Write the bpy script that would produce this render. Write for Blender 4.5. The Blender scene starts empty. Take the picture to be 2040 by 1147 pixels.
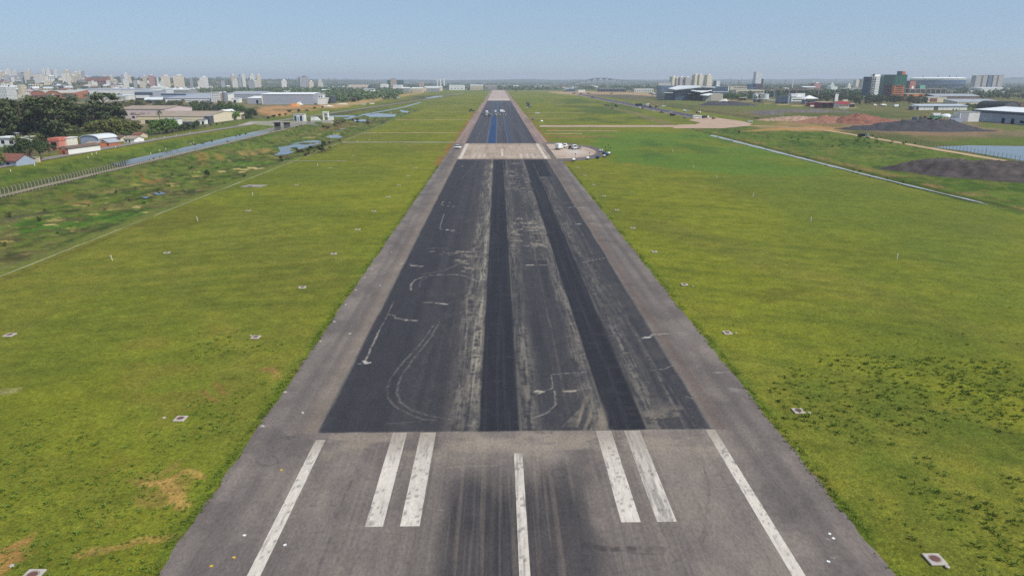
import bpy, math, random
import numpy as np
from mathutils import Vector, Matrix
R = math.radians
random.seed(11)
rng = np.random.default_rng(11)
scene = bpy.context.scene
COL = scene.collection

# ------------------------------------------------------------------ camera
CAM_H, FPX, CX, CY = 39.0, 1360.0, 1020.0, 573.5      # photo pixels (2040 x 1147)
PITCH = math.atan(413.5 / FPX)
YAW = R(1.129)
cam_data = bpy.data.cameras.new("camera")
cam = bpy.data.objects.new("camera", cam_data)
COL.objects.link(cam)
cam_data.sensor_width = 36.0
cam_data.lens = 36.0 * FPX / 2040.0
cam_data.clip_start = 0.5
cam_data.clip_end = 60000.0
cam.location = (0, 0, CAM_H)
cam.rotation_euler = (math.pi / 2 - PITCH, 0, -YAW)
scene.camera = cam

# ------------------------------------------------------------------ sky and sun
SUN_EL, SUN_AZ = R(47), R(-34)                          # azimuth from +X (right of the runway) towards +Y
sdir = Vector((math.cos(SUN_EL) * math.cos(SUN_AZ), math.cos(SUN_EL) * math.sin(SUN_AZ), math.sin(SUN_EL)))
world = bpy.data.worlds.new("World")
scene.world = world
world.use_nodes = True
wn = world.node_tree
wn.nodes.clear()
sky = wn.nodes.new("ShaderNodeTexSky")
sky.sky_type = 'NISHITA'
sky.sun_disc = False
sky.sun_elevation = SUN_EL
sky.sun_rotation = math.atan2(sdir.x, sdir.y)
sky.altitude = 0
sky.air_density = 1.0
sky.dust_density = 0.0
sky.ozone_density = 6.0
bg = wn.nodes.new("ShaderNodeBackground")
bg.inputs[1].default_value = 0.115
wo = wn.nodes.new("ShaderNodeOutputWorld")
veil = wn.nodes.new("ShaderNodeMix"); veil.data_type = 'RGBA'          # thin even haze over the clear sky
veil.inputs[0].default_value = 0.70
tint = wn.nodes.new("ShaderNodeVectorMath"); tint.operation = 'MULTIPLY'; tint.inputs[1].default_value = (.74, .78, .84)
wn.links.new(sky.outputs[0], tint.inputs[0]); wn.links.new(tint.outputs[0], veil.inputs[6])
veil.inputs[7].default_value = (3.0, 4.1, 5.45, 1)
wn.links.new(veil.outputs[2], bg.inputs[0])
wn.links.new(bg.outputs[0], wo.inputs[0])
sun_data = bpy.data.lights.new("sun", 'SUN')
sun_data.energy = 3.7
sun_data.angle = R(0.53)
sun_data.color = (1.0, 0.95, 0.88)
sun = bpy.data.objects.new("sun", sun_data)
COL.objects.link(sun)
sun.rotation_euler = sdir.to_track_quat('Z', 'Y').to_euler()
sun.location = (200, 50, 300)
vs = scene.view_settings
vs.view_transform = 'Standard'
vs.look = 'None'
vs.exposure = 0.12
vs.gamma = 1.0
scene.cycles.max_bounces = 5
scene.cycles.diffuse_bounces = 2
scene.cycles.glossy_bounces = 2
scene.cycles.transparent_max_bounces = 8
scene.cycles.volume_bounces = 0
scene.cycles.use_denoising = False

# ------------------------------------------------------------------ geometry of the photograph
_right = Vector((math.cos(YAW), -math.sin(YAW), 0))
_fh = Vector((math.sin(YAW), math.cos(YAW), 0))
_fwd = _fh * math.cos(PITCH) + Vector((0, 0, -math.sin(PITCH)))
_up = _fh * math.sin(PITCH) + Vector((0, 0, math.cos(PITCH)))

def ray(px, py):
    return _fwd + _right * ((px - CX) / FPX) - _up * ((py - CY) / FPX)

def P(px, py, z=0.0):
    d = ray(px, py)
    t = (z - CAM_H) / d.z
    return Vector((d.x * t, d.y * t, z))

def PD(px, py, D):
    d = ray(px, py)
    t = D / d.y
    return Vector((d.x * t, D, CAM_H + d.z * t))

def mpp(D):                                             # metres per photo pixel at distance D
    return D / 1421.0

# ------------------------------------------------------------------ numpy noise
def _hash(ix, iy, seed):
    h = (ix.astype(np.int64) * 374761393 + iy.astype(np.int64) * 668265263 + seed * 974711) & 0x7fffffff
    h = ((h ^ (h >> 13)) * 1274126177) & 0x7fffffff
    return ((h ^ (h >> 16)) & 0xffff) / 65535.0

def vnoise(x, y, seed=0):
    ix = np.floor(x); iy = np.floor(y)
    fx = x - ix; fy = y - iy
    fx = fx * fx * (3 - 2 * fx); fy = fy * fy * (3 - 2 * fy)
    a = _hash(ix, iy, seed); b = _hash(ix + 1, iy, seed)
    c = _hash(ix, iy + 1, seed); d = _hash(ix + 1, iy + 1, seed)
    return (a * (1 - fx) + b * fx) * (1 - fy) + (c * (1 - fx) + d * fx) * fy

def fbm(x, y, seed=0, octv=4):
    s = np.zeros_like(x, dtype=np.float64); a = 0.5; t = 0
    for k in range(octv):
        s += a * vnoise(x, y, seed + 31 * k); t += a
        x = x * 2.03 + 17.1; y = y * 2.03 + 9.7; a *= 0.5
    return s / t

def sst(a, b, x):
    t = np.clip((x - a) / (b - a), 0, 1)
    return t * t * (3 - 2 * t)

def s2l(c, k=1.0):
    out = []
    for v in c:
        v = v / 255.0
        out.append((v / 12.92 if v <= 0.04045 else ((v + 0.055) / 1.055) ** 2.4) * k)
    return tuple(out)

def zground(x, y):
    """height of the terrain (numpy arrays or scalars)"""
    x = np.asarray(x, dtype=np.float64); y = np.asarray(y, dtype=np.float64)
    prof = np.interp(x, [-330, -244, -238, -216, -214, -200, -197, -181, -178, -173, -163, -148, -114, -105, -104],
                        [0.0, 0.4, 0.9, 0.9, 0.7, -0.9, -1.3, -1.3, -0.9, 1.0, 1.0, -0.7, -0.75, -0.1, 0.0])
    fade = sst(120, 190, y) * (1 - sst(640, 760, y))
    z = prof * fade
    low = np.exp(-((x + 130) / 17) ** 4) * fade
    z = z + low * (fbm(x * 0.11, y * 0.07, 5, 3) - 0.5) * 0.9
    # right ditch
    dt = np.exp(-((x - 159.5) / 3.4) ** 4) * sst(205, 230, y) * (1 - sst(500, 540, y))
    z = z - 0.55 * dt
    # city hill on the left
    hill = sst(2000, 3700, y) * (1 - sst(-2050, -1250, x)) * 1.0
    z = z + hill * (40 + 6 * np.sin(x * 0.0023))
    return z

def zg(x, y):
    return float(zground(np.array([x]), np.array([y]))[0])

# ------------------------------------------------------------------ mesh helpers
class MB:
    def __init__(s):
        s.v = []; s.f = []
    def add(s, vs_, fs):
        n = len(s.v)
        s.v.extend([tuple(q) for q in vs_])
        s.f.extend([tuple(i + n for i in f) for f in fs])
        return s
    def box(s, c, d, rz=0.0, ch=0.0):
        hx, hy, hz = d[0] / 2, d[1] / 2, d[2] / 2
        cr, sr = math.cos(rz), math.sin(rz)
        def T(x, y, z): return (c[0] + x * cr - y * sr, c[1] + x * sr + y * cr, c[2] + z)
        if ch <= 0:
            vv = [T(x, y, z) for z in (-hz, hz) for (x, y) in ((-hx, -hy), (hx, -hy), (hx, hy), (-hx, hy))]
            ff = [(0, 3, 2, 1), (4, 5, 6, 7), (0, 1, 5, 4), (1, 2, 6, 5), (2, 3, 7, 6), (3, 0, 4, 7)]
            return s.add(vv, ff)
        ring = [(-hx + ch, -hy), (hx - ch, -hy), (hx, -hy + ch), (hx, hy - ch), (hx - ch, hy), (-hx + ch, hy), (-hx, hy - ch), (-hx, -hy + ch)]
        def sc(p, k): return (p[0] - math.copysign(min(abs(p[0]), k), p[0]), p[1] - math.copysign(min(abs(p[1]), k), p[1]))
        vv = []
        for z, k in ((-hz, ch), (-hz + ch, 0), (hz - ch, 0), (hz, ch)):
            for p in ring:
                q = sc(p, k); vv.append(T(q[0], q[1], z))
        ff = []
        for L in range(3):
            for i in range(8):
                j = (i + 1) % 8
                ff.append((L * 8 + i, L * 8 + j, L * 8 + 8 + j, L * 8 + 8 + i))
        ff.append(tuple(range(7, -1, -1))); ff.append(tuple(range(24, 32)))
        return s.add(vv, ff)
    def prism(s, prof, y0, y1, inset=0.0):
        """profile [(x,z)] counter-clockwise seen from -y, swept from y0 to y1"""
        n = len(prof)
        vv = [(x, y0, z) for x, z in prof] + [(x, y1, z) for x, z in prof]
        ff = [tuple(range(n)), tuple(range(2 * n - 1, n - 1, -1))]
        for i in range(n):
            j = (i + 1) % n
            ff.append((j, i, n + i, n + j))
        return s.add(vv, ff)
    def poly(s, outline, z0, z1):
        n = len(outline)
        vv = [(x, y, z0) for x, y in outline] + [(x, y, z1) for x, y in outline]
        ff = [tuple(range(n - 1, -1, -1)), tuple(range(n, 2 * n))]
        for i in range(n):
            j = (i + 1) % n
            ff.append((i, j, n + j, n + i))
        return s.add(vv, ff)
    def tube(s, p0, p1, r0, r1=None, n=8):
        r1 = r0 if r1 is None else r1
        p0, p1 = Vector(p0), Vector(p1)
        d = (p1 - p0).normalized()
        a = d.orthogonal().normalized(); b = d.cross(a)
        vv = []
        for p, r in ((p0, r0), (p1, r1)):
            for i in range(n):
                t = 2 * math.pi * i / n
                vv.append(p + (a * math.cos(t) + b * math.sin(t)) * r)
        ff = [(i, (i + 1) % n, n + (i + 1) % n, n + i) for i in range(n)]
        ff += [tuple(range(n - 1, -1, -1)), tuple(range(n, 2 * n))]
        return s.add(vv, ff)
    def lathe(s, prof, c=(0, 0, 0), n=16):
        vv = []; ff = []
        for r, z in prof:
            for i in range(n):
                t = 2 * math.pi * i / n
                vv.append((c[0] + r * math.cos(t), c[1] + r * math.sin(t), c[2] + z))
        for k in range(len(prof) - 1):
            for i in range(n):
                j = (i + 1) % n
                ff.append((k * n + i, k * n + j, k * n + n + j, k * n + n + i))
        ff.append(tuple(range(n - 1, -1, -1)))
        ff.append(tuple(range((len(prof) - 1) * n, len(prof) * n)))
        return s.add(vv, ff)
    def build(s, name, m, parent=None, smooth=False):
        me = bpy.data.meshes.new(name)
        me.from_pydata(s.v, [], s.f)
        if m is not None: me.materials.append(m)
        if smooth:
            me.polygons.foreach_set("use_smooth", [True] * len(me.polygons))
        o = bpy.data.objects.new(name, me)
        COL.objects.link(o)
        if parent is not None: o.parent = parent
        return o

def tag(o, label=None, cat=None, group=None, kind=None):
    if label: o["label"] = label
    if cat: o["category"] = cat
    if group: o["group"] = group
    if kind: o["kind"] = kind
    return o

def thing(name, label, cat, loc=(0, 0, 0), rz=0.0, group=None):
    o = bpy.data.objects.new(name, None)
    o.empty_display_size = 0.5
    COL.objects.link(o)
    o.location = loc; o.rotation_euler = (0, 0, rz)
    return tag(o, label, cat, group)


def dup(o, loc, rz=None, label=None, group=None, scale=None):
    """copy of a thing with copies of its parts and sub-parts (mesh data shared)"""
    r = o.copy(); COL.objects.link(r)
    r.location = loc
    if rz is not None: r.rotation_euler = (0, 0, rz)
    if scale is not None: r.scale = scale
    if label: r["label"] = label
    if group: r["group"] = group
    for ch in o.children:
        c = ch.copy(); COL.objects.link(c); c.parent = r
        for g in ch.children:
            d = g.copy(); COL.objects.link(d); d.parent = c
    return r

def np_mesh(name, verts, quads, m=None, smooth=False, attrs=None):
    me = bpy.data.meshes.new(name)
    nv, nf = len(verts), len(quads)
    k = quads.shape[1]
    me.vertices.add(nv); me.loops.add(nf * k); me.polygons.add(nf)
    me.vertices.foreach_set("co", np.ascontiguousarray(verts, dtype=np.float32).ravel())
    me.loops.foreach_set("vertex_index", np.ascontiguousarray(quads, dtype=np.int32).ravel())
    me.polygons.foreach_set("loop_start", np.arange(0, nf * k, k, dtype=np.int32))
    me.update(calc_edges=True)
    if smooth: me.polygons.foreach_set("use_smooth", np.ones(nf, dtype=bool))
    for an, arr in (attrs or {}).items():
        at = me.attributes.new(an, 'FLOAT_COLOR', 'POINT')
        rgba = np.ones((nv, 4), dtype=np.float32); rgba[:, :3] = arr
        at.data.foreach_set("color", rgba.ravel())
    me.validate()
    if m is not None: me.materials.append(m)
    o = bpy.data.objects.new(name, me)
    COL.objects.link(o)
    return o

# ------------------------------------------------------------------ materials
MATS = {}
def nodes(m):
    m.use_nodes = True
    nt = m.node_tree
    return nt, nt.nodes["Principled BSDF"]

def mat(name, srgb, rough=0.75, var=0.12, scale=0.6, metal=0.0, spec=0.3, k=0.9, bump=0.0):
    """procedural paint / render / metal: base colour broken up by two noises"""
    if name in MATS: return MATS[name]
    m = bpy.data.materials.new(name); MATS[name] = m
    nt, b = nodes(m)
    base = s2l(srgb, k)
    tc = nt.nodes.new("ShaderNodeTexCoord")
    n1 = nt.nodes.new("ShaderNodeTexNoise"); n1.inputs["Scale"].default_value = scale; n1.inputs["Detail"].default_value = 5
    nt.links.new(tc.outputs["Object"], n1.inputs["Vector"])
    mr = nt.nodes.new("ShaderNodeMapRange")
    mr.inputs[1].default_value = 0.25; mr.inputs[2].default_value = 0.75
    mr.inputs[3].default_value = 1 - var; mr.inputs[4].default_value = 1 + var * 0.6
    nt.links.new(n1.outputs[0], mr.inputs[0])
    mx = nt.nodes.new("ShaderNodeVectorMath"); mx.operation = 'SCALE'
    mx.inputs[0].default_value = base
    nt.links.new(mr.outputs[0], mx.inputs["Scale"])
    nt.links.new(mx.outputs[0], b.inputs["Base Color"])
    b.inputs["Roughness"].default_value = rough
    b.inputs["Metallic"].default_value = metal
    b.inputs["Specular IOR Level"].default_value = spec
    if bump:
        bp = nt.nodes.new("ShaderNodeBump"); bp.inputs["Strength"].default_value = bump
        nt.links.new(n1.outputs[0], bp.inputs["Height"]); nt.links.new(bp.outputs[0], b.inputs["Normal"])
    return m

def attr_mat(name, attr="albedo", rough=0.9, scales=((0.5, .35), (3.0, .3), (14.0, .25)), bump=0.3, bscale=4.0, stretch=(1, 1, 1), spec=0.2, bdist=0.08):
    """colour of the surface itself from the mesh, broken up by procedural noise at several sizes"""
    m = bpy.data.materials.new(name); MATS[name] = m
    nt, b = nodes(m)
    at = nt.nodes.new("ShaderNodeAttribute"); at.attribute_name = attr
    tc = nt.nodes.new("ShaderNodeTexCoord")
    mp = nt.nodes.new("ShaderNodeMapping"); mp.inputs["Scale"].default_value = stretch
    nt.links.new(tc.outputs["Object"], mp.inputs["Vector"])
    cur = at.outputs["Color"]
    last = None
    for sc_, am in scales:
        n1 = nt.nodes.new("ShaderNodeTexNoise"); n1.inputs["Scale"].default_value = sc_; n1.inputs["Detail"].default_value = 4
        n1.inputs["Roughness"].default_value = 0.6
        nt.links.new(mp.outputs[0], n1.inputs["Vector"])
        mr = nt.nodes.new("ShaderNodeMapRange")
        mr.inputs[1].default_value = 0.3; mr.inputs[2].default_value = 0.7
        mr.inputs[3].default_value = 1 - am; mr.inputs[4].default_value = 1 + am
        mr.clamp = False
        nt.links.new(n1.outputs[0], mr.inputs[0])
        mx = nt.nodes.new("ShaderNodeVectorMath"); mx.operation = 'SCALE'
        nt.links.new(cur, mx.inputs[0]); nt.links.new(mr.outputs[0], mx.inputs["Scale"])
        cur = mx.outputs[0]; last = n1
    nt.links.new(cur, b.inputs["Base Color"])
    b.inputs["Roughness"].default_value = rough
    b.inputs["Specular IOR Level"].default_value = spec
    if bump:
        nb = nt.nodes.new("ShaderNodeTexNoise"); nb.inputs["Scale"].default_value = bscale; nb.inputs["Detail"].default_value = 6
        nt.links.new(mp.outputs[0], nb.inputs["Vector"])
        bp = nt.nodes.new("ShaderNodeBump"); bp.inputs["Strength"].default_value = bump; bp.inputs["Distance"].default_value = bdist
        nt.links.new(nb.outputs[0], bp.inputs["Height"]); nt.links.new(bp.outputs[0], b.inputs["Normal"])
    return m

def facade(name, wall, glass=(70, 80, 92), fh=3.0, bw=3.2, wu=0.5, wv=0.45, k=1.0):
    """rendered wall with a grid of window openings in its own local metres"""
    if name in MATS: return MATS[name]
    m = bpy.data.materials.new(name); MATS[name] = m
    nt, b = nodes(m)
    N = nt.nodes.new; L = nt.links.new
    tc = N("ShaderNodeTexCoord"); sx = N("ShaderNodeSeparateXYZ"); L(tc.outputs["Object"], sx.inputs[0])
    sn = N("ShaderNodeSeparateXYZ"); L(tc.outputs["Normal"], sn.inputs[0])
    def M(op, a, b_=None, c=None):
        n = N("ShaderNodeMath"); n.operation = op
        for i, q in enumerate((a, b_, c)):
            if q is None: continue
            if isinstance(q, (int, float)): n.inputs[i].default_value = q
            else: L(q, n.inputs[i])
        return n.outputs[0]
    ax = M('GREATER_THAN', M('ABSOLUTE', sn.outputs[0]), 0.5)
    u = M('ADD', M('MULTIPLY', sx.outputs[1], ax), M('MULTIPLY', sx.outputs[0], M('SUBTRACT', 1.0, ax)))
    fu = M('FRACT', M('DIVIDE', M('ADD', u, 500 * bw + bw * 0.5), bw))
    fv = M('FRACT', M('DIVIDE', sx.outputs[2], fh))
    inu = M('LESS_THAN', M('ABSOLUTE', M('SUBTRACT', fu, 0.5)), wu / 2)
    inv = M('LESS_THAN', M('ABSOLUTE', M('SUBTRACT', fv, 0.55)), wv / 2)
    vert = M('LESS_THAN', M('ABSOLUTE', sn.outputs[2]), 0.5)
    msk = M('MULTIPLY', M('MULTIPLY', inu, inv), vert)
    nz = N("ShaderNodeTexNoise"); nz.inputs["Scale"].default_value = 0.25; L(tc.outputs["Object"], nz.inputs["Vector"])
    mr = N("ShaderNodeMapRange"); mr.inputs[1].default_value = .3; mr.inputs[2].default_value = .7; mr.inputs[3].default_value = .86; mr.inputs[4].default_value = 1.06
    L(nz.outputs[0], mr.inputs[0])
    wc = N("ShaderNodeVectorMath"); wc.operation = 'SCALE'; wc.inputs[0].default_value = s2l(wall, k); L(mr.outputs[0], wc.inputs["Scale"])
    mix = N("ShaderNodeMix"); mix.data_type = 'RGBA'
    L(msk, mix.inputs[0]); L(wc.outputs[0], mix.inputs[6]); mix.inputs[7].default_value = (*s2l(glass, .8), 1)
    L(mix.outputs[2], b.inputs["Base Color"])
    rr = M('SUBTRACT', 0.8, M('MULTIPLY', msk, 0.55)); L(rr, b.inputs["Roughness"])
    b.inputs["Specular IOR Level"].default_value = 0.3
    return m
# ------------------------------------------------------------------ surface painting (albedo of the ground, laid out in world metres)
class Paint:
    def __init__(s, x, y, c0):
        s.x, s.y = x, y
        s.c = np.tile(np.array(c0, dtype=np.float64), (len(x), 1))
    def mix(s, c, m, idx=None):
        c = np.array(s2l(c, 0.9))
        if idx is None:
            s.c += (c - s.c) * np.clip(m, 0, 1)[:, None]
        else:
            s.c[idx] += (c - s.c[idx]) * np.clip(m, 0, 1)[:, None]
    def sub(s, pts, mg):
        p = np.array(pts)
        return np.nonzero((s.x > p[:, 0].min() - mg) & (s.x < p[:, 0].max() + mg) & (s.y > p[:, 1].min() - mg * 2) & (s.y < p[:, 1].max() + mg * 2))[0]
    def poly(s, c, pts, soft=1.0, amp=0.0, nsc=0.1, k=1.0, tex=None):
        idx = s.sub(pts, soft + amp + 1)
        if not len(idx): return
        x, y = s.x[idx], s.y[idx]
        if amp:
            dx = (fbm(x * nsc, y * nsc, 3) - .5) * 2 * amp * 2
            dy = (fbm(x * nsc, y * nsc, 7) - .5) * 2 * amp * 2
            xx, yy = x + dx, y + dy
        else: xx, yy = x, y
        ins = np.zeros(len(idx), dtype=bool); dist = np.full(len(idx), 1e9)
        n = len(pts)
        for i in range(n):
            (x0, y0), (x1, y1) = pts[i][:2], pts[(i + 1) % n][:2]
            cond = ((y0 > yy) != (y1 > yy))
            with np.errstate(divide='ignore', invalid='ignore'):
                xi = (x1 - x0) * (yy - y0) / (y1 - y0 + 1e-12) + x0
            ins ^= cond & (xx < xi)
            vx, vy = x1 - x0, y1 - y0
            t = np.clip(((xx - x0) * vx + (yy - y0) * vy) / (vx * vx + vy * vy + 1e-9), 0, 1)
            dist = np.minimum(dist, np.hypot(xx - x0 - t * vx, yy - y0 - t * vy))
        sd = np.where(ins, dist, -dist)
        m = sst(-soft, soft, sd) * k
        if tex is not None: m = m * tex(x, y)
        s.mix(c, m, idx)
    def line(s, c, pts, w, soft=0.2, k=1.0, amp=0.0, tex=None, nsc=0.5):
        idx = s.sub(pts, w + soft + amp)
        if not len(idx): return
        x, y = s.x[idx], s.y[idx]
        if amp:
            xx = x + (fbm(x * nsc, y * nsc, 3) - .5) * 2 * amp; yy = y + (fbm(x * nsc, y * nsc, 7) - .5) * 2 * amp
        else: xx, yy = x, y
        dist = np.full(len(idx), 1e9)
        for (x0, y0), (x1, y1) in zip([q[:2] for q in pts[:-1]], [q[:2] for q in pts[1:]]):
            vx, vy = x1 - x0, y1 - y0
            t = np.clip(((xx - x0) * vx + (yy - y0) * vy) / (vx * vx + vy * vy + 1e-9), 0, 1)
            dist = np.minimum(dist, np.hypot(xx - x0 - t * vx, yy - y0 - t * vy))
        m = (1 - sst(w, w + soft, dist)) * k
        if tex is not None: m = m * tex(x, y)
        s.mix(c, m, idx)

def W(*pp, z=0.0):
    return [tuple(P(a, b, z))[:2] for a, b in pp]

# ------------------------------------------------------------------ ground sheet (to the horizon)
dep = np.concatenate([np.radians(np.arange(44, 1.55, -0.08))])
rad = CAM_H / np.tan(dep)
far = [rad[-1]]
while far[-1] < 14500: far.append(far[-1] * 1.03)
rad = np.concatenate([[2, 8, 16, 26, 34], rad[rad > 39], far[1:]])
ang = np.radians(np.concatenate([np.arange(-180, -48, 6.0), np.arange(-46, 46.01, 0.105), np.arange(48, 180, 6.0)]))
AA, RR = np.meshgrid(ang, rad)
gx = (RR * np.sin(AA)).ravel(); gy = (RR * np.cos(AA)).ravel()
na, nr = len(ang), len(rad)
ii, jj = np.meshgrid(np.arange(nr - 1), np.arange(na), indexing='ij')
j2 = (jj + 1) % na
quads = np.stack([ii * na + jj, ii * na + j2, (ii + 1) * na + j2, (ii + 1) * na + jj], -1).reshape(-1, 4)[:, ::-1]
gz = zground(gx, gy)
near = np.hypot(gx, gy) < 900
gz[near] += (fbm(gx[near] * 0.35, gy[near] * 0.35, 21, 3) - .5) * 0.16 * (np.abs(gx[near] - 2) > 31.0) - 0.02
# keep the field under the pavement sheets
pave = (np.abs(gx - 2) < 33) & (gy < 2950)
gz[pave] = np.minimum(gz[pave], -0.06)
G = Paint(gx, gy, s2l((116, 126, 48), .9))
n_big = fbm(gx * 0.006, gy * 0.004, 1, 4)
n_mid = fbm(gx * 0.03, gy * 0.02, 2, 4)
n_fin = fbm(gx * 0.22, gy * 0.22, 4, 3)
n_mow = fbm(gx * 0.05 + gy * .02, gy * 0.012, 9, 3)
G.mix((130, 136, 46), sst(.42, .62, n_mid) * .7)
G.mix((98, 116, 48), sst(.50, .68, n_big) * .6)
G.mix((120, 120, 60), sst(.52, .7, n_mow) * .45)
G.mix((142, 144, 56), sst(.56, .75, n_fin) * .3)
G.mix((92, 106, 42), sst(.55, .75, 1 - n_fin) * .35)
n_str = fbm((gx * .45 + gy * .9) * .55, (gx * .9 - gy * .45) * .035, 23, 3)
n_st2 = fbm((gx * -.3 + gy * .95) * .4, (gx * .95 + gy * .3) * .03, 24, 3)
G.mix((84, 98, 42), np.where(gx > 0, sst(.52, .7, n_str), sst(.54, .72, n_st2)) * (gy < 420) * .26)
G.mix((140, 138, 64), np.where(gx > 0, sst(.56, .74, 1 - n_str), sst(.56, .74, 1 - n_st2)) * (gy < 420) * .22)
# right field: greener, lush patch near the cross road
lush = lambda x, y: .35 + .65 * sst(.35, .6, fbm(x * .02, y * .02, 12))
G.poly((92, 126, 54), W((1130, 262), (1420, 262), (1560, 300), (1690, 350), (1430, 346), (1230, 322)), 6, 8, .03, .8, lush)
G.poly((78, 108, 50), W((1230, 285), (1420, 268), (1500, 300), (1300, 322)), 10, 12, .03, .7, lambda x, y: sst(.5, .62, fbm(x * .05, y * .03, 13)))
G.poly((100, 120, 54), W((1430, 345), (1690, 350), (1900, 400), (2080, 420), (2080, 560), (1640, 450)), 14, 10, .03, .55)
G.poly((96, 116, 48), W((1690, 640), (2080, 560), (2080, 760), (1750, 720)), 8, 8, .05, .35)
G.poly((84, 106, 40), W((1600, 760), (2080, 760), (2080, 1180), (1850, 1100)), 3, 6, .1, .5, lambda x, y: sst(.45, .65, fbm(x * .15, y * .12, 14)))
G.poly((96, 98, 44), W((1490, 580), (1600, 575), (1610, 600), (1500, 605)), 2.5, 3, .2, .6)
# near left: dry and bare patches
G.poly((150, 132, 78), W((280, 950), (400, 925), (500, 850), (520, 880), (420, 1000), (350, 1000)), 1.2, 4, .12, .7, lambda x, y: sst(.42, .62, fbm(x * .3, y * .3, 15)))
G.line((186, 150, 100), W((290, 962), (330, 960), (352, 985), (360, 1010)), .35, .5, .7, .6)
G.line((186, 150, 100), W((330, 958), (370, 940), (400, 950)), .35, .5, .6, .6)
G.line((176, 142, 96), W((165, 1105), (290, 1075), (380, 1060)), .3, .5, .55, .6)
G.poly((176, 136, 92), W((-20, 1120), (20, 1080), (60, 1060), (50, 1090), (10, 1147), (-30, 1147)), .5, 1, .3, .8)
G.line((138, 106, 70), W((428, 764), (440, 778), (450, 784)), .16, .4, .6, .3)
G.line((138, 106, 70), W((402, 778), (415, 792), (432, 797)), .16, .4, .6, .3)
G.poly((152, 124, 84), W((520, 735), (560, 730), (555, 755), (530, 752)), .5, 1.2, .4, .8, lambda x, y: sst(.4, .55, fbm(x * .6, y * .6, 16)))
G.poly((150, 146, 110), W((-5, 775), (40, 770), (30, 782), (-5, 786)), .4, .4, .5, .8)
G.poly((132, 118, 62), W((300, 640), (600, 640), (560, 780), (300, 900), (100, 1147), (300, 1147)), 6, 8, .08, .35, lambda x, y: sst(.45, .65, fbm(x * .2, y * .2, 17)))
G.poly((134, 122, 60), W((1420, 720), (1480, 780), (1570, 880), (1700, 1040), (1840, 1147), (1750, 1147), (1600, 990)), 2, 5, .1, .4, lambda x, y: sst(.45, .6, fbm(x * .25, y * .25, 18)))
# verge beside the pavement edge
for xe, sgn in ((-28.4, -1), (32.4, 1)):
    d = (gx - xe) * sgn
    m = np.exp(-((d - .3) / 1.2) ** 2) * (gy < 460) * sst(.35, .6, fbm(gx * .5, gy * .25, 19))
    G.mix((88, 112, 40), m * .7)
    far_m = np.exp(-((d - 1.2) / 2.2) ** 2) * (gy > 330) * (gy < 900) * sst(.3, .5, fbm(gx * .3, gy * .06, 20))
    G.mix((146, 108, 72), far_m * (.85 if sgn < 0 else .5))
# left strip beyond X=-104: low wet ground, banks
sL = (gx < -104) & (gx > -240) & (gy > 100)
idx = np.nonzero(sL & (gy < 1100))[0]
X, Y = gx[idx], gy[idx]
fd = (1 - sst(900, 1100, Y))
wl = sst(-175, -168, X) * (1 - sst(-110, -104, X)) * fd
a1 = fbm(X * .05, Y * .03, 30); a2 = fbm(X * .14, Y * .09, 31); a3 = fbm(X * .08, Y * .16, 32)
G.mix((98, 116, 50), wl * .9, idx)
G.mix((80, 116, 42), wl * sst(.44, .58, a1), idx)
G.mix((116, 108, 72), wl * sst(.54, .66, a2) * .75, idx)
G.mix((88, 76, 62), wl * sst(.60, .7, a3) * .7, idx)
G.mix((60, 74, 40), wl * sst(.58, .7, fbm(X * .2, Y * .12, 33)) * .8, idx)
G.mix((190, 172, 118), wl * sst(.66, .74, fbm(X * .16, Y * .3, 34)) * .8 * np.exp(-((X + 130) / 18) ** 2), idx)
lv = np.exp(-((X + 157) / 8) ** 2) * fd
G.mix((92, 116, 46), lv * .7 * sst(.35, .55, a2), idx)
G.mix((132, 124, 76), lv * .6 * sst(.5, .65, a1), idx)
bk = np.exp(-((X + 205) / 9) ** 2) * fd
G.mix((84, 116, 42), bk * .85, idx)
G.mix((104, 122, 50), bk * .6 * sst(.5, .65, a2), idx)
G.mix((60, 82, 36), bk * .6 * sst(.55, .65, a3), idx)
G.mix((76, 84, 50), np.exp(-((X + 188) / 9) ** 2) * fd * .8, idx)
h1 = fbm(X * .45, Y * .22, 36, 4); h2 = fbm(X * .3, Y * .3, 37, 3)
allL = np.maximum(wl, np.maximum(lv, bk)) * fd
G.mix((58, 76, 34), allL * sst(.54, .68, h1) * .65, idx)
G.mix((120, 132, 66), allL * sst(.54, .7, 1 - h1) * .5, idx)
G.mix((124, 114, 80), allL * sst(.6, .72, h2) * .4, idx)
# drain line verge
G.mix((118, 128, 76), np.exp(-((gx + 106.5) / 2.2) ** 2) * (gy > 60) * (gy < 900) * .6)
G.mix((104, 94, 50), np.exp(-((gx + 101.2) / .8) ** 2) * (gy > 60) * (gy < 200) * .6)
G.poly((104, 104, 48), W((300, 430), (400, 400), (470, 420), (330, 470)), 5, 4, .1, .6)
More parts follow.
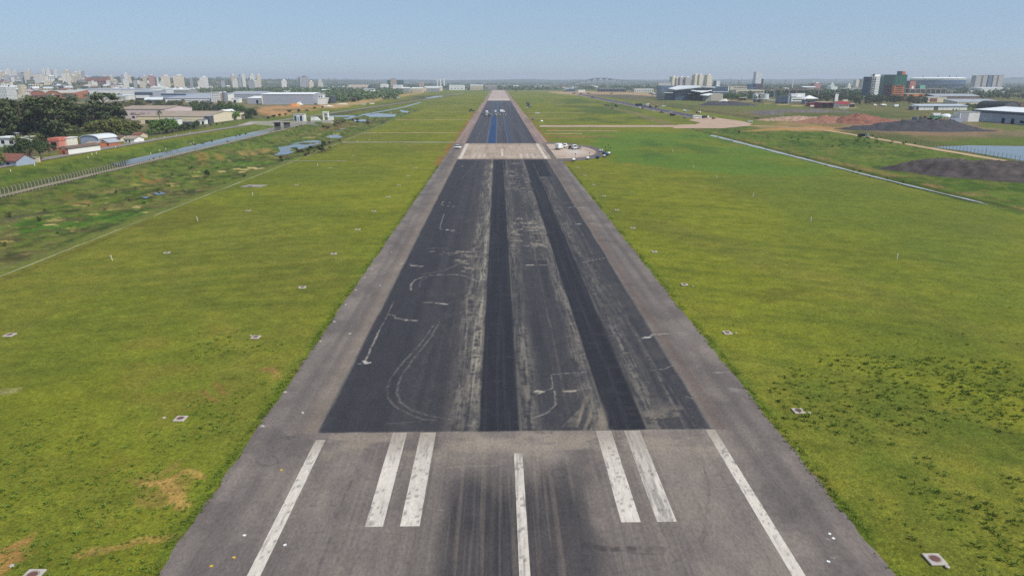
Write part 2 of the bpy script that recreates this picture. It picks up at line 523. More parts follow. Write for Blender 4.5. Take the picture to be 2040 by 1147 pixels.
# exposed soil in the low strip
for c, pts in (((172, 132, 96), ((138, 397), (190, 396), (185, 402), (150, 404))), ((128, 58, 44), ((118, 385), (132, 388), (140, 396), (125, 394))),
               ((184, 122, 84), ((285, 355), (318, 356), (310, 361), (288, 360))), ((132, 64, 48), ((272, 345), (290, 350), (285, 356), (276, 353))),
               ((176, 128, 88), ((395, 300), (410, 310), (405, 330), (392, 318))), ((178, 130, 90), ((420, 302), (450, 312), (440, 318), (424, 308))),
               ((190, 158, 112), ((475, 300), (540, 292), (545, 300), (480, 308))), ((96, 84, 84), ((-10, 425), (70, 412), (80, 420), (20, 440), (-10, 445))),
               ((150, 128, 104), ((200, 372), (235, 366), (228, 376), (205, 380)))):
    G.poly(c, W(*pts), 1.6, 2.2, .3, .62, lambda x, y: .3 + .7 * sst(.35, .6, fbm(x * .35, y * .2, 35)))
for q in ((470, 333), (486, 335), (500, 331), (515, 334), (440, 339), (480, 340), (210, 402), (270, 408), (100, 442), (285, 420)):
    G.poly((214, 196, 150), W((q[0] - 7, q[1] - .8), (q[0] + 8, q[1] - 1.4), (q[0] + 9, q[1] + .8), (q[0] - 6, q[1] + 1.2)), .5, .8, .4, .85)
# left: land beyond the road
urb = (gx < -238) & (gy > 120) & (gx > -3600)
idx = np.nonzero(urb)[0]; X, Y = gx[idx], gy[idx]
u1 = fbm(X * .012, Y * .008, 40); u2 = fbm(X * .05, Y * .03, 41)
lim = np.where(Y < 720, -238, -235 - (Y - 720) * .12)
um = sst(lim - 2, lim - 12, X)
G.mix((112, 106, 88), um * .85, idx)
G.mix((74, 88, 50), um * sst(.45, .58, u2) * .9, idx)
G.mix((150, 136, 112), um * sst(.58, .68, u1) * .6, idx)
G.poly((196, 152, 116), W((508, 214), (560, 212), (700, 206), (760, 198), (690, 212), (600, 222), (560, 230), (520, 232)), 8, 12, .02, .9, lambda x, y: .3 + .7 * sst(.4, .55, fbm(x * .04, y * .02, 42)))
G.poly((104, 118, 58), W((470, 240), (545, 234), (600, 228), (540, 246), (430, 262), (425, 250)), 4, 3, .05, .9)
G.poly((190, 160, 124), W((640, 210), (720, 200), (800, 188), (870, 181), (860, 183), (790, 195), (700, 210), (660, 216)), 6, 4, .03, .8)
# transverse strips left of the runway
G.line((190, 178, 120), W((1000 - 40, 208), (938, 196), (980, 181)), 0, .1, 0)
G.poly((78, 98, 56), W((690, 238), (830, 203), (915, 190), (820, 192), (850, 198), (730, 228)), 10, 10, .02, .8)
G.poly((92, 86, 74), W((640, 236), (700, 226), (820, 203), (905, 189), (850, 190), (760, 208)), 14, 12, .02, .6)
G.poly((86, 74, 60), W((560, 315), (640, 300), (690, 285), (640, 305)), 2, 3, .2, .8)
G.poly((124, 104, 78), W((628, 258), (690, 244), (720, 238), (690, 252), (640, 262)), 3, 4, .1, .7)
# right of the runway
G.poly((68, 92, 52), W((1090, 200), (1180, 196), (1330, 222), (1360, 246), (1160, 246), (1120, 215)), 14, 16, .015, .65, lambda x, y: sst(.42, .6, fbm(x * .02, y * .012, 50)))
G.line((132, 122, 98), W((1215, 215), (1270, 227), (1320, 244), (1335, 250)), 4, 5, .7, 2)
G.line((116, 118, 70), W((1080, 192), (1150, 205), (1220, 214)), 3, 5, .4, 2)
# lush meadow right of the ditch, bare edges
idx = np.nonzero((gx > 158) & (gx < 330) & (gy > 150) & (gy < 640))[0]; X, Y = gx[idx], gy[idx]
m1 = fbm(X * .06, Y * .03, 52); m2 = fbm(X * .15, Y * .1, 53)
G.mix((88, 112, 46), np.full(len(idx), .8), idx)
G.mix((66, 94, 36), sst(.5, .62, m1) * .8, idx)
G.mix((130, 124, 74), sst(.56, .68, m2) * .5, idx)
G.mix((150, 122, 88), np.exp(-((X - 168) / 3.5) ** 2) * sst(.4, .55, m2) * .8, idx)
h1 = fbm(X * .4, Y * .18, 56, 4)
G.mix((64, 86, 36), sst(.54, .68, h1) * .55, idx)
G.mix((112, 130, 58), sst(.54, .7, 1 - h1) * .45, idx)
G.mix((74, 82, 44), np.exp(-((X - 163.6) / 1.6) ** 2) * .8, idx)
G.mix((120, 116, 64), np.exp(-((X - 156) / 1.6) ** 2) * .5, idx)
# works yard on the right
ym = (gx > 262) & (gy > 380) & (gy < 2600)
idx = np.nonzero(ym)[0]; X, Y = gx[idx], gy[idx]
r1 = fbm(X * .012, Y * .01, 60); r2 = fbm(X * .05, Y * .03, 61)
G.mix((104, 106, 68), np.full(len(idx), .75), idx)
G.mix((126, 112, 88), sst(.48, .6, r2) * .6, idx)
G.mix((84, 98, 52), sst(.5, .62, r1) * .7, idx)
G.poly((138, 122, 108), W((1640, 246), (1700, 238), (1900, 234), (2060, 250), (2060, 276), (1900, 272), (1760, 264)), 6, 6, .04, .85, lambda x, y: .4 + .6 * sst(.35, .55, fbm(x * .08, y * .05, 62)))
G.poly((150, 122, 106), W((1780, 262), (1980, 258), (2010, 268), (1820, 272)), 3, 4, .1, .7, lambda x, y: sst(.4, .55, fbm(x * .2, y * .1, 63)))
G.poly((104, 118, 56), W((1945, 244), (2060, 252), (2060, 262), (1960, 254)), 3, 2, .1, .85)
G.poly((96, 118, 48), W((1840, 284), (2060, 272), (2080, 290), (1900, 288)), 3, 3, .1, .8)
G.poly((164, 138, 110), W((1500, 245), (1620, 232), (1700, 240), (1780, 246), (1700, 256), (1600, 262), (1520, 258)), 8, 8, .03, .8, lambda x, y: .4 + .6 * sst(.35, .55, fbm(x * .06, y * .03, 64)))
G.poly((196, 152, 112), W((1470, 262), (1560, 254), (1640, 252), (1700, 262), (1560, 260)), 5, 6, .05, .7)
G.poly((104, 120, 54), W((1440, 240), (1520, 240), (1545, 250), (1480, 250)), 6, 5, .04, .7)
G.poly((110, 122, 62), W((1300, 200), (1400, 212), (1540, 222), (1700, 218), (1800, 226), (1560, 212), (1440, 200)), 10, 10, .02, .7)
G.line((84, 86, 56), W((1240, 203), (1330, 212), (1440, 226), (1540, 240)), 5, 6, .6, 4)
G.line((190, 170, 136), W((1420, 198), (1500, 203), (1600, 212), (1700, 215)), 6, 5, .8, 3)
# apron and far concrete
G.poly((186, 160, 138), W((1085, 183), (1170, 182), (1300, 185), (1400, 190), (1420, 195), (1330, 195), (1250, 189), (1140, 190), (1110, 187)), 10, 8, .01, .9)
G.poly((108, 100, 98), W((1170, 187), (1280, 190), (1330, 195), (1260, 197), (1180, 192)), 10, 6, .01, .7)
G.line((192, 182, 156), W((1000, 181.5), (1100, 181.5)), 10, 10, .6)
# far country
fm = sst(2600, 3400, gy)
G.mix((84, 96, 72), fm * .85)
G.mix((62, 76, 62), fm * sst(.45, .6, fbm(gx * .003, gy * .0015, 70)) * .8)
G.mix((150, 146, 132), fm * sst(.6, .7, fbm(gx * .006, gy * .002, 71)) * .5)
G.c *= np.array([.92, .855, .62])
M_GROUND = attr_mat("grass_and_soil", rough=.95, scales=((.035, .10), (.35, .18), (1.6, .28), (6.0, .40)), bump=.5, bscale=3.0, spec=.12, bdist=.35)
ground = np_mesh("ground", np.stack([gx, gy, gz], 1), quads, M_GROUND, True, {"albedo": np.clip(G.c, 0.004, 1)})
tag(ground, "green airfield grass, wet ground and bare soil reaching to the horizon", kind="structure")

# ------------------------------------------------------------------ runway sheet
XC = 2.0
def sheet(xs, ys, z):
    XX, YY = np.meshgrid(xs, ys)
    x = XX.ravel(); y = YY.ravel()
    nx, ny = len(xs), len(ys)
    a, b = np.meshgrid(np.arange(ny - 1), np.arange(nx - 1), indexing='ij')
    q = np.stack([a * nx + b, a * nx + b + 1, (a + 1) * nx + b + 1, (a + 1) * nx + b], -1).reshape(-1, 4)
    return x, y, np.full(len(x), z), q

dd = np.radians(np.arange(48, 4.9, -0.055))
ys = CAM_H / np.tan(dd)
ys = ys[ys < 449.0]; ys = np.concatenate([[20, 28], ys, [449.5]])
xs = np.arange(-28.4, 32.41, 0.16)
x, y, z, q = sheet(xs, ys, 0.0)
edge_n = (fbm(y * .35, y * 0 + 3, 80) - .5)
x = x + np.where(x < -28.3, edge_n * .7, 0) + np.where(x > 32.2, edge_n * .7, 0)
Rw = Paint(x, y, s2l((122, 113, 108), .9))
st1 = fbm(x * 3.2, y * .035, 81, 3)          # streaks along the runway
st2 = fbm(x * 1.1, y * .02, 82, 3)
blot = fbm(x * .22, y * .16, 83, 4)
grit = fbm(x * 1.6, y * 1.1, 84, 3)
Rw.mix((98, 90, 88), sst(.5, .68, blot) * .55)
Rw.mix((142, 131, 122), sst(.55, .75, 1 - blot) * .5)
Rw.mix((104, 96, 93), sst(.52, .7, st2) * .4)
Rw.mix((136, 126, 118), sst(.6, .8, grit) * .25)
def sh(c, a, m): Rw.mix(c, m * a)
# shoulders: darker wheel paths along their length
for xc_, w_ in ((-25.6, 1.0), (-23.2, .8), (27.4, .9), (29.7, .9)):
    Rw.mix((88, 82, 81), np.exp(-((x - xc_) / w_) ** 2) * .5 * sst(.3, .6, fbm(x * .3, y * .03, 85)))
Rw.mix((136, 122, 108), np.exp(-((x + 22) / 1.4) ** 2) * (y > 71) * .45)
Rw.mix((96, 82, 74), np.exp(-((x - 25.9) / 1.0) ** 2) * (y > 71) * .5)
# old asphalt at the near end with rubber and dark centre band
nearz = (y < 71.3 + 0 * x)
band = sst(-6.2, -4.2, x) * (1 - sst(7.2, 9.4, x)) * (1 - sst(57, 66, y + 5 * (st2 - .5)))
Rw.mix((57, 56, 59), band * (.84 + .16 * sst(.3, .6, st1)) * nearz)
Rw.mix((84, 79, 79), sst(-8, -4, x) * (1 - sst(7, 12, x)) * sst(70, 58, y) * nearz * .55 * sst(.3, .6, blot))
Rw.mix((92, 86, 85), np.exp(-((x - 11.2) / 2.6) ** 2) * nearz * .5 * sst(.4, .6, st1))
Rw.mix((88, 82, 80), np.exp(-((x - 15.0) / 2.0) ** 2) * nearz * .45 * sst(.4, .6, st1))
Rw.mix((88, 82, 80), np.exp(-((x + 7.8) / 2.4) ** 2) * nearz * .4 * sst(.4, .6, st1))
Rw.mix((138, 126, 116), nearz * sst(.55, .75, st1) * .3 * (np.abs(x - 2) < 20))
dusty = np.exp(-((y - 68.5) / 3.2) ** 2) * nearz * sst(.3, .6, fbm(x * .25, y * .5, 86)) * (np.abs(x - 2.5) < 22)
Rw.mix((158, 145, 130), dusty * .6)
# resurfaced length
rs = sst(71.0, 71.35, y + .25 * (fbm(x * .8, y * 0, 87) - .5)) * (y < 356.5)
ins_ = sst(-21.3, -20.9, x + .15 * edge_n) * (1 - sst(24.6, 25.0, x)) * rs
Rw.mix((72, 72, 78), ins_)
Rw.mix((84, 82, 85), ins_ * sst(.5, .72, .5 * st1 + .5 * grit) * .55)
Rw.mix((96, 93, 92), ins_ * sst(.55, .8, fbm(x * 2.5, y * 2.0, 89, 3)) * .35)
Rw.mix((60, 61, 68), ins_ * sst(.5, .7, st2) * .55)
Rw.mix((92, 89, 90), ins_ * sst(.62, .8, blot) * .45)
lane = lambda a, b, s_=.12: sst(a - s_, a + s_, x) * (1 - sst(b - s_, b + s_, x)) * rs
Rw.mix((62, 63, 70), lane(-20.9, -13.2, .5) * .6)
Rw.mix((88, 84, 85), lane(-9.5, -5.2, .8) * .4 * sst(.35, .65, fbm(x * .2, y * .03, 88)))
# milled, dusty seams
def seam(xc_, w_, k_, seed, c=(166, 160, 146), y0=0, y1=999):
    t_ = np.exp(-np.abs((x - xc_ - .5 * (fbm(y * .05, y * 0 + seed, seed) - .5)) / w_) ** 2.4)
    n_ = sst(.36, .66, .6 * fbm(x * 4.2, y * .22, seed + 1, 4) + .4 * fbm(x * 1.6, y * 1.5, seed + 3, 4)) * (.4 + .8 * sst(.32, .65, fbm(x * .3, y * .07, seed + 2)))
    Rw.mix(c, t_ * n_ * k_ * rs * (y > y0) * (y < y1))
seam(-3.5, .95, .85, 90); seam(-3.1, .45, .7, 95, (178, 172, 156)); seam(-5.4, 1.2, .45, 100)
seam(3.5, 1.0, .42, 105); seam(4.6, .6, .18, 110); seam(8.4, .18, .35, 115)
seam(11.4, .8, .36, 120); seam(12.2, .5, .52, 125, (160, 154, 142)); seam(18.7, 1.0, .42, 130); seam(20.2, .8, .26, 135); seam(21.9, .25, .3, 140)
seam(10.6, 3.2, .22, 144, y0=150, y1=250)
# fresh black strips
fresh = (50, 51, 59)
mA = lane(-2.45, 2.35); mA2 = lane(-2.1, 3.4) * sst(280, 345, y)
Rw.mix(fresh, np.maximum(mA, mA2))
mB = lane(12.75, 17.2) * (y < 292) + lane(13.2, 22.6) * (y >= 290)
Rw.mix(fresh, np.clip(mB, 0, 1))
mF = np.clip(mA + mB, 0, 1)
Rw.mix((66, 67, 74), mF * sst(.48, .72, st1) * .6)
Rw.mix((42, 43, 50), mF * sst(.5, .7, st2) * .5)
Rw.mix((74, 74, 79), mF * (np.exp(-((x + .1) / .1) ** 2) + np.exp(-((x - 15.0) / .1) ** 2)) * .5 * sst(.35, .6, fbm(y * .2, y * 0, 158)))
Rw.mix((64, 65, 71), mF * sst(.62, .75, fbm(x * .3, y * 1.2, 159)) * .5)
for e in (-2.5, 2.4, 12.7, 17.3, -21.0, 24.7):
    Rw.mix((150, 146, 136), np.exp(-((x - e) / .14) ** 2) * rs * .35 * sst(.35, .6, fbm(y * .12, y * 0 + e, 150)))
# dusty near end of the new surface
Rw.mix((150, 140, 126), lane(9.2, 12.9, .5) * np.exp(-((y - 71.5) / 8.0) ** 2) * sst(.38, .6, fbm((x - y * .25) * 1.8, y * .12, 151)) * .8)
Rw.mix((150, 142, 130), lane(17.4, 24.4, .5) * np.exp(-((y - 74) / 3.5) ** 2) * sst(.42, .62, fbm(x * .5, y * .6, 152)) * .6)
# crossing slab of pale concrete
slab = sst(355.8, 356.8, y) * sst(-21.6, -21.2, x) * (1 - sst(27, 28, x))
Rw.mix((186, 168, 150), slab)
Rw.mix((158, 142, 126), slab * sst(.5, .7, fbm(x * .3, y * .05, 153)) * .6)
Rw.mix((204, 188, 170), slab * sst(.52, .7, fbm(x * .16, y * .22, 154)) * .6)
Rw.mix((128, 116, 106), slab * sst(.55, .75, fbm(x * 1.5, y * .05, 155)) * .4)
Rw.mix((120, 110, 102), np.exp(-((y - 356.5) / 3.0) ** 2) * (x > -22) * (x < 25) * .6)
Rw.mix((120, 110, 102), slab * np.exp(-((y - 449) / 9.0) ** 2) * .5)
for a_, b_ in ((-14.4, -12.5), (-11.2, -9.4), (-8, -6.8), (14.8, 16.4), (17.6, 19.4), (11.6, 13.2)):
    Rw.mix((222, 214, 204), sst(a_ - .2, a_ + .2, x) * (1 - sst(b_ - .2, b_ + .2, x)) * (y > 360) * (y < 385) * (.1 + .45 * sst(.35, .6, fbm(x, y * .15, 156))))
# tyre arcs, grout and chalk marks
def z3(*p): return W(*[(560 + a * .2791, 560 + b * .2791) for a, b in p])
def z4(*p): return W(*[(1000 + a * .2791, 560 + b * .2791) for a, b in p])
def z1(*p): return W(*[(600 + a * .2615, 300 + b * .2615) for a, b in p])
def z2(*p): return W(*[(1000 + a * .2615, 300 + b * .2615) for a, b in p])
def z5(*p): return W(*[(300 + a * .3025, 800 + b * .3025) for a, b in p])
def z6(*p): return W(*[(800 + a * .3025, 800 + b * .3025) for a, b in p])
WH = (206, 200, 188); GR = (124, 121, 119)
wt = lambda a, b: .25 + .75 * sst(.32, .6, fbm(a * 1.9, b * 1.1, 160))
def L_(c, pts, w, soft=.2, k=1.0, amp=0.0, tex=None):
    Rw.line(c, pts, w * (.62 if w > .2 else .5), max(.09, soft * .45), k * (.85 if w > .2 else .62), amp * .8, tex or wt, 1.1)
L_(WH, z3((803, 140), (765, 232), (700, 350)), .06, .2, .5, .1, wt); L_(WH, z3((700, 350), (640, 480), (602, 570)), .16, .25, .8, .15, wt)
L_((226, 222, 214), z3((590, 570), (606, 583), (630, 580)), .35, .35, .95, .2); L_((226, 222, 214), z3((552, 589), (572, 591)), .18, .2, .9, .1)
L_(WH, z3((765, 235), (812, 245), (815, 262)), .08, .2, .7, .1); L_(WH, z3((815, 264), (900, 275)), .16, .25, .8, .15); L_((222, 216, 206), z3((900, 276), (968, 281)), .3, .3, .9, .2)
L_(WH, z3((940, 148), (1080, 152), (1190, 165)), .1, .25, .6, .15, wt); L_((226, 220, 208), z3((1110, 156), (1185, 164)), .25, .35, .8, .2)
L_(GR, z3((1035, 152), (1065, 195)), .05, .2, .6)
arc1 = z3((1130, 290), (1075, 390), (935, 570), (868, 660), (832, 740), (828, 790), (850, 860), (905, 905), (985, 940), (1100, 968), (1210, 985))
arc2 = z3((1085, 320), (1000, 440), (850, 600), (785, 690), (762, 760), (760, 820), (790, 875), (840, 910), (920, 950), (1010, 985), (1110, 990))
Rw.line((132, 129, 127), arc1, .06, .16, .62, .12, wt, 1.1); Rw.line((132, 129, 127), arc2, .06, .16, .56, .12, wt, 1.1)
L_((52, 50, 54), z3((600, 840), (850, 850), (1040, 800), (1160, 760), (1280, 690)), .1, .25, .5); L_((52, 50, 54), z3((620, 890), (860, 880), (1090, 880), (1200, 790), (1290, 720)), .1, .25, .5)
L_(GR, z3((1120, 275), (1190, 380), (1222, 480)), .06, .2, .5); L_(GR, z3((740, 1015), (840, 1010), (960, 1000)), .1, .3, .6, .1)
L_((30, 30, 34), z3((1245, 500), (1300, 478), (1360, 458)), .15, .3, .7, .2); L_((30, 30, 34), z3((1300, 100), (1340, 85)), .15, .3, .6, .2)
L_(WH, z3((1330, 250), (1318, 400), (1320, 480)), .06, .2, .5); L_(WH, z3((1275, 740), (1275, 980)), .05, .2, .5)
L_(WH, z1((840, 1062), (835, 1020), (870, 982), (950, 955), (1080, 942), (1200, 945), (1260, 958), (1340, 992)), .2, .4, .7, .2, wt)
L_(GR, z1((900, 1040), (905, 1000), (960, 965)), .2, .5, .5); L_(GR, z1((910, 945), (1100, 910), (1180, 870), (1300, 820), (1380, 780)), .3, .6, .5, .3, wt)
dtex = lambda a, b: sst(.48, .70, fbm(a * .35 + b * .12, b * .55, 161, 4)) * sst(.3, .6, fbm(a * 2.2, b * .9, 162, 3))
Rw.poly((166, 158, 144), z1((960, 748), (1390, 745), (1400, 960), (1200, 900), (1180, 800), (1000, 775)), 1.0, 1.0, .4, .75, dtex)
L_(WH, z1((1045, 388), (1132, 396)), .15, .3, .8); L_(WH, z1((1075, 396), (1068, 415), (1188, 430)), .15, .3, .8); L_(WH, z1((1090, 480), (1060, 570), (1058, 598), (1110, 604)), .12, .3, .6); L_((222, 216, 206), z1((1110, 604), (1168, 610)), .35, .3, .9)
L_(WH, z1((715, 858), (835, 866), (842, 876)), .1, .25, .6); L_((222, 216, 206), z1((842, 876), (926, 880)), .28, .3, .8)
L_(WH, z1((1200, 118), (1235, 120)), .3, .4, .6); L_(WH, z1((1165, 153), (1365, 153)), .12, .4, .4); L_(GR, z1((1340, 90), (1215, 220)), .3, .5, .4)
L_((222, 218, 208), z2((512, 433), (550, 430)), .5, .4, .9); L_(WH, z2((550, 432), (640, 434)), .15, .3, .6); L_((222, 218, 208), z2((555, 561), (610, 557)), .35, .3, .9); L_(WH, z2((610, 557), (700, 553)), .12, .3, .6)
L_(WH, z2((620, 850), (700, 832), (790, 815), (900, 816)), .14, .3, .65, .2, wt); L_(GR, z2((620, 850), (700, 815), (760, 800)), .14, .3, .5)
L_((214, 206, 192), z2((185, 873), (235, 872)), .35, .3, .9); L_(WH, z2((235, 868), (400, 874)), .14, .3, .6); L_((206, 200, 186), z2((60, 192), (180, 193)), .8, .8, .55)
Rw.poly((166, 158, 144), z2((60, 520), (140, 500), (310, 560), (330, 740), (200, 730), (70, 680)), 1.0, 1.2, .4, .8, dtex)
Rw.poly((160, 152, 140), z2((50, 90), (160, 90), (230, 330), (120, 320), (40, 300)), 1.0, 1.2, .4, .6, dtex)
L_((214, 206, 192), z4((237, 790), (262, 780), (300, 785), (262, 800)), .22, .3, .8, .2); L_(WH, z4((300, 782), (362, 765), (353, 665), (450, 658), (610, 645)), .07, .2, .65)
L_(WH, z4((375, 780), (383, 880), (320, 940), (210, 980)), .1, .3, .6, .15, wt); L_((200, 192, 176), z4((452, 785), (520, 782)), .3, .35, .85, .2); L_(WH, z4((520, 778), (632, 760)), .1, .3, .5)
for a_ in range(8):
    L_((160, 152, 140), z4((590 - 4 * a_, 880 + a_ * 8), (430 + 16 * a_, 1035)), .08, .25, .5, .1)
L_((232, 230, 222), z4((1000, 404), (1060, 398)), .3, .3, .9, .15); L_((216, 212, 202), z4((1050, 398), (1075, 380), (1205, 372)), .16, .3, .75, .1); L_(WH, z4((1060, 635), (1160, 626), (1222, 598)), .07, .2, .65); L_(WH, z4((1310, 820), (1362, 836)), .08, .2, .7)
L_((128, 126, 128), z4((770, 90), (900, 300), (1040, 520), (1210, 780), (1380, 1040)), .1, .3, .5)
for a_ in range(9):
    s0 = 990 + 22 * a_
    L_((42, 40, 42), z4((s0, 960 + (a_ * 37) % 40), (s0 + 40, 985 - (a_ * 23) % 40), (s0 + 70, 990)), .07, .15, .6, .2)
    s1 = 330 + 18 * a_
    L_((40, 38, 40), z6((s1, 175 + (a_ * 31) % 25), (s1 + 30, 190 - (a_ * 17) % 30), (s1 + 55, 200)), .08, .15, .6, .25)
# marks on the old asphalt
circ = [(770 + 74 * math.cos(t), 385 + 36 * math.sin(t)) for t in np.linspace(0, 6.3, 22)]
L_((66, 61, 60), z5(*circ), .08, .2, .6, .1, wt); L_((66, 61, 60), z5(*[(a * .93 + 54, b * .93 + 28) for a, b in circ]), .05, .15, .5)
L_((58, 54, 54), z5((1322, 520), (1262, 660), (1210, 800), (1175, 910), (1120, 1060), (1090, 1147)), .1, .3, .75, .15, wt)
L_((66, 60, 58), z5((860, 238), (890, 228), (940, 232), (900, 245)), .25, .3, .7, .3); L_((66, 60, 58), z5((1045, 685), (1215, 684)), .04, .1, .8)
for a_ in range(5): L_((76, 70, 68), z5((1060 + a_ * 32, 640), (1064 + a_ * 32, 683)), .03, .1, .6)
L_((72, 67, 66), z5((990, 862), (1150, 858)), .04, .12, .6); L_((78, 72, 70), z5((1340, 400), (1370, 470), (1440, 510), (1560, 520), (1640, 490), (1690, 380)), .1, .25, .5)
L_((78, 72, 70), z5((1700, 880), (1500, 860)), .03, .1, .4); L_((80, 75, 74), z5((1200, 930), (1230, 1040), (1320, 1130)), .15, .3, .4); L_((80, 75, 74), z5((1490, 880), (1380, 1010), (1300, 1130)), .12, .3, .4)
L_((56, 53, 54), z6((1210, 948), (1350, 965), (1520, 965), (1720, 968)), .3, .7, .75, .3, wt); L_((56, 53, 54), z6((1500, 990), (1600, 1000), (1720, 1000)), .15, .4, .6, .2)
L_((60, 56, 56), z6((860, 195), (980, 200)), .5, .4, .6, .3); L_((66, 61, 60), z6(*[(1040 + 52 * math.cos(t), 470 + 32 * math.sin(t)) for t in np.linspace(0, 6.3, 16)]), .2, .4, .5)
L_((160, 150, 134), z6((300, 432), (420, 425), (640, 418)), .12, .3, .5, .2, wt)
for k_, (a_, b_) in enumerate((((1412, 985), (1400, 1080)), ((1330, 1120), (1190, 1147)), ((1395, 900), (1415, 985)))):
    L_((82, 76, 75), W(a_, b_), .1, .25, .5)
L_((82, 76, 75), W((1410, 1000), (1418, 1040), (1400, 1080), (1360, 1110), (1310, 1135)), .08, .2, .6); L_((82, 76, 75), W((1405, 1000), (1411, 1040), (1392, 1078), (1355, 1105)), .06, .2, .5)
L_((182, 178, 172), W((1424, 742), (1452, 741)), .25, .3, .7, .2); L_((170, 166, 160), W((1455, 775), (1490, 782), (1560, 840), (1590, 880)), .5, .9, .35, .5, wt)
for q_ in ((470, 848), (1433, 718), (1590, 850), (1430, 950), (520, 1125), (880, 1015), (1650, 1072), (1660, 1110)):
    L_((176, 170, 160), W((q_[0] - 4, q_[1]), (q_[0] + 5, q_[1] + 1)), .1, .2, .6, .1)
old_ = 1 - np.clip(ins_ + slab, 0, 1)
Rw.c *= 1 + old_[:, None] * np.array([.03, .0, -.05]) + np.clip(ins_, 0, 1)[:, None] * np.array([-.20, -.25, -.30]) + np.clip(slab, 0, 1)[:, None] * np.array([-.12, -.16, -.20])
M_RUN = attr_mat("runway_asphalt", rough=.88, scales=((.6, .10), (4.0, .20), (22.0, .34)), bump=.25, bscale=16, stretch=(1, .45, 1), spec=.25, bdist=.02)
runway = np_mesh("runway", np.stack([x, y, z], 1), q, M_RUN, True, {"albedo": np.clip(Rw.c, .004, 1)})
tag(runway, "runway with two fresh black asphalt strips and a pale concrete crossing", kind="structure")

ys = np.concatenate([np.geomspace(449.5, 1700, 330), np.linspace(1710, 2900, 90)])
xs = np.arange(-28.4, 32.41, 0.4)
x, y, z, q = sheet(xs, ys, 0.0)
Rf = Paint(x, y, s2l((150, 126, 114), .9))
st1 = fbm(x * 2.0, y * .012, 181, 3); st2 = fbm(x * .6, y * .006, 182, 3)
Rf.mix((124, 106, 98), sst(.45, .65, st2) * .7)
Rf.mix((168, 140, 122), sst(.5, .7, fbm(x * .4, y * .02, 183)) * .5)
mid = sst(-21.5, -20.9, x) * (1 - sst(24.5, 25.1, x))
Rf.mix((74, 73, 79), mid * (y < 1440))
Rf.mix((92, 88, 90), mid * sst(.5, .7, st1) * (y < 1440) * .6)
Rf.mix((58, 59, 68), mid * sst(.5, .7, st2) * (y < 1440) * .5)
sA = sst(-7.3, -7.0, x) * (1 - sst(-1.6, -1.3, x)) * (y < 830)
Rf.mix((40, 72, 112), sA * .85); Rf.mix((30, 56, 98), sA * sst(.45, .6, st1) * .6)
Rf.mix((46, 74, 108), np.exp(-((x - 7.4) / .7) ** 2) * (y < 780) * .8); Rf.mix((56, 76, 104), np.exp(-((x + 3) / 5) ** 2) * (y > 830) * (y < 1440) * .4)
for e in (-7.4, -1.2, 6.3): Rf.mix((120, 122, 130), np.exp(-((x - e) / .35) ** 2) * (y < 1400) * .5)
Rf.mix((190, 170, 154), mid * (y >= 1440)); Rf.mix((156, 138, 126), mid * (y >= 1440) * sst(.5, .7, st1) * .7)
Rf.mix((206, 192, 176), mid * np.exp(-((y - 1470) / 60) ** 2) * .7)
run2 = np_mesh("runway", np.stack([x, y, z], 1), q, M_RUN, True, {"albedo": np.clip(Rf.c, .004, 1)})
tag(run2, "far length of the runway in dark asphalt with a blue coated strip", kind="structure")

# apron bulge right of the crossing slab, with its dark rim
def bulge(name, grow, zz, c1, c2, label):
    cx_, cy_ = 30.5, 401.0
    n_ = 48
    vv = []; 
    rings = np.linspace(0, 1, 22)
    for r_ in rings:
        for i in range(n_ + 1):
            t = -math.pi / 2 + math.pi * i / n_
            vv.append((cx_ + r_ * (25.5 + grow) * math.cos(t), cy_ + r_ * (42.5 + grow * 2.2) * math.sin(t), zz))
    vv = np.array(vv)
    qs = []
    for a in range(len(rings) - 1):
        for i in range(n_):
            b = a * (n_ + 1) + i
            qs.append((b, b + n_ + 1, b + n_ + 2, b + 1))
    A = Paint(vv[:, 0], vv[:, 1], s2l(c1, .9))
    A.mix(c2, sst(.48, .62, fbm(vv[:, 0] * .15, vv[:, 1] * .06, 190)) * .7)
    A.mix((206, 200, 190), np.exp(-((vv[:, 0] - 43) / 5) ** 2 - ((vv[:, 1] - 395) / 14) ** 2) * .6 * (grow == 0))
    o = np_mesh(name, vv, np.array(qs), M_RUN, True, {"albedo": A.c})
    tag(o, label, kind="structure")
bulge("apron_edge", 5.5, .012, (104, 95, 92), (120, 108, 102), "dark asphalt rim round the pale turning bulge")
bulge("apron", 0, .024, (190, 168, 148), (172, 150, 132), "pale concrete turning bulge beside the crossing slab")

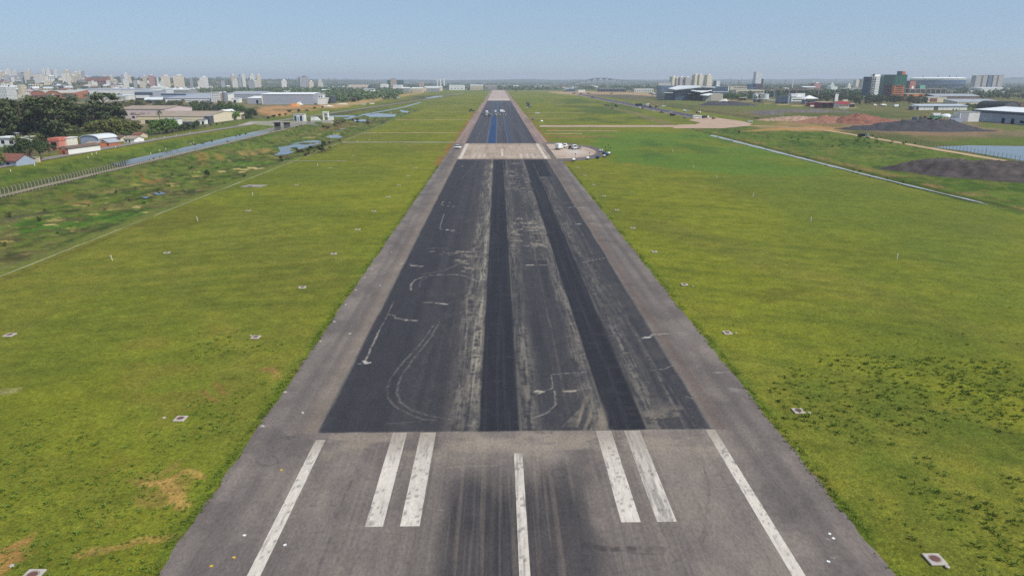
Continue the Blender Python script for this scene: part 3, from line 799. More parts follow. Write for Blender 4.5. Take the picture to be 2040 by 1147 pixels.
# painted markings, real sheets just above the asphalt
M_PAINT = attr_mat("worn_white_paint", rough=.8, scales=((.5, .08), (3, .12), (12, .14)), bump=.1, bscale=10, stretch=(1, .3, 1))
def marking(x0, x1, y0, y1, label, worn=.2, xt0=None, xt1=None, c=(214, 203, 188), zz=.006):
    ny = max(8, int((y1 - y0) / .35)); nx = max(5, int((x1 - x0) / .12))
    ny = min(ny, 260)
    xs_ = np.linspace(0, 1, nx); ys_ = np.linspace(y0, y1, ny)
    u, yy, z_, q_ = sheet(xs_, ys_, zz)
    xx = x0 + u * (x1 - x0)
    A = Paint(xx, yy, s2l(c, .9))
    w1 = fbm(xx * 5, yy * .35, 200, 4); w2 = fbm(xx * .8, yy * .3, 201, 3); w3 = fbm(xx * 3, yy * 3, 202, 2)
    A.mix((132, 124, 118), sst(.72 - worn, .92 - worn * .6, w1) * .75)
    A.mix((160, 150, 140), sst(.5, .7, w2) * worn * 1.2)
    A.mix((100, 95, 92), sst(.7, .78, w3) * .6)
    A.mix((150, 138, 124), np.exp(-((yy - 70.5) / 4.5) ** 2) * .75 * (y1 < 80))
    o = np_mesh("runway_marking", np.stack([xx, yy, z_], 1), q_, M_PAINT, True, {"albedo": A.c})
    tag(o, label, kind="structure")
marking(1.52, 2.44, 30, 66.2, "white centre line stripe of the runway", .24)
marking(-12.4, -10.75, 53.6, 71.0, "outer white touchdown bar left of the centre line", .14)
marking(-9.2, -7.4, 53.6, 71.0, "inner white touchdown bar left of the centre line", .14)
marking(11.15, 12.95, 53.8, 71.0, "inner white touchdown bar right of the centre line", .15)
marking(14.45, 16.3, 53.8, 71.0, "outer white touchdown bar right of the centre line, dusty", .32)
marking(-20.9, -19.8, 30, 69.5, "white side stripe along the left runway edge", .06)
marking(24.0, 25.1, 30, 71.0, "white side stripe along the right runway edge", .05)
marking(-20.6, -19.0, 358, 447, "white side stripe on the left of the concrete crossing", .12)
marking(24.1, 25.6, 358, 447, "white side stripe on the right of the concrete crossing", .12)
marking(1.6, 2.6, 371, 408, "short white centre dash on the concrete crossing", .15)

# ------------------------------------------------------------------ roads, tracks, water
def strip(name, pts, hw, label, c, zz=.03, soft=.12, seed=300, m=None, c2=None, follow=True):
    """a ribbon of pavement following the ground, with ragged edges"""
    pts = [Vector((a[0], a[1], 0)) for a in pts]
    out = []
    for a, b in zip(pts[:-1], pts[1:]):
        n = max(2, int((b - a).length / 6))
        for i in range(n): out.append(a.lerp(b, i / n))
    out.append(pts[-1])
    vv = []; nx = 7
    for i, p in enumerate(out):
        d = (out[min(i + 1, len(out) - 1)] - out[max(i - 1, 0)]).normalized()
        nrm = Vector((d.y, -d.x, 0))
        h = hw(i / (len(out) - 1)) if callable(hw) else hw
        for k in range(nx):
            t = -1 + 2 * k / (nx - 1)
            rag = 1 + (random.random() - .5) * soft * (abs(t) > .9)
            q_ = p + nrm * (t * h * rag)
            vv.append((q_.x, q_.y, (zg(q_.x, q_.y) if follow else 0) + zz))
    qs = [(i * nx + k, i * nx + k + 1, (i + 1) * nx + k + 1, (i + 1) * nx + k) for i in range(len(out) - 1) for k in range(nx - 1)]
    vv = np.array(vv)
    A = Paint(vv[:, 0], vv[:, 1], s2l(c, .9))
    if c2: A.mix(c2, sst(.42, .6, fbm(vv[:, 0] * .12, vv[:, 1] * .08, seed)) * .8)
    o = np_mesh(name, vv, np.array(qs)[:, ::-1], m or M_RUN, True, {"albedo": A.c})
    if m: o.data.materials.clear(); o.data.materials.append(m)
    return tag(o, label, kind="structure")
strip("road", [(-229, 60), (-228, 200), (-229, 330), (-229, 480), (-222, 640), (-212, 800), (-195, 1000), (-150, 1500), (-110, 2300)], 4.3, "grey outer road along the far bank of the canal", (140, 131, 122), .24, .1, 301, c2=(140, 130, 118))
strip("path", [(-170, 60), (-170, 200), (-170.5, 400), (-172, 560), (-176, 640)], 1.9, "narrow earth track on the canal levee beside the fence", (170, 150, 124), .22, .5, 302, c2=(140, 130, 96))
strip("path", [(-103.4, 60), (-103.5, 220), (-102.5, 360), (-104, 560), (-112, 800)], lambda t: .26, "thin pale concrete drain line across the left grass", (172, 168, 128), .07, .9, 303, c2=(126, 132, 76))
CROSS = [((178, 172, 146), 682, 905, 284.3, 2.0), ((190, 158, 116), 752, 920, 265.5, 2.2), ((164, 152, 122), 722, 752, 266, 3.2), ((196, 168, 122), 790, 935, 239.5, 2.6), ((180, 162, 112), 835, 950, 224, 2.6), ((176, 158, 112), 850, 956, 212.3, 3.2), ((176, 156, 112), 900, 962, 209, 3.2), ((176, 172, 142), 565, 690, 321.3, .7),
         ((190, 160, 122), 1088, 1230, 261.5, 2.4), ((170, 118, 84), 1092, 1140, 259.2, 2.4), ((180, 128, 92), 1085, 1225, 272.5, 2.4), ((180, 150, 108), 1085, 1160, 267, 3.6), ((200, 176, 130), 1055, 1150, 236.7, 2.0), ((200, 176, 130), 1052, 1130, 232, 1.8), ((190, 172, 130), 1050, 1165, 225.3, 2.2), ((180, 168, 126), 1035, 1130, 205, 3.2)]
for k_, (c, x0, x1, y0, hw, ) in enumerate(CROSS):
    a, b = P(x0, y0), P(x1, y0)
    side = "left" if x0 < 992 else "right"
    strip("path", [(a.x, a.y), ((a.x * 2 + b.x) / 3, a.y + random.uniform(-.8, .8)), ((a.x + 2 * b.x) / 3, a.y + random.uniform(-.8, .8)), (b.x, b.y)], hw, "pale bare strip crossing the %s grass, %s" % (side, ["the long grey one nearest the concrete crossing", "sandy one beyond the grey one", "short grey stub at the wetland edge", "sandy one level with the machines", "thin one beyond the machines", "faint far one", "short one at the far shoulder", "thin concrete one by the pools", "sandy one beside the taxiway", "short reddish one", "reddish one by the parked trucks", "faint one between the reddish ones", "sandy one beyond the taxiway", "short sandy one", "thin one past the white car", "farthest one"][k_]), c, .15, .8, 330 + k_)
strip("taxiway", W((1075, 251.5), (1240, 251.7), (1420, 251.5), (1480, 250)), 26 / 2.2, "tan crossing taxiway right of the runway", (190, 160, 138), .05, .12, 304, c2=(172, 148, 130))
strip("taxiway", W((1150, 187), (1215, 201), (1290, 215), (1350, 226), (1410, 237)), lambda t: 15 - 3 * t, "reddish shoulder of the side taxiway", (146, 122, 112), .06, .1, 305, c2=(128, 112, 104))
strip("taxiway", W((1160, 188.5), (1215, 200.5), (1290, 214.5), (1350, 225.6), (1400, 235)), lambda t: 8.2, "newly paved dark side taxiway with road machines on it", (78, 78, 88), .11, .05, 306, c2=(90, 88, 96))
o_ = W((1372, 240), (1392, 234), (1425, 234.5), (1450, 238), (1480, 242), (1500, 247), (1490, 251), (1440, 256), (1340, 256), (1350, 249), (1385, 248), (1396, 245))
gme = MB(); gme.add([(a, b, .09) for a, b in o_], [tuple(range(len(o_)))][::1])
apn = gme.build("apron", mat("tan_concrete", (190, 160, 136), .9, .15, .05)); tag(apn, "tan concrete apron where the side taxiway meets the crossing taxiway", kind="structure")
strip("track", W((1480, 250), (1560, 253), (1640, 259), (1722, 272), (1850, 295), (2040, 327), (2300, 372)), lambda t: 3.0, "tan earth track along the right perimeter", (196, 164, 128), .06, .3, 307, c2=(178, 150, 118))

M_WATER = bpy.data.materials.new("water"); nt, b_ = nodes(M_WATER)
b_.inputs["Base Color"].default_value = (.05, .06, .06, 1); b_.inputs["Roughness"].default_value = .06; b_.inputs["IOR"].default_value = 1.33
n_ = nt.nodes.new("ShaderNodeTexNoise"); n_.inputs["Scale"].default_value = .8; n_.inputs["Detail"].default_value = 3
bp_ = nt.nodes.new("ShaderNodeBump"); bp_.inputs["Strength"].default_value = .02; bp_.inputs["Distance"].default_value = .05
nt.links.new(n_.outputs[0], bp_.inputs["Height"]); nt.links.new(bp_.outputs[0], b_.inputs["Normal"])
M_DITCH = mat("shallow_muddy_water", (182, 183, 180), .4, .2, .2, spec=.5, k=.8)
def water(name, pts, zz, label):
    mb = MB(); mb.add([(a, b, zz) for a, b in pts], [tuple(range(len(pts)))])
    o = mb.build(name, M_WATER); return tag(o, label, kind="structure")
water("water", [(-194, 348), (-183, 338), (-182, 420), (-182, 560), (-183, 632), (-200, 632), (-198, 560), (-195.5, 440)], -.95, "still canal water between the grass banks")
zw = -.72
water("water", [(a[0], a[1]) for a in W((553, 291), (571, 287.5), (614, 280.8), (641, 278.8), (640, 286), (616, 292), (596, 298), (573, 308), (545, 310), (558, 302), z=zw)], zw, "largest blue pool in the low wet ground on the left")
water("water", W((643, 274), (669, 267), (684, 274), (679, 279.5), (650, 282), z=zw), zw, "second pool in the low wet ground")
water("water", W((668, 259), (694, 254), (700, 259), (671, 263), z=zw), zw, "small pool below the brown scrub")
for i, q_ in enumerate((((303, 385), (320, 382), (332, 385), (315, 389)), ((78, 491), (110, 484), (130, 483), (100, 495)), ((330, 378), (345, 377), (340, 381)), ((280, 392), (300, 391), (290, 396)))):
    water("puddle", W(*q_, z=-.66), -.66, ["blue puddle in the marshy grass", "dark puddle by the drain line", "small puddle beside the blue one", "shallow puddle under the dirt patch"][i])
for i, (pts, hw_) in enumerate(((((688, 237.5), (730, 227.5), (773, 220), (807, 213), (838, 204.2)), 3.0),)):
    strip("water", W(*pts), hw_, "long thin bright channel crossing the far wetland", (60, 70, 70), .05, .5, 310, m=M_WATER)
for i, q_ in enumerate((((725, 229.5), (752, 226), (790, 228), (786, 233.2), (738, 233.5)), ((640, 231.2), (690, 230), (720, 231), (700, 233), (645, 233)), ((705, 239), (725, 238), (740, 241.5), (706, 243.5)), ((796, 219), (815, 222), (812, 225), (800, 224)), ((846, 197), (880, 193), (884, 191), (868, 191.5), (850, 195)))):
    water("puddle", W(*q_), .05, ["grey flood pool right of the thin channel", "flood pool left of the thin channel", "bright pool below the thin channel", "small bright pool under the grass strip", "farthest pool of the wetland"][i])
strip("water", [(159.0, 530), (159.2, 470), (159.5, 400), (159.5, 330), (160, 280), (161, 244), (163, 215)], lambda t: 2.5 - 1.9 * t + .3 * math.sin(t * 60), "narrow drainage ditch water crossing the right field", (60, 70, 70), -.0, .3, 311, m=M_DITCH, follow=False)
for v in COL.objects[-1].data.vertices: v.co.z = -.28
water("water", W((1858, 293.5), (1890, 291.5), (1930, 290), (2000, 291), (2080, 292), (2200, 300), (2200, 352), (2040, 321), (1920, 301)), .05, "blue settling pond behind the right fence")
# ------------------------------------------------------------------ the air
M_HAZE = bpy.data.materials.new("haze_air"); M_HAZE.use_nodes = True
nt = M_HAZE.node_tree; nt.nodes.clear()
vo = nt.nodes.new("ShaderNodeVolumePrincipled"); oo = nt.nodes.new("ShaderNodeOutputMaterial")
vo.inputs["Color"].default_value = (.86, .92, 1, 1); vo.inputs["Density"].default_value = 1.12e-4; vo.inputs["Anisotropy"].default_value = 0.1
nt.links.new(vo.outputs[0], oo.inputs["Volume"])
hz = MB(); hz.box((0, 3000, 74), (34000, 34000, 154))
tag(hz.build("haze", M_HAZE), kind="stuff")

# ------------------------------------------------------------------ shared materials
def col(name, c, **k): return mat(name, c, **k)
WHITE = mat("white_render", (242, 240, 234), .8, .1, .3)
CREAM = mat("cream_render", (234, 220, 192), .8, .12, .3)
BEIGE = mat("beige_render", (212, 196, 168), .85, .14, .3)
GREY = mat("grey_render", (158, 158, 158), .85, .14, .3)
DGREY = mat("dark_grey_render", (92, 94, 100), .8, .14, .3)
BRICKR = mat("orange_brick", (186, 116, 84), .9, .2, .6)
SALMON = mat("salmon_render", (212, 142, 126), .85, .12, .3)
REDROOF = mat("red_clay_roof", (138, 90, 78), .9, .22, .8)
BROWNROOF = mat("brown_roof", (120, 100, 90), .9, .2, .4)
FIBRE = mat("weathered_fibre_roof", (170, 152, 134), .9, .2, .15)
GREYROOF = mat("grey_sheet_roof", (170, 173, 177), .6, .14, .2)
PALEROOF = mat("pale_sheet_roof", (222, 224, 222), .5, .1, .2)
WHITEROOF = mat("white_sheet_roof", (244, 244, 240), .5, .06, .2)
BLUEWALL = mat("pale_blue_sheet", (166, 178, 196), .6, .1, .3)
GREYSHEET = mat("grey_wall_sheet", (172, 174, 184), .55, .08, .2)
NAVY = mat("navy_sheet", (68, 84, 108), .5, .12, .2)
DARK = mat("dark_opening", (28, 30, 34), .6, .1, .5)
GLASS = mat("dark_blue_glass", (76, 96, 118), .25, .1, .2, spec=.6)
GREENGLASS = mat("green_glass", (66, 128, 108), .2, .25, .12, spec=.6)
BROWNGLASS = mat("brown_glass", (66, 54, 60), .15, .2, .15, spec=.6)
STEEL = mat("galvanised_steel", (150, 156, 160), .45, .1, .5, metal=.4)
CONC = mat("pale_concrete", (196, 188, 174), .9, .12, .6)
OLDCONC = mat("old_concrete", (160, 152, 142), .9, .2, .3)
ORANGE = mat("orange_cladding", (226, 140, 92), .8, .1, .3)
REDPAINT = mat("dark_red_paint", (150, 48, 56), .6, .12, .4)
RUST = mat("rusty_iron", (110, 74, 62), .9, .25, 3)
RUBBER = mat("black_rubber", (30, 30, 32), .9, .1, 3)
VWHITE = mat("white_vehicle_paint", (236, 236, 232), .35, .04, 1, spec=.5, k=1)
VSILVER = mat("silver_vehicle_paint", (180, 184, 190), .3, .04, 1, spec=.5, metal=.3)
VBLUE = mat("blue_machine_paint", (44, 82, 140), .4, .1, 1, spec=.5)
VYEL = mat("yellow_machine_paint", (224, 176, 52), .45, .1, 1, spec=.5)
VGREEN = mat("green_machine_paint", (48, 140, 84), .45, .12, 1, spec=.5)
VDARK = mat("dark_machine_paint", (48, 50, 54), .5, .15, 1)
VRED = mat("red_machine_paint", (170, 60, 50), .5, .12, 1)
WINDOW = mat("vehicle_glass", (30, 36, 44), .08, .05, 1, spec=.6)
TRUNK = mat("tree_bark", (104, 92, 80), .95, .25, 1.2)
HEAPBLACK = None

def box_obj(name, c, d, m, parent=None, rz=0.0, ch=0.0):
    return MB().box(c, d, rz, ch).build(name, m, parent)

# ------------------------------------------------------------------ buildings
def building(name, label, cat, loc, size, rz=0.0, wall=WHITE, roof=GREYROOF, form='flat', rise=2.0, over=.4, group=None, ops=(), roof_t=.35):
    """loc = middle of the front edge at ground; size = (width, depth, eaves height); front looks to -y"""
    w, d, h = size
    t = thing(name, label, cat, loc, rz, group)
    mb = MB()
    if form == 'flat':
        mb.box((0, d / 2, h / 2 - .5), (w, d, h + 1)); mb.build("wall", wall, t)
        rb = MB().box((0, d / 2, h + roof_t / 2 + .003), (w + 2 * over, d + 2 * over, roof_t)); rb.build("roof", roof, t)
    elif form in ('gable_x', 'gable_y', 'shed', 'arch', 'arch_x'):
        if form == 'gable_x':
            prof = [(0, -1), (d, -1), (d, h), (d / 2, h + rise), (0, h)]; ax = 'x'
            top = [(-over, h - over * rise / (d / 2) ), (d / 2, h + rise), (d + over, h - over * rise / (d / 2))]
        elif form == 'gable_y':
            prof = [(-w / 2, -1), (w / 2, -1), (w / 2, h), (0, h + rise), (-w / 2, h)]; ax = 'y'
            top = [(-w / 2 - over, h - over * rise / (w / 2)), (0, h + rise), (w / 2 + over, h - over * rise / (w / 2))]
        elif form == 'shed':
            prof = [(0, -1), (d, -1), (d, h + rise), (0, h)]; ax = 'x'
            top = [(-over, h - over * rise / d), (d + over, h + rise + over * rise / d)]
        elif form == 'arch':
            arc = [(w / 2 * math.cos(a), h + rise * math.sin(a)) for a in np.linspace(0, math.pi, 13)]
            prof = [(-w / 2, -1), (w / 2, -1)] + arc; ax = 'y'
            top = [((w / 2 + over) * math.cos(a), h + rise * math.sin(a)) for a in np.linspace(math.pi, 0, 13)]
        else:
            arc = [(d / 2 + d / 2 * math.cos(a), h + rise * math.sin(a)) for a in np.linspace(0, math.pi, 13)]
            prof = [(0, -1), (d, -1)] + arc; ax = 'x'
            top = [(d / 2 + (d / 2 + over) * math.cos(a), h + rise * math.sin(a)) for a in np.linspace(math.pi, 0, 13)]
        low = [(a, b + .004) for a, b in top]; up = [(a, b + roof_t) for a, b in top]
        rp = low + up[::-1]
        if ax == 'y':
            mb.prism(prof, 0, d); rb = MB().prism(rp, -over, d + over)
        else:
            mb.prism(prof, -w / 2, w / 2); mb.v = [(b, a, c) for a, b, c in mb.v]; mb.f = [f[::-1] for f in mb.f]
            rb = MB().prism(rp, -w / 2 - over, w / 2 + over); rb.v = [(b, a, c) for a, b, c in rb.v]; rb.f = [f[::-1] for f in rb.f]
        mb.build("wall", wall, t); rb.build("roof", roof, t)
    for (nm, m, face, u0, u1, v0, v1) in ops:
        if face == 'f': box_obj(nm, ((u0 + u1 - 1) * w / 2, -.06, (v0 + v1) * h / 2), ((u1 - u0) * w, .14, (v1 - v0) * h), m, t)
        elif face == 'r': box_obj(nm, (w / 2 + .06, (u0 + u1) * d / 2, (v0 + v1) * h / 2), (.14, (u1 - u0) * d, (v1 - v0) * h), m, t)
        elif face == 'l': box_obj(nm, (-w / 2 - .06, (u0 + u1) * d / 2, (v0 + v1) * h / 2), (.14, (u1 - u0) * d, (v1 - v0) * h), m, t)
    return t

def B(name, label, cat, px0, px1, pyb, pyt, dep, D=None, **k):
    """building whose front spans photo columns px0..px1, standing at the ground seen at row pyb"""
    if D is None: D = P((px0 + px1) / 2, pyb).y
    a, b = PD(px0, pyb, D), PD(px1, pyb, D)
    xm = (a.x + b.x) / 2; w = b.x - a.x
    z0 = zg(xm, D)
    h = PD((px0 + px1) / 2, pyt, D).z - z0
    if k.get('form', 'flat') != 'flat': h -= k.get('rise', 2.0)
    return building(name, label, cat, (xm, D, z0), (w, dep, max(h, 2.2)), **k)

def win_row(n, v0, v1, m=GLASS, u0=.04, u1=.96, fill=.6, face='f', nm="window"):
    st = (u1 - u0) / n
    return [(nm, m, face, u0 + st * (i + .5 - fill / 2), u0 + st * (i + .5 + fill / 2), v0, v1) for i in range(n)]

# nearest houses on the left
B("house", "white flat-roofed house with two dark windows in front of the dark grove", "house", -14, 44, 293, 275, 12, wall=WHITE, roof=WHITEROOF, rz=R(-8), ops=[("window", DARK, 'f', .30, .42, .35, .72), ("window", BROWNGLASS, 'f', .62, .76, .35, .72), ("door", BEIGE, 'f', .86, .93, .02, .6)], over=.6)
B("house", "small grey rendered house showing just above the white flat-roofed house", "house", 12, 33, 278, 266.5, 8, D=P(20, 282).y + 6, wall=GREY, roof=PALEROOF, ops=[("window", DARK, 'f', .3, .7, .45, .75)])
B("house", "low house with red clay roof and blue-grey wall at the road edge", "house", -20, 40, 334, 313, 10, form='gable_x', rise=2.6, wall=BLUEWALL, roof=REDROOF, rz=R(-14), ops=[("window", DARK, 'f', .2, .34, .3, .7), ("window", DARK, 'f', .6, .72, .3, .7)])
B("house", "salmon pink house with bright coral parapet and dark balcony opening", "house", 99, 121, 300, 281, 9, wall=SALMON, roof=mat("coral_parapet", (214, 126, 110), .8), roof_t=1.6, over=.25, rz=R(-6), ops=[("balcony_opening", DARK, 'f', .2, .75, .45, .85), ("window", DARK, 'f', .3, .6, .1, .32)])
B("house", "narrow cream white block beside the salmon pink house", "house", 121.5, 137, 300, 276, 9, D=P(115, 300).y + 5, wall=mat("cream_white", (236, 228, 212), .8), roof=WHITEROOF, rz=R(-6), ops=[("window", DARK, 'f', .25, .7, .3, .4)])
B("workshop", "brick workshop with brown roof and one large white side wall", "workshop", 119, 139, 312, 293, 24, form='gable_y', rise=.9, wall=WHITE, roof=BROWNROOF, rz=R(-9), ops=[("brick_front", BRICKR, 'f', .0, 1.0, .0, .99), ("door", DARK, 'f', .35, .6, .0, .6), ("window", PALEROOF, 'f', .68, .9, .3, .6)])
B("shed", "blue grey shed with low arched roof behind the white workshop", "shed", 160, 200, 290, 270, 16, form='arch', rise=2.2, wall=BLUEWALL, roof=PALEROOF, rz=R(-10), ops=[("door", GREYSHEET, 'f', .36, .72, 0, .8)])
B("house", "low orange brick house with open carport under the blue grey shed", "house", 170, 196, 298, 286, 8, form='gable_x', rise=1.0, wall=BRICKR, roof=FIBRE, rz=R(-10), ops=[("carport_opening", DARK, 'f', .05, .35, 0, .75), ("window", DARK, 'f', .6, .75, .3, .7)])
B("house", "brick house with grey sloping roof between orange house and road", "house", 196, 220, 295, 284, 9, form='gable_y', rise=1.6, wall=BRICKR, roof=GREYROOF, rz=R(-14), ops=[("window", DARK, 'f', .4, .6, .3, .7)])
B("house", "low pale house with dark red roof under the olive trees", "house", 224, 242, 283, 275, 9, form='gable_x', rise=1.2, wall=CREAM, roof=BROWNROOF, rz=R(-10), ops=[("window", DARK, 'f', .3, .5, .3, .7)])
B("house", "little white house with beige hipped roof near the road", "house", 246, 270, 287, 276, 9, form='gable_x', rise=1.4, wall=WHITE, roof=FIBRE, rz=R(-12), ops=[("window", DARK, 'f', .15, .3, .2, .6), ("door", DARK, 'f', .5, .6, 0, .7)])
B("house", "dark red roofed house at the right end of the house row", "house", 262, 280, 277, 270, 8, form='gable_x', rise=1.4, wall=BEIGE, roof=REDROOF, rz=R(-12), ops=[("window", DARK, 'f', .4, .6, .3, .7)])
B("house", "white house half hidden behind the palm and round trees", "house", 322, 352, 250, 238, 12, wall=WHITE, roof=GREYROOF, ops=win_row(3, .35, .7, DARK))
B("house", "pink and white low house left of the beige warehouse", "house", 262, 280, 240, 228, 12, wall=mat("pale_pink", (220, 200, 196), .8), roof=FIBRE, ops=win_row(2, .35, .7, DARK))
B("wall", "cream garden wall below the dark trees by the road", "wall", 60, 80, 327, 322.5, .6, wall=CREAM, roof=CONC, over=.1)
# big beige warehouse
D_ = P(340, 247).y
B("warehouse", "wide beige warehouse with weathered roof and cream fascia", "warehouse", 272, 411, 247, 226, 90, form='gable_x', rise=3.0, wall=CREAM, roof=FIBRE, rz=R(-3), ops=[("door", DARK, 'f', .12, .34, .0, .5), ("canopy_edge", GLASS, 'f', .36, .98, .02, .3), ("fascia", mat("cream_fascia", (236, 222, 186), .8), 'f', .0, 1.0, .55, 1.0)])
B("warehouse", "beige rear hall with stained roof and white roof lights", "warehouse", 235, 330, 226, 213, 60, D=D_ + 95, form='gable_x', rise=2.6, wall=mat("pale_pink", (220, 200, 196), .8), roof=FIBRE, rz=R(-3), ops=win_row(5, .3, .6, DARK))
B("shed", "small white shed with dark side at the beige warehouse corner", "shed", 396, 409, 246, 239, 6, D=D_ - 12, wall=WHITE, roof=GREYROOF, ops=[("door", DARK, 'f', .5, .8, 0, .7)])
B("shed", "open steel canopy shed at the right end of the beige warehouse", "shed", 409, 418, 245, 232, 10, D=D_ - 4, wall=DGREY, roof=GREYROOF, ops=[("door", DARK, 'f', .2, .8, 0, .7)])
B("house", "white gabled hall standing alone on the grass", "hall", 425, 463, 237.5, 219.5, 18, form='gable_y', rise=3.4, wall=WHITE, roof=WHITEROOF, rz=R(-12), ops=[("door", GREY, 'f', .42, .58, 0, .6), ("window", DARK, 'f', .15, .25, .3, .6), ("window", DARK, 'f', .75, .85, .3, .6)])
# middle distance factories
B("factory", "brick factory with two arched gables, left one of the pair", "factory", 63, 93, 196, 181, 70, form='arch', rise=7, wall=BRICKR, roof=CONC, over=.8, ops=win_row(6, .35, .75, BROWNGLASS) + [("canopy", PALEROOF, 'f', .05, .95, -.02, .12)])
B("factory", "brick factory with two arched gables, right one beside the white door", "factory", 93.5, 122, 196, 181, 70, form='arch', rise=7, wall=BRICKR, roof=CONC, over=.8, ops=win_row(5, .35, .75, BROWNGLASS) + [("door", WHITE, 'f', .4, .55, 0, 1.0)])
B("factory", "orange brick wing under the pale roof right of the arched factory", "factory", 122.5, 148, 196, 180, 60, form='shed', rise=6, wall=BRICKR, roof=CONC, ops=win_row(4, .3, .75, DARK))
B("factory", "long low cream wing left of the arched factory", "factory", 36, 62.5, 195, 188, 40, wall=CREAM, roof=PALEROOF)
B("tower", "tall narrow beige tower block rising over the arched factory", "tower", 38, 45, 190, 170, 14, D=1850, wall=BEIGE, roof=CONC, ops=[("stair_strip", BROWNROOF, 'l', .2, .8, .1, .95), ("parapet", CREAM, 'f', .0, 1.0, .94, 1.0)])
B("building", "white stepped building at the left edge above the grove", "building", -14, 16, 195, 174, 30, D=1500, wall=facade("white_flats", (220, 220, 216), fh=3, bw=3.2), roof=PALEROOF)
B("warehouse", "very long white warehouse behind the tall dark tree", "warehouse", 148, 291, 188, 177.5, 90, D=1850, form='shed', rise=2.5, wall=WHITE, roof=GREYROOF, ops=[("joint", GREY, 'f', .33, .333, 0, 1), ("joint", GREY, 'f', .66, .663, 0, 1), ("plinth", BROWNROOF, 'f', 0, 1, -.02, .1)])
B("warehouse", "white warehouse end section with grey roof in the factory belt", "warehouse", 291.5, 320, 186, 178, 80, D=1960, form='shed', rise=3, wall=PALEROOF, roof=GREYROOF)
B("warehouse", "grey gabled warehouse with piers left of the tall dark tree", "warehouse", 174, 202, 203, 191, 60, form='gable_y', rise=2.4, wall=facade("grey_piers", (170, 168, 160), (110, 108, 104), fh=30, bw=3.2, wu=.35, wv=.9), roof=GREYROOF, rz=R(-20))
B("warehouse", "small white warehouse right of the tall dark tree", "warehouse", 234, 257, 199.5, 189, 50, form='shed', rise=2, wall=WHITE, roof=PALEROOF)
B("warehouse", "warehouse with dark blue fascia and open loading bay", "warehouse", 270, 306, 199.5, 181, 60, form='shed', rise=2.5, wall=GREYSHEET, roof=GREYROOF, ops=[("fascia", NAVY, 'f', 0, 1, .62, .92), ("loading_bay", DARK, 'f', 0, 1, 0, .22), ("panel", WHITE, 'f', .05, .8, .24, .6)])
B("shed", "dark gabled shed with pale roof slope before the loading bay", "shed", 290, 323, 206, 194.5, 30, form='gable_x', rise=4, wall=DGREY, roof=PALEROOF, rz=R(18))
B("warehouse", "pale blue warehouse with navy stripe under its roof", "warehouse", 322, 372, 199, 187, 50, D=1380, wall=BLUEWALL, roof=GREYROOF, ops=[("stripe", NAVY, 'f', 0, 1, .8, .97)])
B("factory", "long factory with broad grey roof and ribbon windows", "factory", 330, 420, 203, 188, 120, D=1330, form='shed', rise=8, wall=WHITE, roof=GREYROOF, ops=win_row(5, .35, .5, GLASS, fill=.75) + [("fascia", DGREY, 'f', 0, 1, .84, .99)])
B("factory", "white office front of the factory with stepped blocks", "factory", 421, 438, 203, 184.5, 30, D=1310, wall=facade("white_office", (226, 224, 220), fh=3.4, bw=4, wu=.7, wv=.3), roof=WHITEROOF)
B("factory", "tan block squeezed between white office and grey silo", "factory", 438.5, 446, 203, 187, 22, D=1315, wall=mat("tan_render", (186, 160, 138), .85), roof=CONC)
B("warehouse", "low grey warehouse behind the grey silo", "warehouse", 455, 522, 194, 183, 100, D=1500, form='gable_x', rise=5, wall=GREYSHEET, roof=GREYROOF)
B("shed", "small white shed with red stack beside the grey silo", "shed", 461, 477, 204, 196, 14, D=1290, wall=WHITE, roof=WHITEROOF, ops=[("door", DARK, 'f', .3, .6, 0, .6)])
t = thing("silo", "grey cylindrical silo beside the tan block", "silo", (PD(449, 200, 1300).x, 1300, 0))
MB().lathe([(4.6, -1), (4.6, 17.5), (4.2, 18.2)], n=18).build("wall", STEEL, t); MB().lathe([(4.3, 18.2), (3.0, 19.3), (.3, 19.8)], n=18).build("roof", GREYROOF, t)
# big grey warehouse with annex
B("warehouse", "huge grey metal warehouse with bright white roof edge", "warehouse", 523, 625, 208.5, 185.5, 95, form='gable_x', rise=2.2, wall=GREYSHEET, roof=WHITEROOF, over=.8, rz=R(1.5), ops=[("plinth", CONC, 'f', 0, 1, -.01, .05), ("corner_post", CREAM, 'f', -.005, .02, 0, 1.02)])
B("warehouse", "lower grey annex with one dark door left of the huge warehouse", "warehouse", 493, 522, 207, 193, 40, form='shed', rise=2.6, wall=GREYSHEET, roof=WHITEROOF, ops=[("door", DARK, 'f', .62, .75, 0, .7)])
B("building", "small white stair building with square windows behind the white ramp", "building", 635, 644, 205, 189, 12, D=1230, wall=WHITE, roof=WHITEROOF, ops=win_row(2, .7, .88, GLASS) + win_row(2, .4, .55, GLASS))
t = thing("conveyor_house", "white slanted conveyor house beside the dark tank", "conveyor house", (PD(642, 209, 1190).x, 1190, 0))
MB().prism([(-7, -1), (5, -1), (9, 10.5), (-7, 10.5)], 0, 14).build("wall", WHITE, t); MB().box((1, 7, 10.8), (17, 15, .5)).build("roof", WHITEROOF, t)
t = thing("storage_tank", "dark grey cylindrical tank with shallow cone roof", "tank", (PD(661.5, 205, 1260).x, 1260, 0))
MB().lathe([(6.8, -1), (6.8, 11.6)], n=24).build("wall", mat("dark_tank", (72, 80, 90), .6, .15, .4), t); MB().lathe([(6.95, 11.6), (6.9, 12.0), (.4, 13.4)], n=24).build("roof", DGREY, t)
MB().tube((5, -4, 0), (5, -4, 13), .35).tube((5, -4, 13), (0, 0, 13.6), .25).build("pipe", STEEL, t)
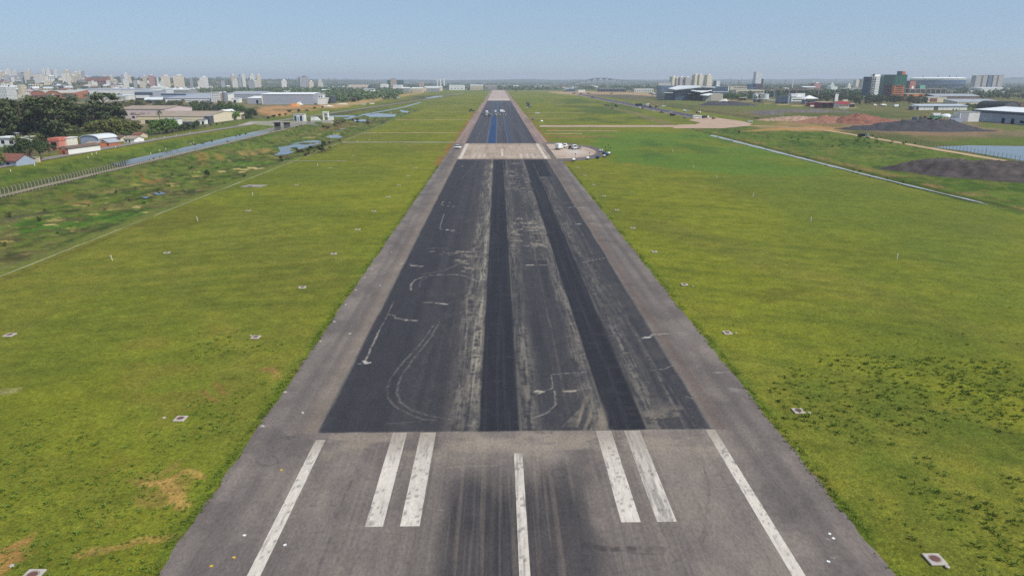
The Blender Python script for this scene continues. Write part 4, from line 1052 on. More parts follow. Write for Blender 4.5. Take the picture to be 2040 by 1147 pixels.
# culvert and pump houses
t = thing("culvert", "pale concrete canal headwall with two black culvert mouths", "culvert", (P(590, 246).x, 634, 0))
MB().prism([(-26, -1.5), (14, -1.5), (20, 3.6), (-32, 3.6)], 0, 3).build("headwall", CONC, t)
MB().add([(-32, 0, 3.5), (-26, 0, -1.4), (-30, -14, -1.4), (-38, -14, 1.2)], [(0, 1, 2, 3)]).build("wing_wall", OLDCONC, t); MB().add([(14, 0, -1.4), (20, 0, 3.5), (34, -16, 1.0), (22, -18, -1.4)], [(0, 1, 2, 3)]).build("wing_wall", OLDCONC, t)
for dx in (-6.5, 2.0):
    c_ = MB().box((dx - 1.2, -.05, .6), (5.4, .25, 4.2)); c_.build("culvert_mouth", DARK, t)
    MB().box((dx - 1.2, -.1, 2.9), (6.6, .5, .5)).build("lintel", OLDCONC, t)
B("pump_house", "white pump house with two blue doors above the culvert", "pump house", 585, 606, 234, 227.5, 7, D=668, wall=WHITE, roof=CONC, ops=[("door", NAVY, 'f', .05, .27, .05, .85), ("door", NAVY, 'f', .58, .82, .2, .85), ("emblem_panel", BLUEWALL, 'f', .36, .5, .35, .75)])
t = thing("sluice_gate", "white sluice structure with arched hoist frame and green gate", "sluice", (PD(640, 238, 660).x, 660, 0))
MB().box((0, 2, 1.6), (20, 5, 3.2)).build("deck", CONC, t)
for sx in (-7.5, 8.5): MB().box((sx, 2, 4.6), (4.5, 4, 2.8)).build("hoist_block", WHITE, t)
MB().box((2, 2, 6.6), (1.0, 3, 7)).box((6.2, 2, 6.6), (1.0, 3, 7)).box((4.1, 2, 10.4), (5.4, 3.2, 1)).build("hoist_frame", WHITE, t)
MB().box((-2.6, -.7, -.3), (6, .5, 4.4)).build("gate", VGREEN, t)
MB().prism([(-8, 3.2), (-1, 3.2), (-4.5, 6)], .5, 3.4).build("gable_cover", WHITE, t)
# heaps of sand on the building site
def heap(name, label, cat, cx_, cy_, rx, ry, h, m, seed=1, flat=0.0, rz=0.0, n=64, rough=.35, loc_z=None):
    """a tipped heap: height field on an uneven footprint"""
    t0 = loc_z if loc_z is not None else zg(cx_, cy_)
    u = np.linspace(-1.15, 1.15, n); U, V = np.meshgrid(u, u)
    x = U.ravel() * rx; y = V.ravel() * ry
    rr = np.hypot(U, V).ravel()
    edge = rr + (fbm(U.ravel() * 2.2 + seed, V.ravel() * 2.2, seed, 3) - .5) * rough * 1.6
    prof = np.clip((1 - edge) / (1 - flat + 1e-6), 0, 1)
    prof = np.where(flat > 0, np.clip(prof, 0, 1), prof)
    ridge = .65 + .7 * fbm(U.ravel() * 3.1, V.ravel() * 3.1 + seed, seed + 5, 4)
    rid = 1 - np.abs(2 * fbm(x * .16 + seed, y * .16, seed + 21, 4) - 1)
    z = h * prof * ridge * (.55 + .6 * rid) + (prof > .05) * (rid - .6) * min(h, 4) * .3 + (prof > 0) * (fbm(x * .8, y * .8, seed + 9, 3) - .5) * .35 - .12
    cr, sr = math.cos(rz), math.sin(rz)
    vv = np.stack([x * cr - y * sr, x * sr + y * cr, z], 1)
    a, b = np.meshgrid(np.arange(n - 1), np.arange(n - 1), indexing='ij')
    q_ = np.stack([a * n + b, a * n + b + 1, (a + 1) * n + b + 1, (a + 1) * n + b], -1).reshape(-1, 4)
    q_ = q_[(prof[q_] > 0).any(1)]
    o = np_mesh(name, vv, q_, m, True)
    o.location = (cx_, cy_, t0)
    return tag(o, label, cat)
SOILO = mat("orange_sand", (206, 142, 84), .95, .25, .25, bump=.4); SOILR = mat("red_soil", (146, 98, 80), .95, .35, .2, bump=.5)
SOILB = mat("black_gravel", (88, 79, 75), .95, .5, .2, bump=1.0); SOILK = mat("coal_gravel", (74, 72, 76), .95, .25, .3, bump=.8)
SOILG = mat("grey_rubble", (112, 104, 98), .95, .35, .3, bump=.8); SOILW = mat("white_gravel", (220, 216, 206), .95, .15, .3, bump=.5); SOILP = mat("pale_rubble", (176, 146, 122), .95, .45, .35, bump=.8)
p = P(588, 212); heap("sand_heap", "orange sand heap in front of the huge grey warehouse", "heap", p.x, p.y, 10, 9, 5, SOILO, 2)
p = P(596, 209); heap("gravel_heap", "small white gravel heap behind the orange sand heap", "heap", p.x, p.y, 7, 6, 4.6, SOILW, 3)
for k_, (a, b, s_, lb) in enumerate(((655, 212, 9, "low white sand spill below the conveyor house"), (682, 208, 11, "low white sand spill right of the dark tank"))):
    p = P(a, b); heap("sand_heap", lb, "heap", p.x, p.y, s_, 6, 1.6, SOILW, 5 + k_)
# heaps on the right
heap("gravel_heap", "great black gravel heap with trodden flat top beside the pond track", "heap", 236, 284, 64, 27, 3.9, SOILB, 11, flat=.74, rz=R(-26), n=150, rough=.2)
p = P(1880, 313); heap("gravel_heap", "small grey cone tipped on top of the great black heap", "heap", 208, 306, 7, 5, 2.6, SOILG, 12, loc_z=2.2)
p = P(1845, 259); heap("gravel_heap", "long dark coal coloured heap in front of the crushing plant", "heap", p.x, p.y, 56, 22, 7.4, SOILK, 13, flat=.3, n=80)
p = P(1735, 258); heap("gravel_heap", "low dark tail heap left of the coal coloured heap", "heap", p.x, p.y, 30, 10, 2.6, SOILK, 14, flat=.4)
p = P(1712, 245); heap("soil_heap", "tall red soil heap with pointed crest", "heap", p.x, p.y, 34, 18, 6.5, SOILR, 15, flat=.2)
p = P(1752, 247); heap("soil_heap", "low red brown soil spread right of the pointed red heap", "heap", p.x, p.y, 34, 14, 3.0, SOILR, 16, flat=.4)
p = P(1650, 244); heap("soil_heap", "long reddish rubble bank with pale stones", "heap", p.x, p.y, 40, 16, 5.0, mat("red_rubble", (158, 112, 92), .95, .4, .3, bump=.8), 17, flat=.2)
p = P(1588, 240); heap("rubble_heap", "pale broken rubble bank left of the red heaps", "heap", p.x, p.y, 40, 14, 3.6, SOILP, 18, flat=.2)
p = P(1590, 224); heap("rubble_heap", "dark curved earth bank behind the pale rubble", "heap", p.x, p.y, 75, 16, 3.4, SOILG, 19, flat=.3)
p = P(1530, 228); heap("rubble_heap", "left end of the dark curved earth bank, low and rounded", "heap", p.x, p.y, 18, 22, 2.6, SOILG, 20, flat=.3)
p = P(1450, 210); heap("gravel_heap", "flat dark gravel bank on the grass before the terminal", "heap", p.x, p.y, 50, 24, 5.0, SOILK, 21, flat=.4)
p = P(1441, 203); heap("gravel_heap", "white gravel peak behind the flat dark bank", "heap", p.x, p.y, 10, 10, 6, SOILW, 22)
p = P(1452, 204); heap("gravel_heap", "little white gravel mound right of the white peak", "heap", p.x, p.y, 7, 7, 3.6, SOILW, 23)

# airport buildings on the right
def slab_roof(t, pts_top, thick, m, name="roof"):
    n = len(pts_top)
    MB().add([(a, b, c - thick) for a, b, c in pts_top] + list(pts_top), [tuple(range(n - 1, -1, -1)), tuple(range(n, 2 * n))] + [(i, (i + 1) % n, n + (i + 1) % n, n + i) for i in range(n)]).build(name, m, t)
def Q(px, py, D, ox, oy):                                # photo point at distance D, relative to a thing's base
    v = PD(px, py, D); return (v.x - ox, D - oy, v.z)
D0 = 1420
tx = PD(1375, 195, D0).x
t = thing("terminal", "airport terminal with big slanting white roofs and dark glass", "terminal", (tx, D0, 0))
slab_roof(t, [Q(1332, 176, D0, tx, D0), Q(1348, 178.5, D0, tx, D0), Q(1396, 173.2, D0, tx, D0), Q(1392, 170.8, D0 + 120, tx, D0), Q(1353, 170.5, D0 + 120, tx, D0)], 1.2, PALEROOF)
slab_roof(t, [Q(1376, 180.6, D0 - 20, tx, D0), Q(1397, 183.8, D0 - 40, tx, D0), Q(1419, 180, D0 - 20, tx, D0), Q(1416, 178.6, D0 + 30, tx, D0), Q(1384, 179, D0 + 30, tx, D0)], 1.0, WHITEROOF)
slab_roof(t, [Q(1394, 189.5, D0 - 60, tx, D0), Q(1410, 190.5, D0 - 70, tx, D0), Q(1420, 187, D0 - 50, tx, D0), Q(1411, 185.5, D0 - 10, tx, D0)], .8, WHITEROOF)
slab_roof(t, [Q(1396, 173, D0, tx, D0), Q(1426, 175, D0, tx, D0), Q(1424, 173, D0 + 90, tx, D0), Q(1392, 171.4, D0 + 90, tx, D0)], 1.0, GREYROOF)
def gl(px0, px1, py0, py1, D, dep, m=GLASS, nm="glass_hall"):
    a, b = PD(px0, py1, D), PD(px1, py1, D); top = PD(px0, py0, D).z
    MB().box(((a.x + b.x) / 2 - tx, D - D0 + dep / 2, top / 2 - .5), (b.x - a.x, dep, top + 1)).build(nm, m, t)
gl(1345, 1394, 178.4, 197, D0 + 8, 90); gl(1395, 1419, 176, 197, D0 + 10, 60); gl(1324, 1345, 182, 197, D0 + 20, 60, GLASS); gl(1316, 1354, 171, 185, D0 + 160, 40, mat('pale_navy', (112, 130, 152), .4))
gl(1377, 1412, 184.5, 193, D0 - 12, 30, DARK, "arrivals_level"); gl(1416, 1440, 187, 197, D0 - 25, 30, CONC, "side_wing"); gl(1406, 1416, 189, 196, D0 - 55, 20, GREY, "side_wing")
for a, b, zz_ in ((1325, 1341, 185), (1374, 1388, 187)):
    v0, v1 = PD(a, zz_, D0 - 12), PD(b, zz_, D0 - 12); MB().box(((v0.x + v1.x) / 2 - tx, 0, v0.z), (v1.x - v0.x, 24, .9)).build("pier_roof", WHITEROOF, t)
for k_, (a, b) in enumerate(((1299, 188), (1309, 190), (1316, 189), (1349, 190), (1356, 190), (1364, 191), (1370, 189))):
    p = P(a, b + 4)
    br = thing("boarding_bridge", ["left end", "second", "third", "middle", "fifth", "sixth", "right end"][k_] + " of the grey boarding bridges before the terminal", "boarding bridge", (p.x, p.y, 0), R(20 + 17 * (k_ % 3)))
    MB().tube((0, 0, 0), (0, 0, 5), 1.0, 1.0, 8).build("column", STEEL, br); MB().box((0, 4, 6.2), (3.2, 18, 3.0), 0, .3).build("tunnel", GREYSHEET if k_ % 2 else STEEL, br); MB().lathe([(2.6, 4.4), (2.9, 6), (2.6, 8.2), (.5, 8.8)], (0, -6, 0), 10).build("cab", PALEROOF if k_ % 2 == 0 else DGREY, br)
def mast(name, label, cat, px, pyb, pyt, D=None, r=.35, head=True, m=None, group=None):
    p = P(px, pyb) if D is None else PD(px, pyb, D)
    D = p.y; z0 = zg(p.x, D); h = PD(px, pyt, D).z - z0
    t = thing(name, label, cat, (p.x, D, z0), 0, group)
    MB().tube((0, 0, -1), (0, 0, h), r, r * .55, 8).build("pole", m or STEEL, t)
    if head: MB().box((0, 0, h), (r * 8, r * 3, r * 1.6)).build("lamp_head", PALEROOF, t)
    return t
for k_, (a, b) in enumerate(((1312, 192), (1319, 192), (1327, 193), (1358, 194), (1367, 195), (1375, 196), (1381, 197))):
    mast("light_mast", ["leftmost", "second from left", "third from left", "middle", "third from right", "second from right", "rightmost"][k_] + " of the tall apron light masts before the terminal", "light mast", a, b, 168 + (k_ % 3), None, .5, group="apron light masts")
B("building", "long cream office building with dark window bands and stepped left end", "building", 1466, 1522, 189.5, 179.5, 40, D=1700, wall=mat("pale_cream", (226, 216, 192), .8), roof=CREAM, ops=win_row(7, .62, .8, DARK, .1, .98, .9) + win_row(7, .28, .46, DARK, .1, .98, .9))
B("building", "upper cream block with slim window bands behind the long cream office", "building", 1454, 1487, 186, 172.5, 40, D=1790, wall=mat("pale_cream", (226, 216, 192), .8), roof=CREAM, ops=[("window_band", BROWNGLASS, 'f', .2, .98, .84, .9), ("window_band", BROWNGLASS, 'f', .2, .98, .66, .72)])
B("building", "low dark glass building with pale columns left of the cream block", "building", 1420, 1452, 186, 173, 50, D=1750, wall=GLASS, roof=GREYROOF, ops=[("floor_band", PALEROOF, 'f', 0, 1, .45, .52), ("column", WHITE, 'f', .93, .99, 0, 1.1)])
B("building", "blue glass block joined to a white rounded tower", "building", 1492, 1502.5, 183, 168, 24, D=1950, wall=mat("blue_glass", (52, 96, 140), .15, .2, .1, spec=.6), roof=GREYROOF, ops=[("mullion", BLUEWALL, 'f', .42, .58, 0, 1)])
t = B("tower", "white tower with rounded gable beside the blue glass block", "tower", 1503, 1514.5, 183, 166.5, 20, D=1945, wall=facade("white_tower", (228, 230, 232), (180, 190, 200), fh=3.4, bw=3.0), roof=WHITEROOF)
MB().prism([(-4.5, 0), (4.5, 0)] + [(4.5 * math.cos(a), 4.8 * math.sin(a)) for a in np.linspace(0.1, math.pi - .1, 10)], 2, 8).build("gable", WHITE, t); t.children[-1].location.z = PD(1508, 166.5, 1945).z
B("tower", "dark brown office tower with roof antennas behind the white tower", "tower", 1503, 1519, 180, 157.5, 26, D=2350, wall=facade("brown_office", (96, 84, 92), (60, 60, 72), fh=3.3, bw=2.6, wu=.7), roof=DGREY, ops=[("sky_sign_box", WHITE, 'f', .55, .7, 1.0, 1.1)])
t = thing("overpass", "long brown concrete overpass with glazed underside", "overpass", (PD(1580, 185, 1700).x, 1700, 0))
w_ = PD(1640, 180, 1700).x - PD(1522, 180, 1700).x
MB().box((0, 5, PD(1580, 178.5, 1700).z), (w_, 10, 1.6)).build("deck", mat("brown_concrete", (150, 128, 116), .9), t)
MB().box((-w_ * .36, 8, 7), (w_ * .24, 8, 15)).build("glazing", GLASS, t); MB().box((w_ * .12, 9, 7), (w_ * .7, 6, 14)).build("side_wall", mat("taupe_wall", (128, 112, 104), .9, .25, .1), t)
for k_ in range(8): MB().tube((-w_ / 2 + (k_ + .5) * w_ / 8, 2, -1), (-w_ / 2 + (k_ + .5) * w_ / 8, 2, 16), .8).build("pier", CONC, t)
for a, lb in ((1504, "left"), (1523, "right")):
    p = PD(a, 199, 1500)
    t = thing("storage_tank", "pale grey fuel tank, the %s one of two behind the canopies" % lb, "tank", (p.x, 1500, 0))
    r_ = 6 if lb == "left" else 8.2
    MB().lathe([(r_, -1), (r_, 10.5)], n=22).build("wall", PALEROOF, t); MB().lathe([(r_ + .1, 10.5), (r_, 10.9), (.4, 11.8)], n=22).build("roof", GREYROOF, t)
B("building", "dark glass cube with mottled front beside the grey pylon wall", "building", 1552, 1569, 207, 193, 18, wall=GLASS, roof=DGREY, ops=[("sun_screen", NAVY, 'f', .1, .95, .35, .9), ("entrance", DARK, 'f', .1, .9, 0, .25)])
t = B("building", "white modern building with long window slot and rooftop blocks", "building", 1576, 1604, 205, 194.5, 26, wall=WHITE, roof=WHITEROOF, ops=[("window_slot", DARK, 'f', .08, .92, .5, .66), ("ground_floor", DGREY, 'f', .02, 1, 0, .24)])
MB().box((-6, 12, 13.2), (12, 12, 5)).build("roof_block", PALEROOF, t); MB().box((7, 14, 13), (16, 10, 6)).build("roof_block", WHITE, t)
B("wall", "tall grey pylon wall between the dark cube and white modern building", "wall", 1569.5, 1575, 206, 190, 8, wall=GREYSHEET, roof=DGREY, ops=[("glass_strip", GLASS, 'f', .55, 1.0, 0, .9)])
for k_, (a, b, c, lb) in enumerate(((1518, 1535, 197, "first low pale canopy right of the fuel tanks"), (1528, 1552, 200, "second pale canopy nearest the dark glass cube"))):
    p0, p1 = P(a, 206), P(b, 206)
    t = thing("canopy", lb, "canopy", ((p0.x + p1.x) / 2, p0.y, 0)); w_ = p1.x - p0.x; h_ = PD(a, c, p0.y).z
    MB().box((0, 4, h_), (w_, 12, .6)).build("roof", PALEROOF, t)
    for sx in (-.42, 0, .42): MB().tube((w_ * sx, 0, -1), (w_ * sx, 0, h_), .25).build("post", STEEL, t)
B("shed", "grey works shed under the fuel tanks", "shed", 1505, 1518, 204.5, 198, 12, wall=DGREY, roof=GREYROOF, ops=[("door", DARK, 'f', .3, .7, 0, .8)])
B("kiosk", "beige kiosk with spreading flat roof left of the fuel tanks", "kiosk", 1476, 1486, 201, 195, 10, wall=BROWNROOF, roof=CREAM, over=2.5)
t = B("pavilion", "grey pavilion with white pyramid roof left of the fire station", "pavilion", 1604, 1625, 208, 200, 16, wall=GREY, roof=DGREY, ops=[("window", DARK, 'f', .2, .45, .45, .8), ("window", DARK, 'f', .6, .85, .45, .8)])
w_ = 24; MB().add([(-w_ / 2, -3, 9.2), (w_ / 2, -3, 9.2), (w_ / 2, 19, 9.2), (-w_ / 2, 19, 9.2), (0, 8, 14.5)], [(0, 1, 4), (1, 2, 4), (2, 3, 4), (3, 0, 4), (3, 2, 1, 0)]).build("pyramid_roof", WHITEROOF, t)
t = B("fire_station", "red and white fire station with open vehicle bays", "fire station", 1636, 1660, 216, 204.5, 24, wall=REDPAINT, roof=mat("pink_roof_edge", (200, 160, 156), .8), over=3, ops=[("vehicle_bay", DARK, 'f', .05, .5, 0, .75), ("vehicle_bay", DARK, 'f', .62, .98, 0, .75)])
B("building", "white annex with crimson sloping roof right of the fire station", "building", 1671, 1691, 214.5, 203, 20, form='gable_x', rise=3.2, wall=WHITE, roof=REDPAINT, over=2, ops=win_row(6, .4, .58, DARK, .1, .9, .5))
B("building", "low red and white wing left of the fire station", "building", 1614, 1632, 212.5, 206, 16, wall=REDPAINT, roof=REDPAINT, ops=[("plinth", WHITE, 'f', 0, 1, 0, .42)])
B("shelter", "grey open shelter at the right end of the crimson roofed annex", "shelter", 1692, 1702, 214, 207.5, 10, wall=DGREY, roof=PALEROOF, ops=[("opening", DARK, 'f', .1, .45, 0, .8), ("opening", DARK, 'f', .55, .9, 0, .8)])
B("water_tower", "small pale roof tank above the crimson roof", "water tank", 1678, 1687, 214, 198, 5, D=P(1680, 214.5).y + 24, wall=CREAM, roof=RUST)
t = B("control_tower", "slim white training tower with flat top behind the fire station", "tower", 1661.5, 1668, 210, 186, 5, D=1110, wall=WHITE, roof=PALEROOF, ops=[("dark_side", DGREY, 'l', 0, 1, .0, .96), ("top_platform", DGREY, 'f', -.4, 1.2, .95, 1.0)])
# towers on the right
t = B("office_tower", "office tower with dark glass left side and white banded right side", "office tower", 1728, 1758, 196, 153.5, 22, D=1500, rz=R(22), wall=facade("white_bands", (226, 228, 226), (120, 130, 140), fh=3.4, bw=40, wu=.97, wv=.28), roof=WHITEROOF, ops=[("glass_wall", NAVY, 'l', .3, 1.0, .0, 1.0), ("corner_glass", GLASS, 'l', .0, .29, .0, .99), ("dark_recess", DGREY, 'f', .02, .34, .0, .98)] + [("balcony", WHITE, 'f', .1, .28, v / 10 + .003, v / 10 + .045) for v in range(1, 10)])
MB().box((3, 10, PD(1740, 150.5, 1500).z), (16, 12, 4)).build("roof_house", WHITE, t); MB().box((-6, 6, PD(1740, 151, 1500).z), (2.5, 3, 7)).build("roof_mast", DGREY, t)
t = B("office_tower", "green glass office tower with dark brown lower left part", "office tower", 1757, 1798, 198, 149.5, 30, D=1420, rz=R(-16), wall=GREENGLASS, roof=DGREY, ops=[("brown_glass_base", BROWNGLASS, 'f', 0, .36, 0, .62), ("upper_glass", mat("shaded_green_glass", (52, 82, 76), .2, .25, .15, spec=.6), 'f', 0, .48, .63, 1.0), ("glass_corner", mat("shaded_green_glass", (52, 82, 76), .2, .25, .15, spec=.6), 'f', .37, .55, 0, .62)])  # darker green on the front paints the tower's shaded left face into the colour
MB().box((9, 10, PD(1775, 146.3, 1420).z), (7, 10, 8), R(8)).build("lift_house", NAVY, t); MB().box((14.5, 10, PD(1775, 146.5, 1420).z), (6.5, 9, 7.6), R(8)).build("lift_house_front", ORANGE, t)
B("office_tower", "orange clad block with rows of dark windows before the green tower", "office block", 1779, 1797, 198.5, 170.5, 16, D=1385, rz=R(-14), wall=ORANGE, roof=ORANGE, ops=sum([win_row(5, v, v + .05, BROWNGLASS, .15, .85, .8) for v in (.08, .22, .36, .5, .64, .78, .9)], []))
B("building", "low orange building right of the orange clad block", "building", 1805, 1842, 198, 187.5, 24, D=1400, wall=ORANGE, roof=CREAM, ops=win_row(6, .45, .62, DARK, .1, .7, .7))
B("building", "small dark red block linking the orange buildings", "building", 1797.5, 1806, 199, 188, 18, D=1395, wall=BROWNGLASS, roof=REDROOF, ops=[("plinth", ORANGE, 'f', 0, 1, 0, .4)])
t = thing("parking_garage", "grey open sided multi storey car park with sloping decks", "car park", (PD(1846, 196, 1600).x, 1600, 0), R(-4))
w_ = PD(1890, 180, 1600).x - PD(1797, 180, 1600).x
for k_ in range(5): MB().box((k_ * 1.5, 25, 2.6 + k_ * 4.1), (w_ - k_ * 3, 50, 1.3)).build("deck", OLDCONC, t)
for k_ in range(10): MB().box((-w_ / 2 + 3 + k_ * (w_ - 6) / 9, -.3, 9), (.9, .7, 21)).build("column", CONC, t)
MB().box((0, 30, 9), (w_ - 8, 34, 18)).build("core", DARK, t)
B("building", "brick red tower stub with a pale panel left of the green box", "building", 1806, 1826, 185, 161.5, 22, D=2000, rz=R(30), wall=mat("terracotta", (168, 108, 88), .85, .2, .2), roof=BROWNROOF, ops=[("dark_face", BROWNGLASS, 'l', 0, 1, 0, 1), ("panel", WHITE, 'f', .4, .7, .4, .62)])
B("building", "teal green box building before the stadium", "building", 1828, 1846, 180, 170, 24, D=2100, rz=R(28), wall=mat("teal_sheet", (108, 170, 150), .6), roof=GREYROOF, ops=[("dark_face", mat("shaded_teal", (30, 84, 76), .5), 'l', 0, 1, 0, 1)])  # left face: its shade put into the colour as a darker teal
# stadium
D1 = 2700; sxm = PD(1890, 168, D1).x; sw = PD(1946, 165, D1).x - PD(1838, 165, D1).x
t = thing("stadium", "large oval stadium with white roof ring and blue sides", "stadium", (sxm, D1, 0))
zt = PD(1890, 156, D1).z; zb = PD(1890, 167.5, D1).z
el = lambda k, z: [(sw / 2 * k * math.cos(a), 70 + 70 * k * math.sin(a), z) for a in np.linspace(0, 2 * math.pi, 40, endpoint=False)]
def ring(nm, levels, m):
    vv = []; ff = []
    for L in levels: vv += L
    n = 40
    for a in range(len(levels) - 1):
        for i in range(n): ff.append((a * n + i, a * n + (i + 1) % n, (a + 1) * n + (i + 1) % n, (a + 1) * n + i))
    MB().add(vv, ff).build(nm, m, t, False)
ring("bowl", [el(.86, -1), el(.9, 14), el(.97, 24), el(.99, zt - 7)], mat("blue_grey_facade", (92, 118, 150), .6, .15, .05))
ring("upper_band", [el(.992, zt - 6.5), el(1.0, zt - 4)], PALEROOF)
ring("roof", [el(1.0, zt - 3.6), el(1.02, zt - 1), el(.85, zt + 3), el(.6, zt + 3.4)], WHITEROOF)
for k_, a in enumerate((1857, 1888, 1911, 1925)):
    v = PD(a, 155, D1); MB().box((v.x - sxm, 60, zt + 5), (2.4, 2.4, 10)).build("roof_mast", STEEL, t)
# silo row right of the stadium
for k_, (a, b, c) in enumerate(((1942, 1955, 151), (1955.5, 1966, 150.5), (1967, 1976, 150), (1976.5, 1986, 150.5), (1986.5, 1998, 150))):
    B("apartment_tower", ["pale ribbed tower touching the stadium", "second ribbed tower from the stadium", "dark blue tower in the middle of the ribbed row", "fourth ribbed tower from the stadium", "last ribbed tower of the row, farthest from the stadium"][k_], "tower", a, b, 168, c, 22, D=2600, rz=R(8), wall=facade("ribbed_flats", (206, 200, 196), (128, 124, 128), fh=60, bw=4.4, wu=.4, wv=.98) if k_ != 2 else facade("blue_flats", (108, 124, 146), (70, 84, 104), fh=3, bw=3), roof=CONC)
# long low buildings far right
B("building", "long white single storey building with pale flat roof", "building", 1830, 1926, 219.5, 209, 18, form='shed', rise=1.6, wall=WHITE, roof=mat("pale_blue_roof", (190, 198, 206), .6), over=1.2, ops=[("grey_bay", DGREY, 'f', .31, .4, 0, 1)] + [("joint", GREY, 'f', u, u + .004, 0, 1) for u in (.12, .22, .5, .58, .72, .84)] + [("window", DARK, 'f', .7, .73, .0, .22), ("window", DARK, 'f', .77, .8, .0, .22)])
B("shed", "small grey shed at the left end of the long white building", "shed", 1817, 1828, 219.5, 212, 9, wall=DGREY, roof=PALEROOF, ops=[("door", GREY, 'f', .3, .7, 0, .8)])
building("hangar", "big grey hangar with dark fascia and white roof at the right edge", "hangar", (481, 640, 0), (126, 62, 10.6), rz=-math.pi / 2, form='gable_x', rise=2.6, wall=mat("pale_block_wall", (164, 166, 176), .8, .12, .15), roof=WHITEROOF, over=.8, ops=[("fascia", NAVY, 'f', -.02, 1, .76, .985), ("lower_wall", mat("pale_blue_block", (168, 178, 194), .8, .1, .2), 'f', 0, 1, 0, .42)] + [("door", DARK, 'f', u, u + .035, 0, .42) for u in (.33, .43)] + [("window", DARK, 'f', u, u + .05, .1, .32) for u in (.52, .6, .7, .8)])
B("shed", "white shed with grey double doors left of the big grey hangar", "shed", 1911, 1950, 239.5, 223.5, 10, D=640 + 40, wall=WHITE, roof=GREYROOF, ops=[("door", GREYSHEET, 'f', .06, .44, 0, .92)])
t = building("hangar", "black barrel roofed hangar behind the white roof", "hangar", (PD(2016, 208, 950).x, 950, 0), (28, 40, 3), rz=R(16), wall=DGREY, roof=mat("black_roof", (48, 52, 52), .9, .2, .3), form='arch', rise=8)
t = building("hangar", "brown barrel hangar right of the black one", "hangar", (PD(2046, 207, 960).x, 960, 0), (26, 40, 3), rz=R(16), wall=BROWNROOF, roof=mat("brown_barrel", (104, 84, 74), .9), form='arch', rise=7)
B("warehouse", "low cream warehouse with grey roof left of the black hangar", "warehouse", 1908, 1998, 206, 199, 40, D=1180, form='shed', rise=4, wall=CREAM, roof=GREYROOF, ops=win_row(8, .3, .7, DARK, .02, .3, .4))
B("warehouse", "long grey roofed warehouse behind the car park", "warehouse", 1862, 1952, 197, 188, 60, D=1450, form='gable_x', rise=4, wall=mat("taupe_wall", (128, 112, 104), .9, .25, .1), roof=GREYROOF)
B("warehouse", "pale walled warehouse with brick red panels near the car park", "warehouse", 1848, 1885, 202, 194, 30, D=1280, wall=CREAM, roof=PALEROOF, ops=[("red_panel", REDROOF, 'f', .1, .5, .1, .8)])
B("warehouse", "white roofed warehouse far right beyond the trees", "warehouse", 1955, 2010, 180, 174.5, 60, D=2200, form='shed', rise=2, wall=WHITE, roof=PALEROOF)
B("warehouse", "warehouse with white roof line left of the banded office tower", "warehouse", 1681, 1722, 182, 176.5, 60, D=2300, wall=GREY, roof=WHITEROOF)
B("shed", "pale low shed at the foot of the banded office tower", "shed", 1713, 1727, 197, 192, 20, D=1460, form='gable_x', rise=2, wall=CREAM, roof=CREAM)
# mid right: cream towers behind the terminal
FT = facade("cream_towers", (222, 210, 186), (150, 140, 128), fh=3.0, bw=3.4, wu=.4, wv=.4)
FT2 = facade("grey_cream_towers", (178, 172, 164), (118, 116, 118), fh=3.0, bw=3.2, wu=.45, wv=.4)
for k_, (a, b, c, m_, lb) in enumerate(((1338, 1347, 153.5, FT, "cream slab tower at the left end of the group behind the terminal"), (1346, 1353, 156, FT2, "grey tower between two cream slabs behind the terminal"), (1353, 1362, 154.5, FT2, "grey cream tower with roof box in the group behind the terminal"), (1364, 1376, 155, FT2, "grey cream tower at the right end of the low group"),
                                        (1382.5, 1391, 149.5, FT, "left half of the tall pair of bright cream towers"), (1391.5, 1400, 149.5, FT, "right half of the tall pair of bright cream towers"), (1406.5, 1419, 150, FT, "single tall cream tower right of the bright pair"))):
    t = B("apartment_tower", lb, "apartment tower", a, b, 172, c, 20, D=2900, rz=R(24), wall=m_, roof=CREAM)
    MB().box((2, 8, PD(a, c - 1.2, 2900).z - zg(0, 0)), (7, 7, 5)).build("roof_house", WHITE, t)
B("apartment_tower", "short white round edged tower right of the single cream tower", "apartment tower", 1426, 1434.5, 172, 161.5, 18, D=2700, rz=R(20), wall=mat("pale_blue_white", (206, 212, 218), .6), roof=WHITEROOF, ops=[("dark_side", DGREY, 'l', 0, 1, 0, 1)])  # dark grey sheet paints the shade on the tower's left side
B("building", "white stepped flats left of the terminal's dark roof", "flats", 1312, 1337, 172, 165, 24, D=2500, wall=facade("white_flats2", (220, 216, 206), fh=3, bw=3.2), roof=WHITE)
for k_, (a, b, c, lb) in enumerate(((1471, 174, 160, "grey chimney left of the taller thin mast"), (1563, 176, 159.5, "dark chimney left of the white leaning pylon"))):
    p = PD(a, b, 2600); t = thing("chimney", lb, "chimney", (p.x, 2600, 0)); h_ = PD(a, c, 2600).z
    MB().tube((0, 0, -1), (0, 0, h_ - 3), 1.7, 1.4, 12).build("shaft", OLDCONC, t); MB().tube((0, 0, h_ - 3), (0, 0, h_), 1.5, 1.5, 12).build("cap", DGREY, t)
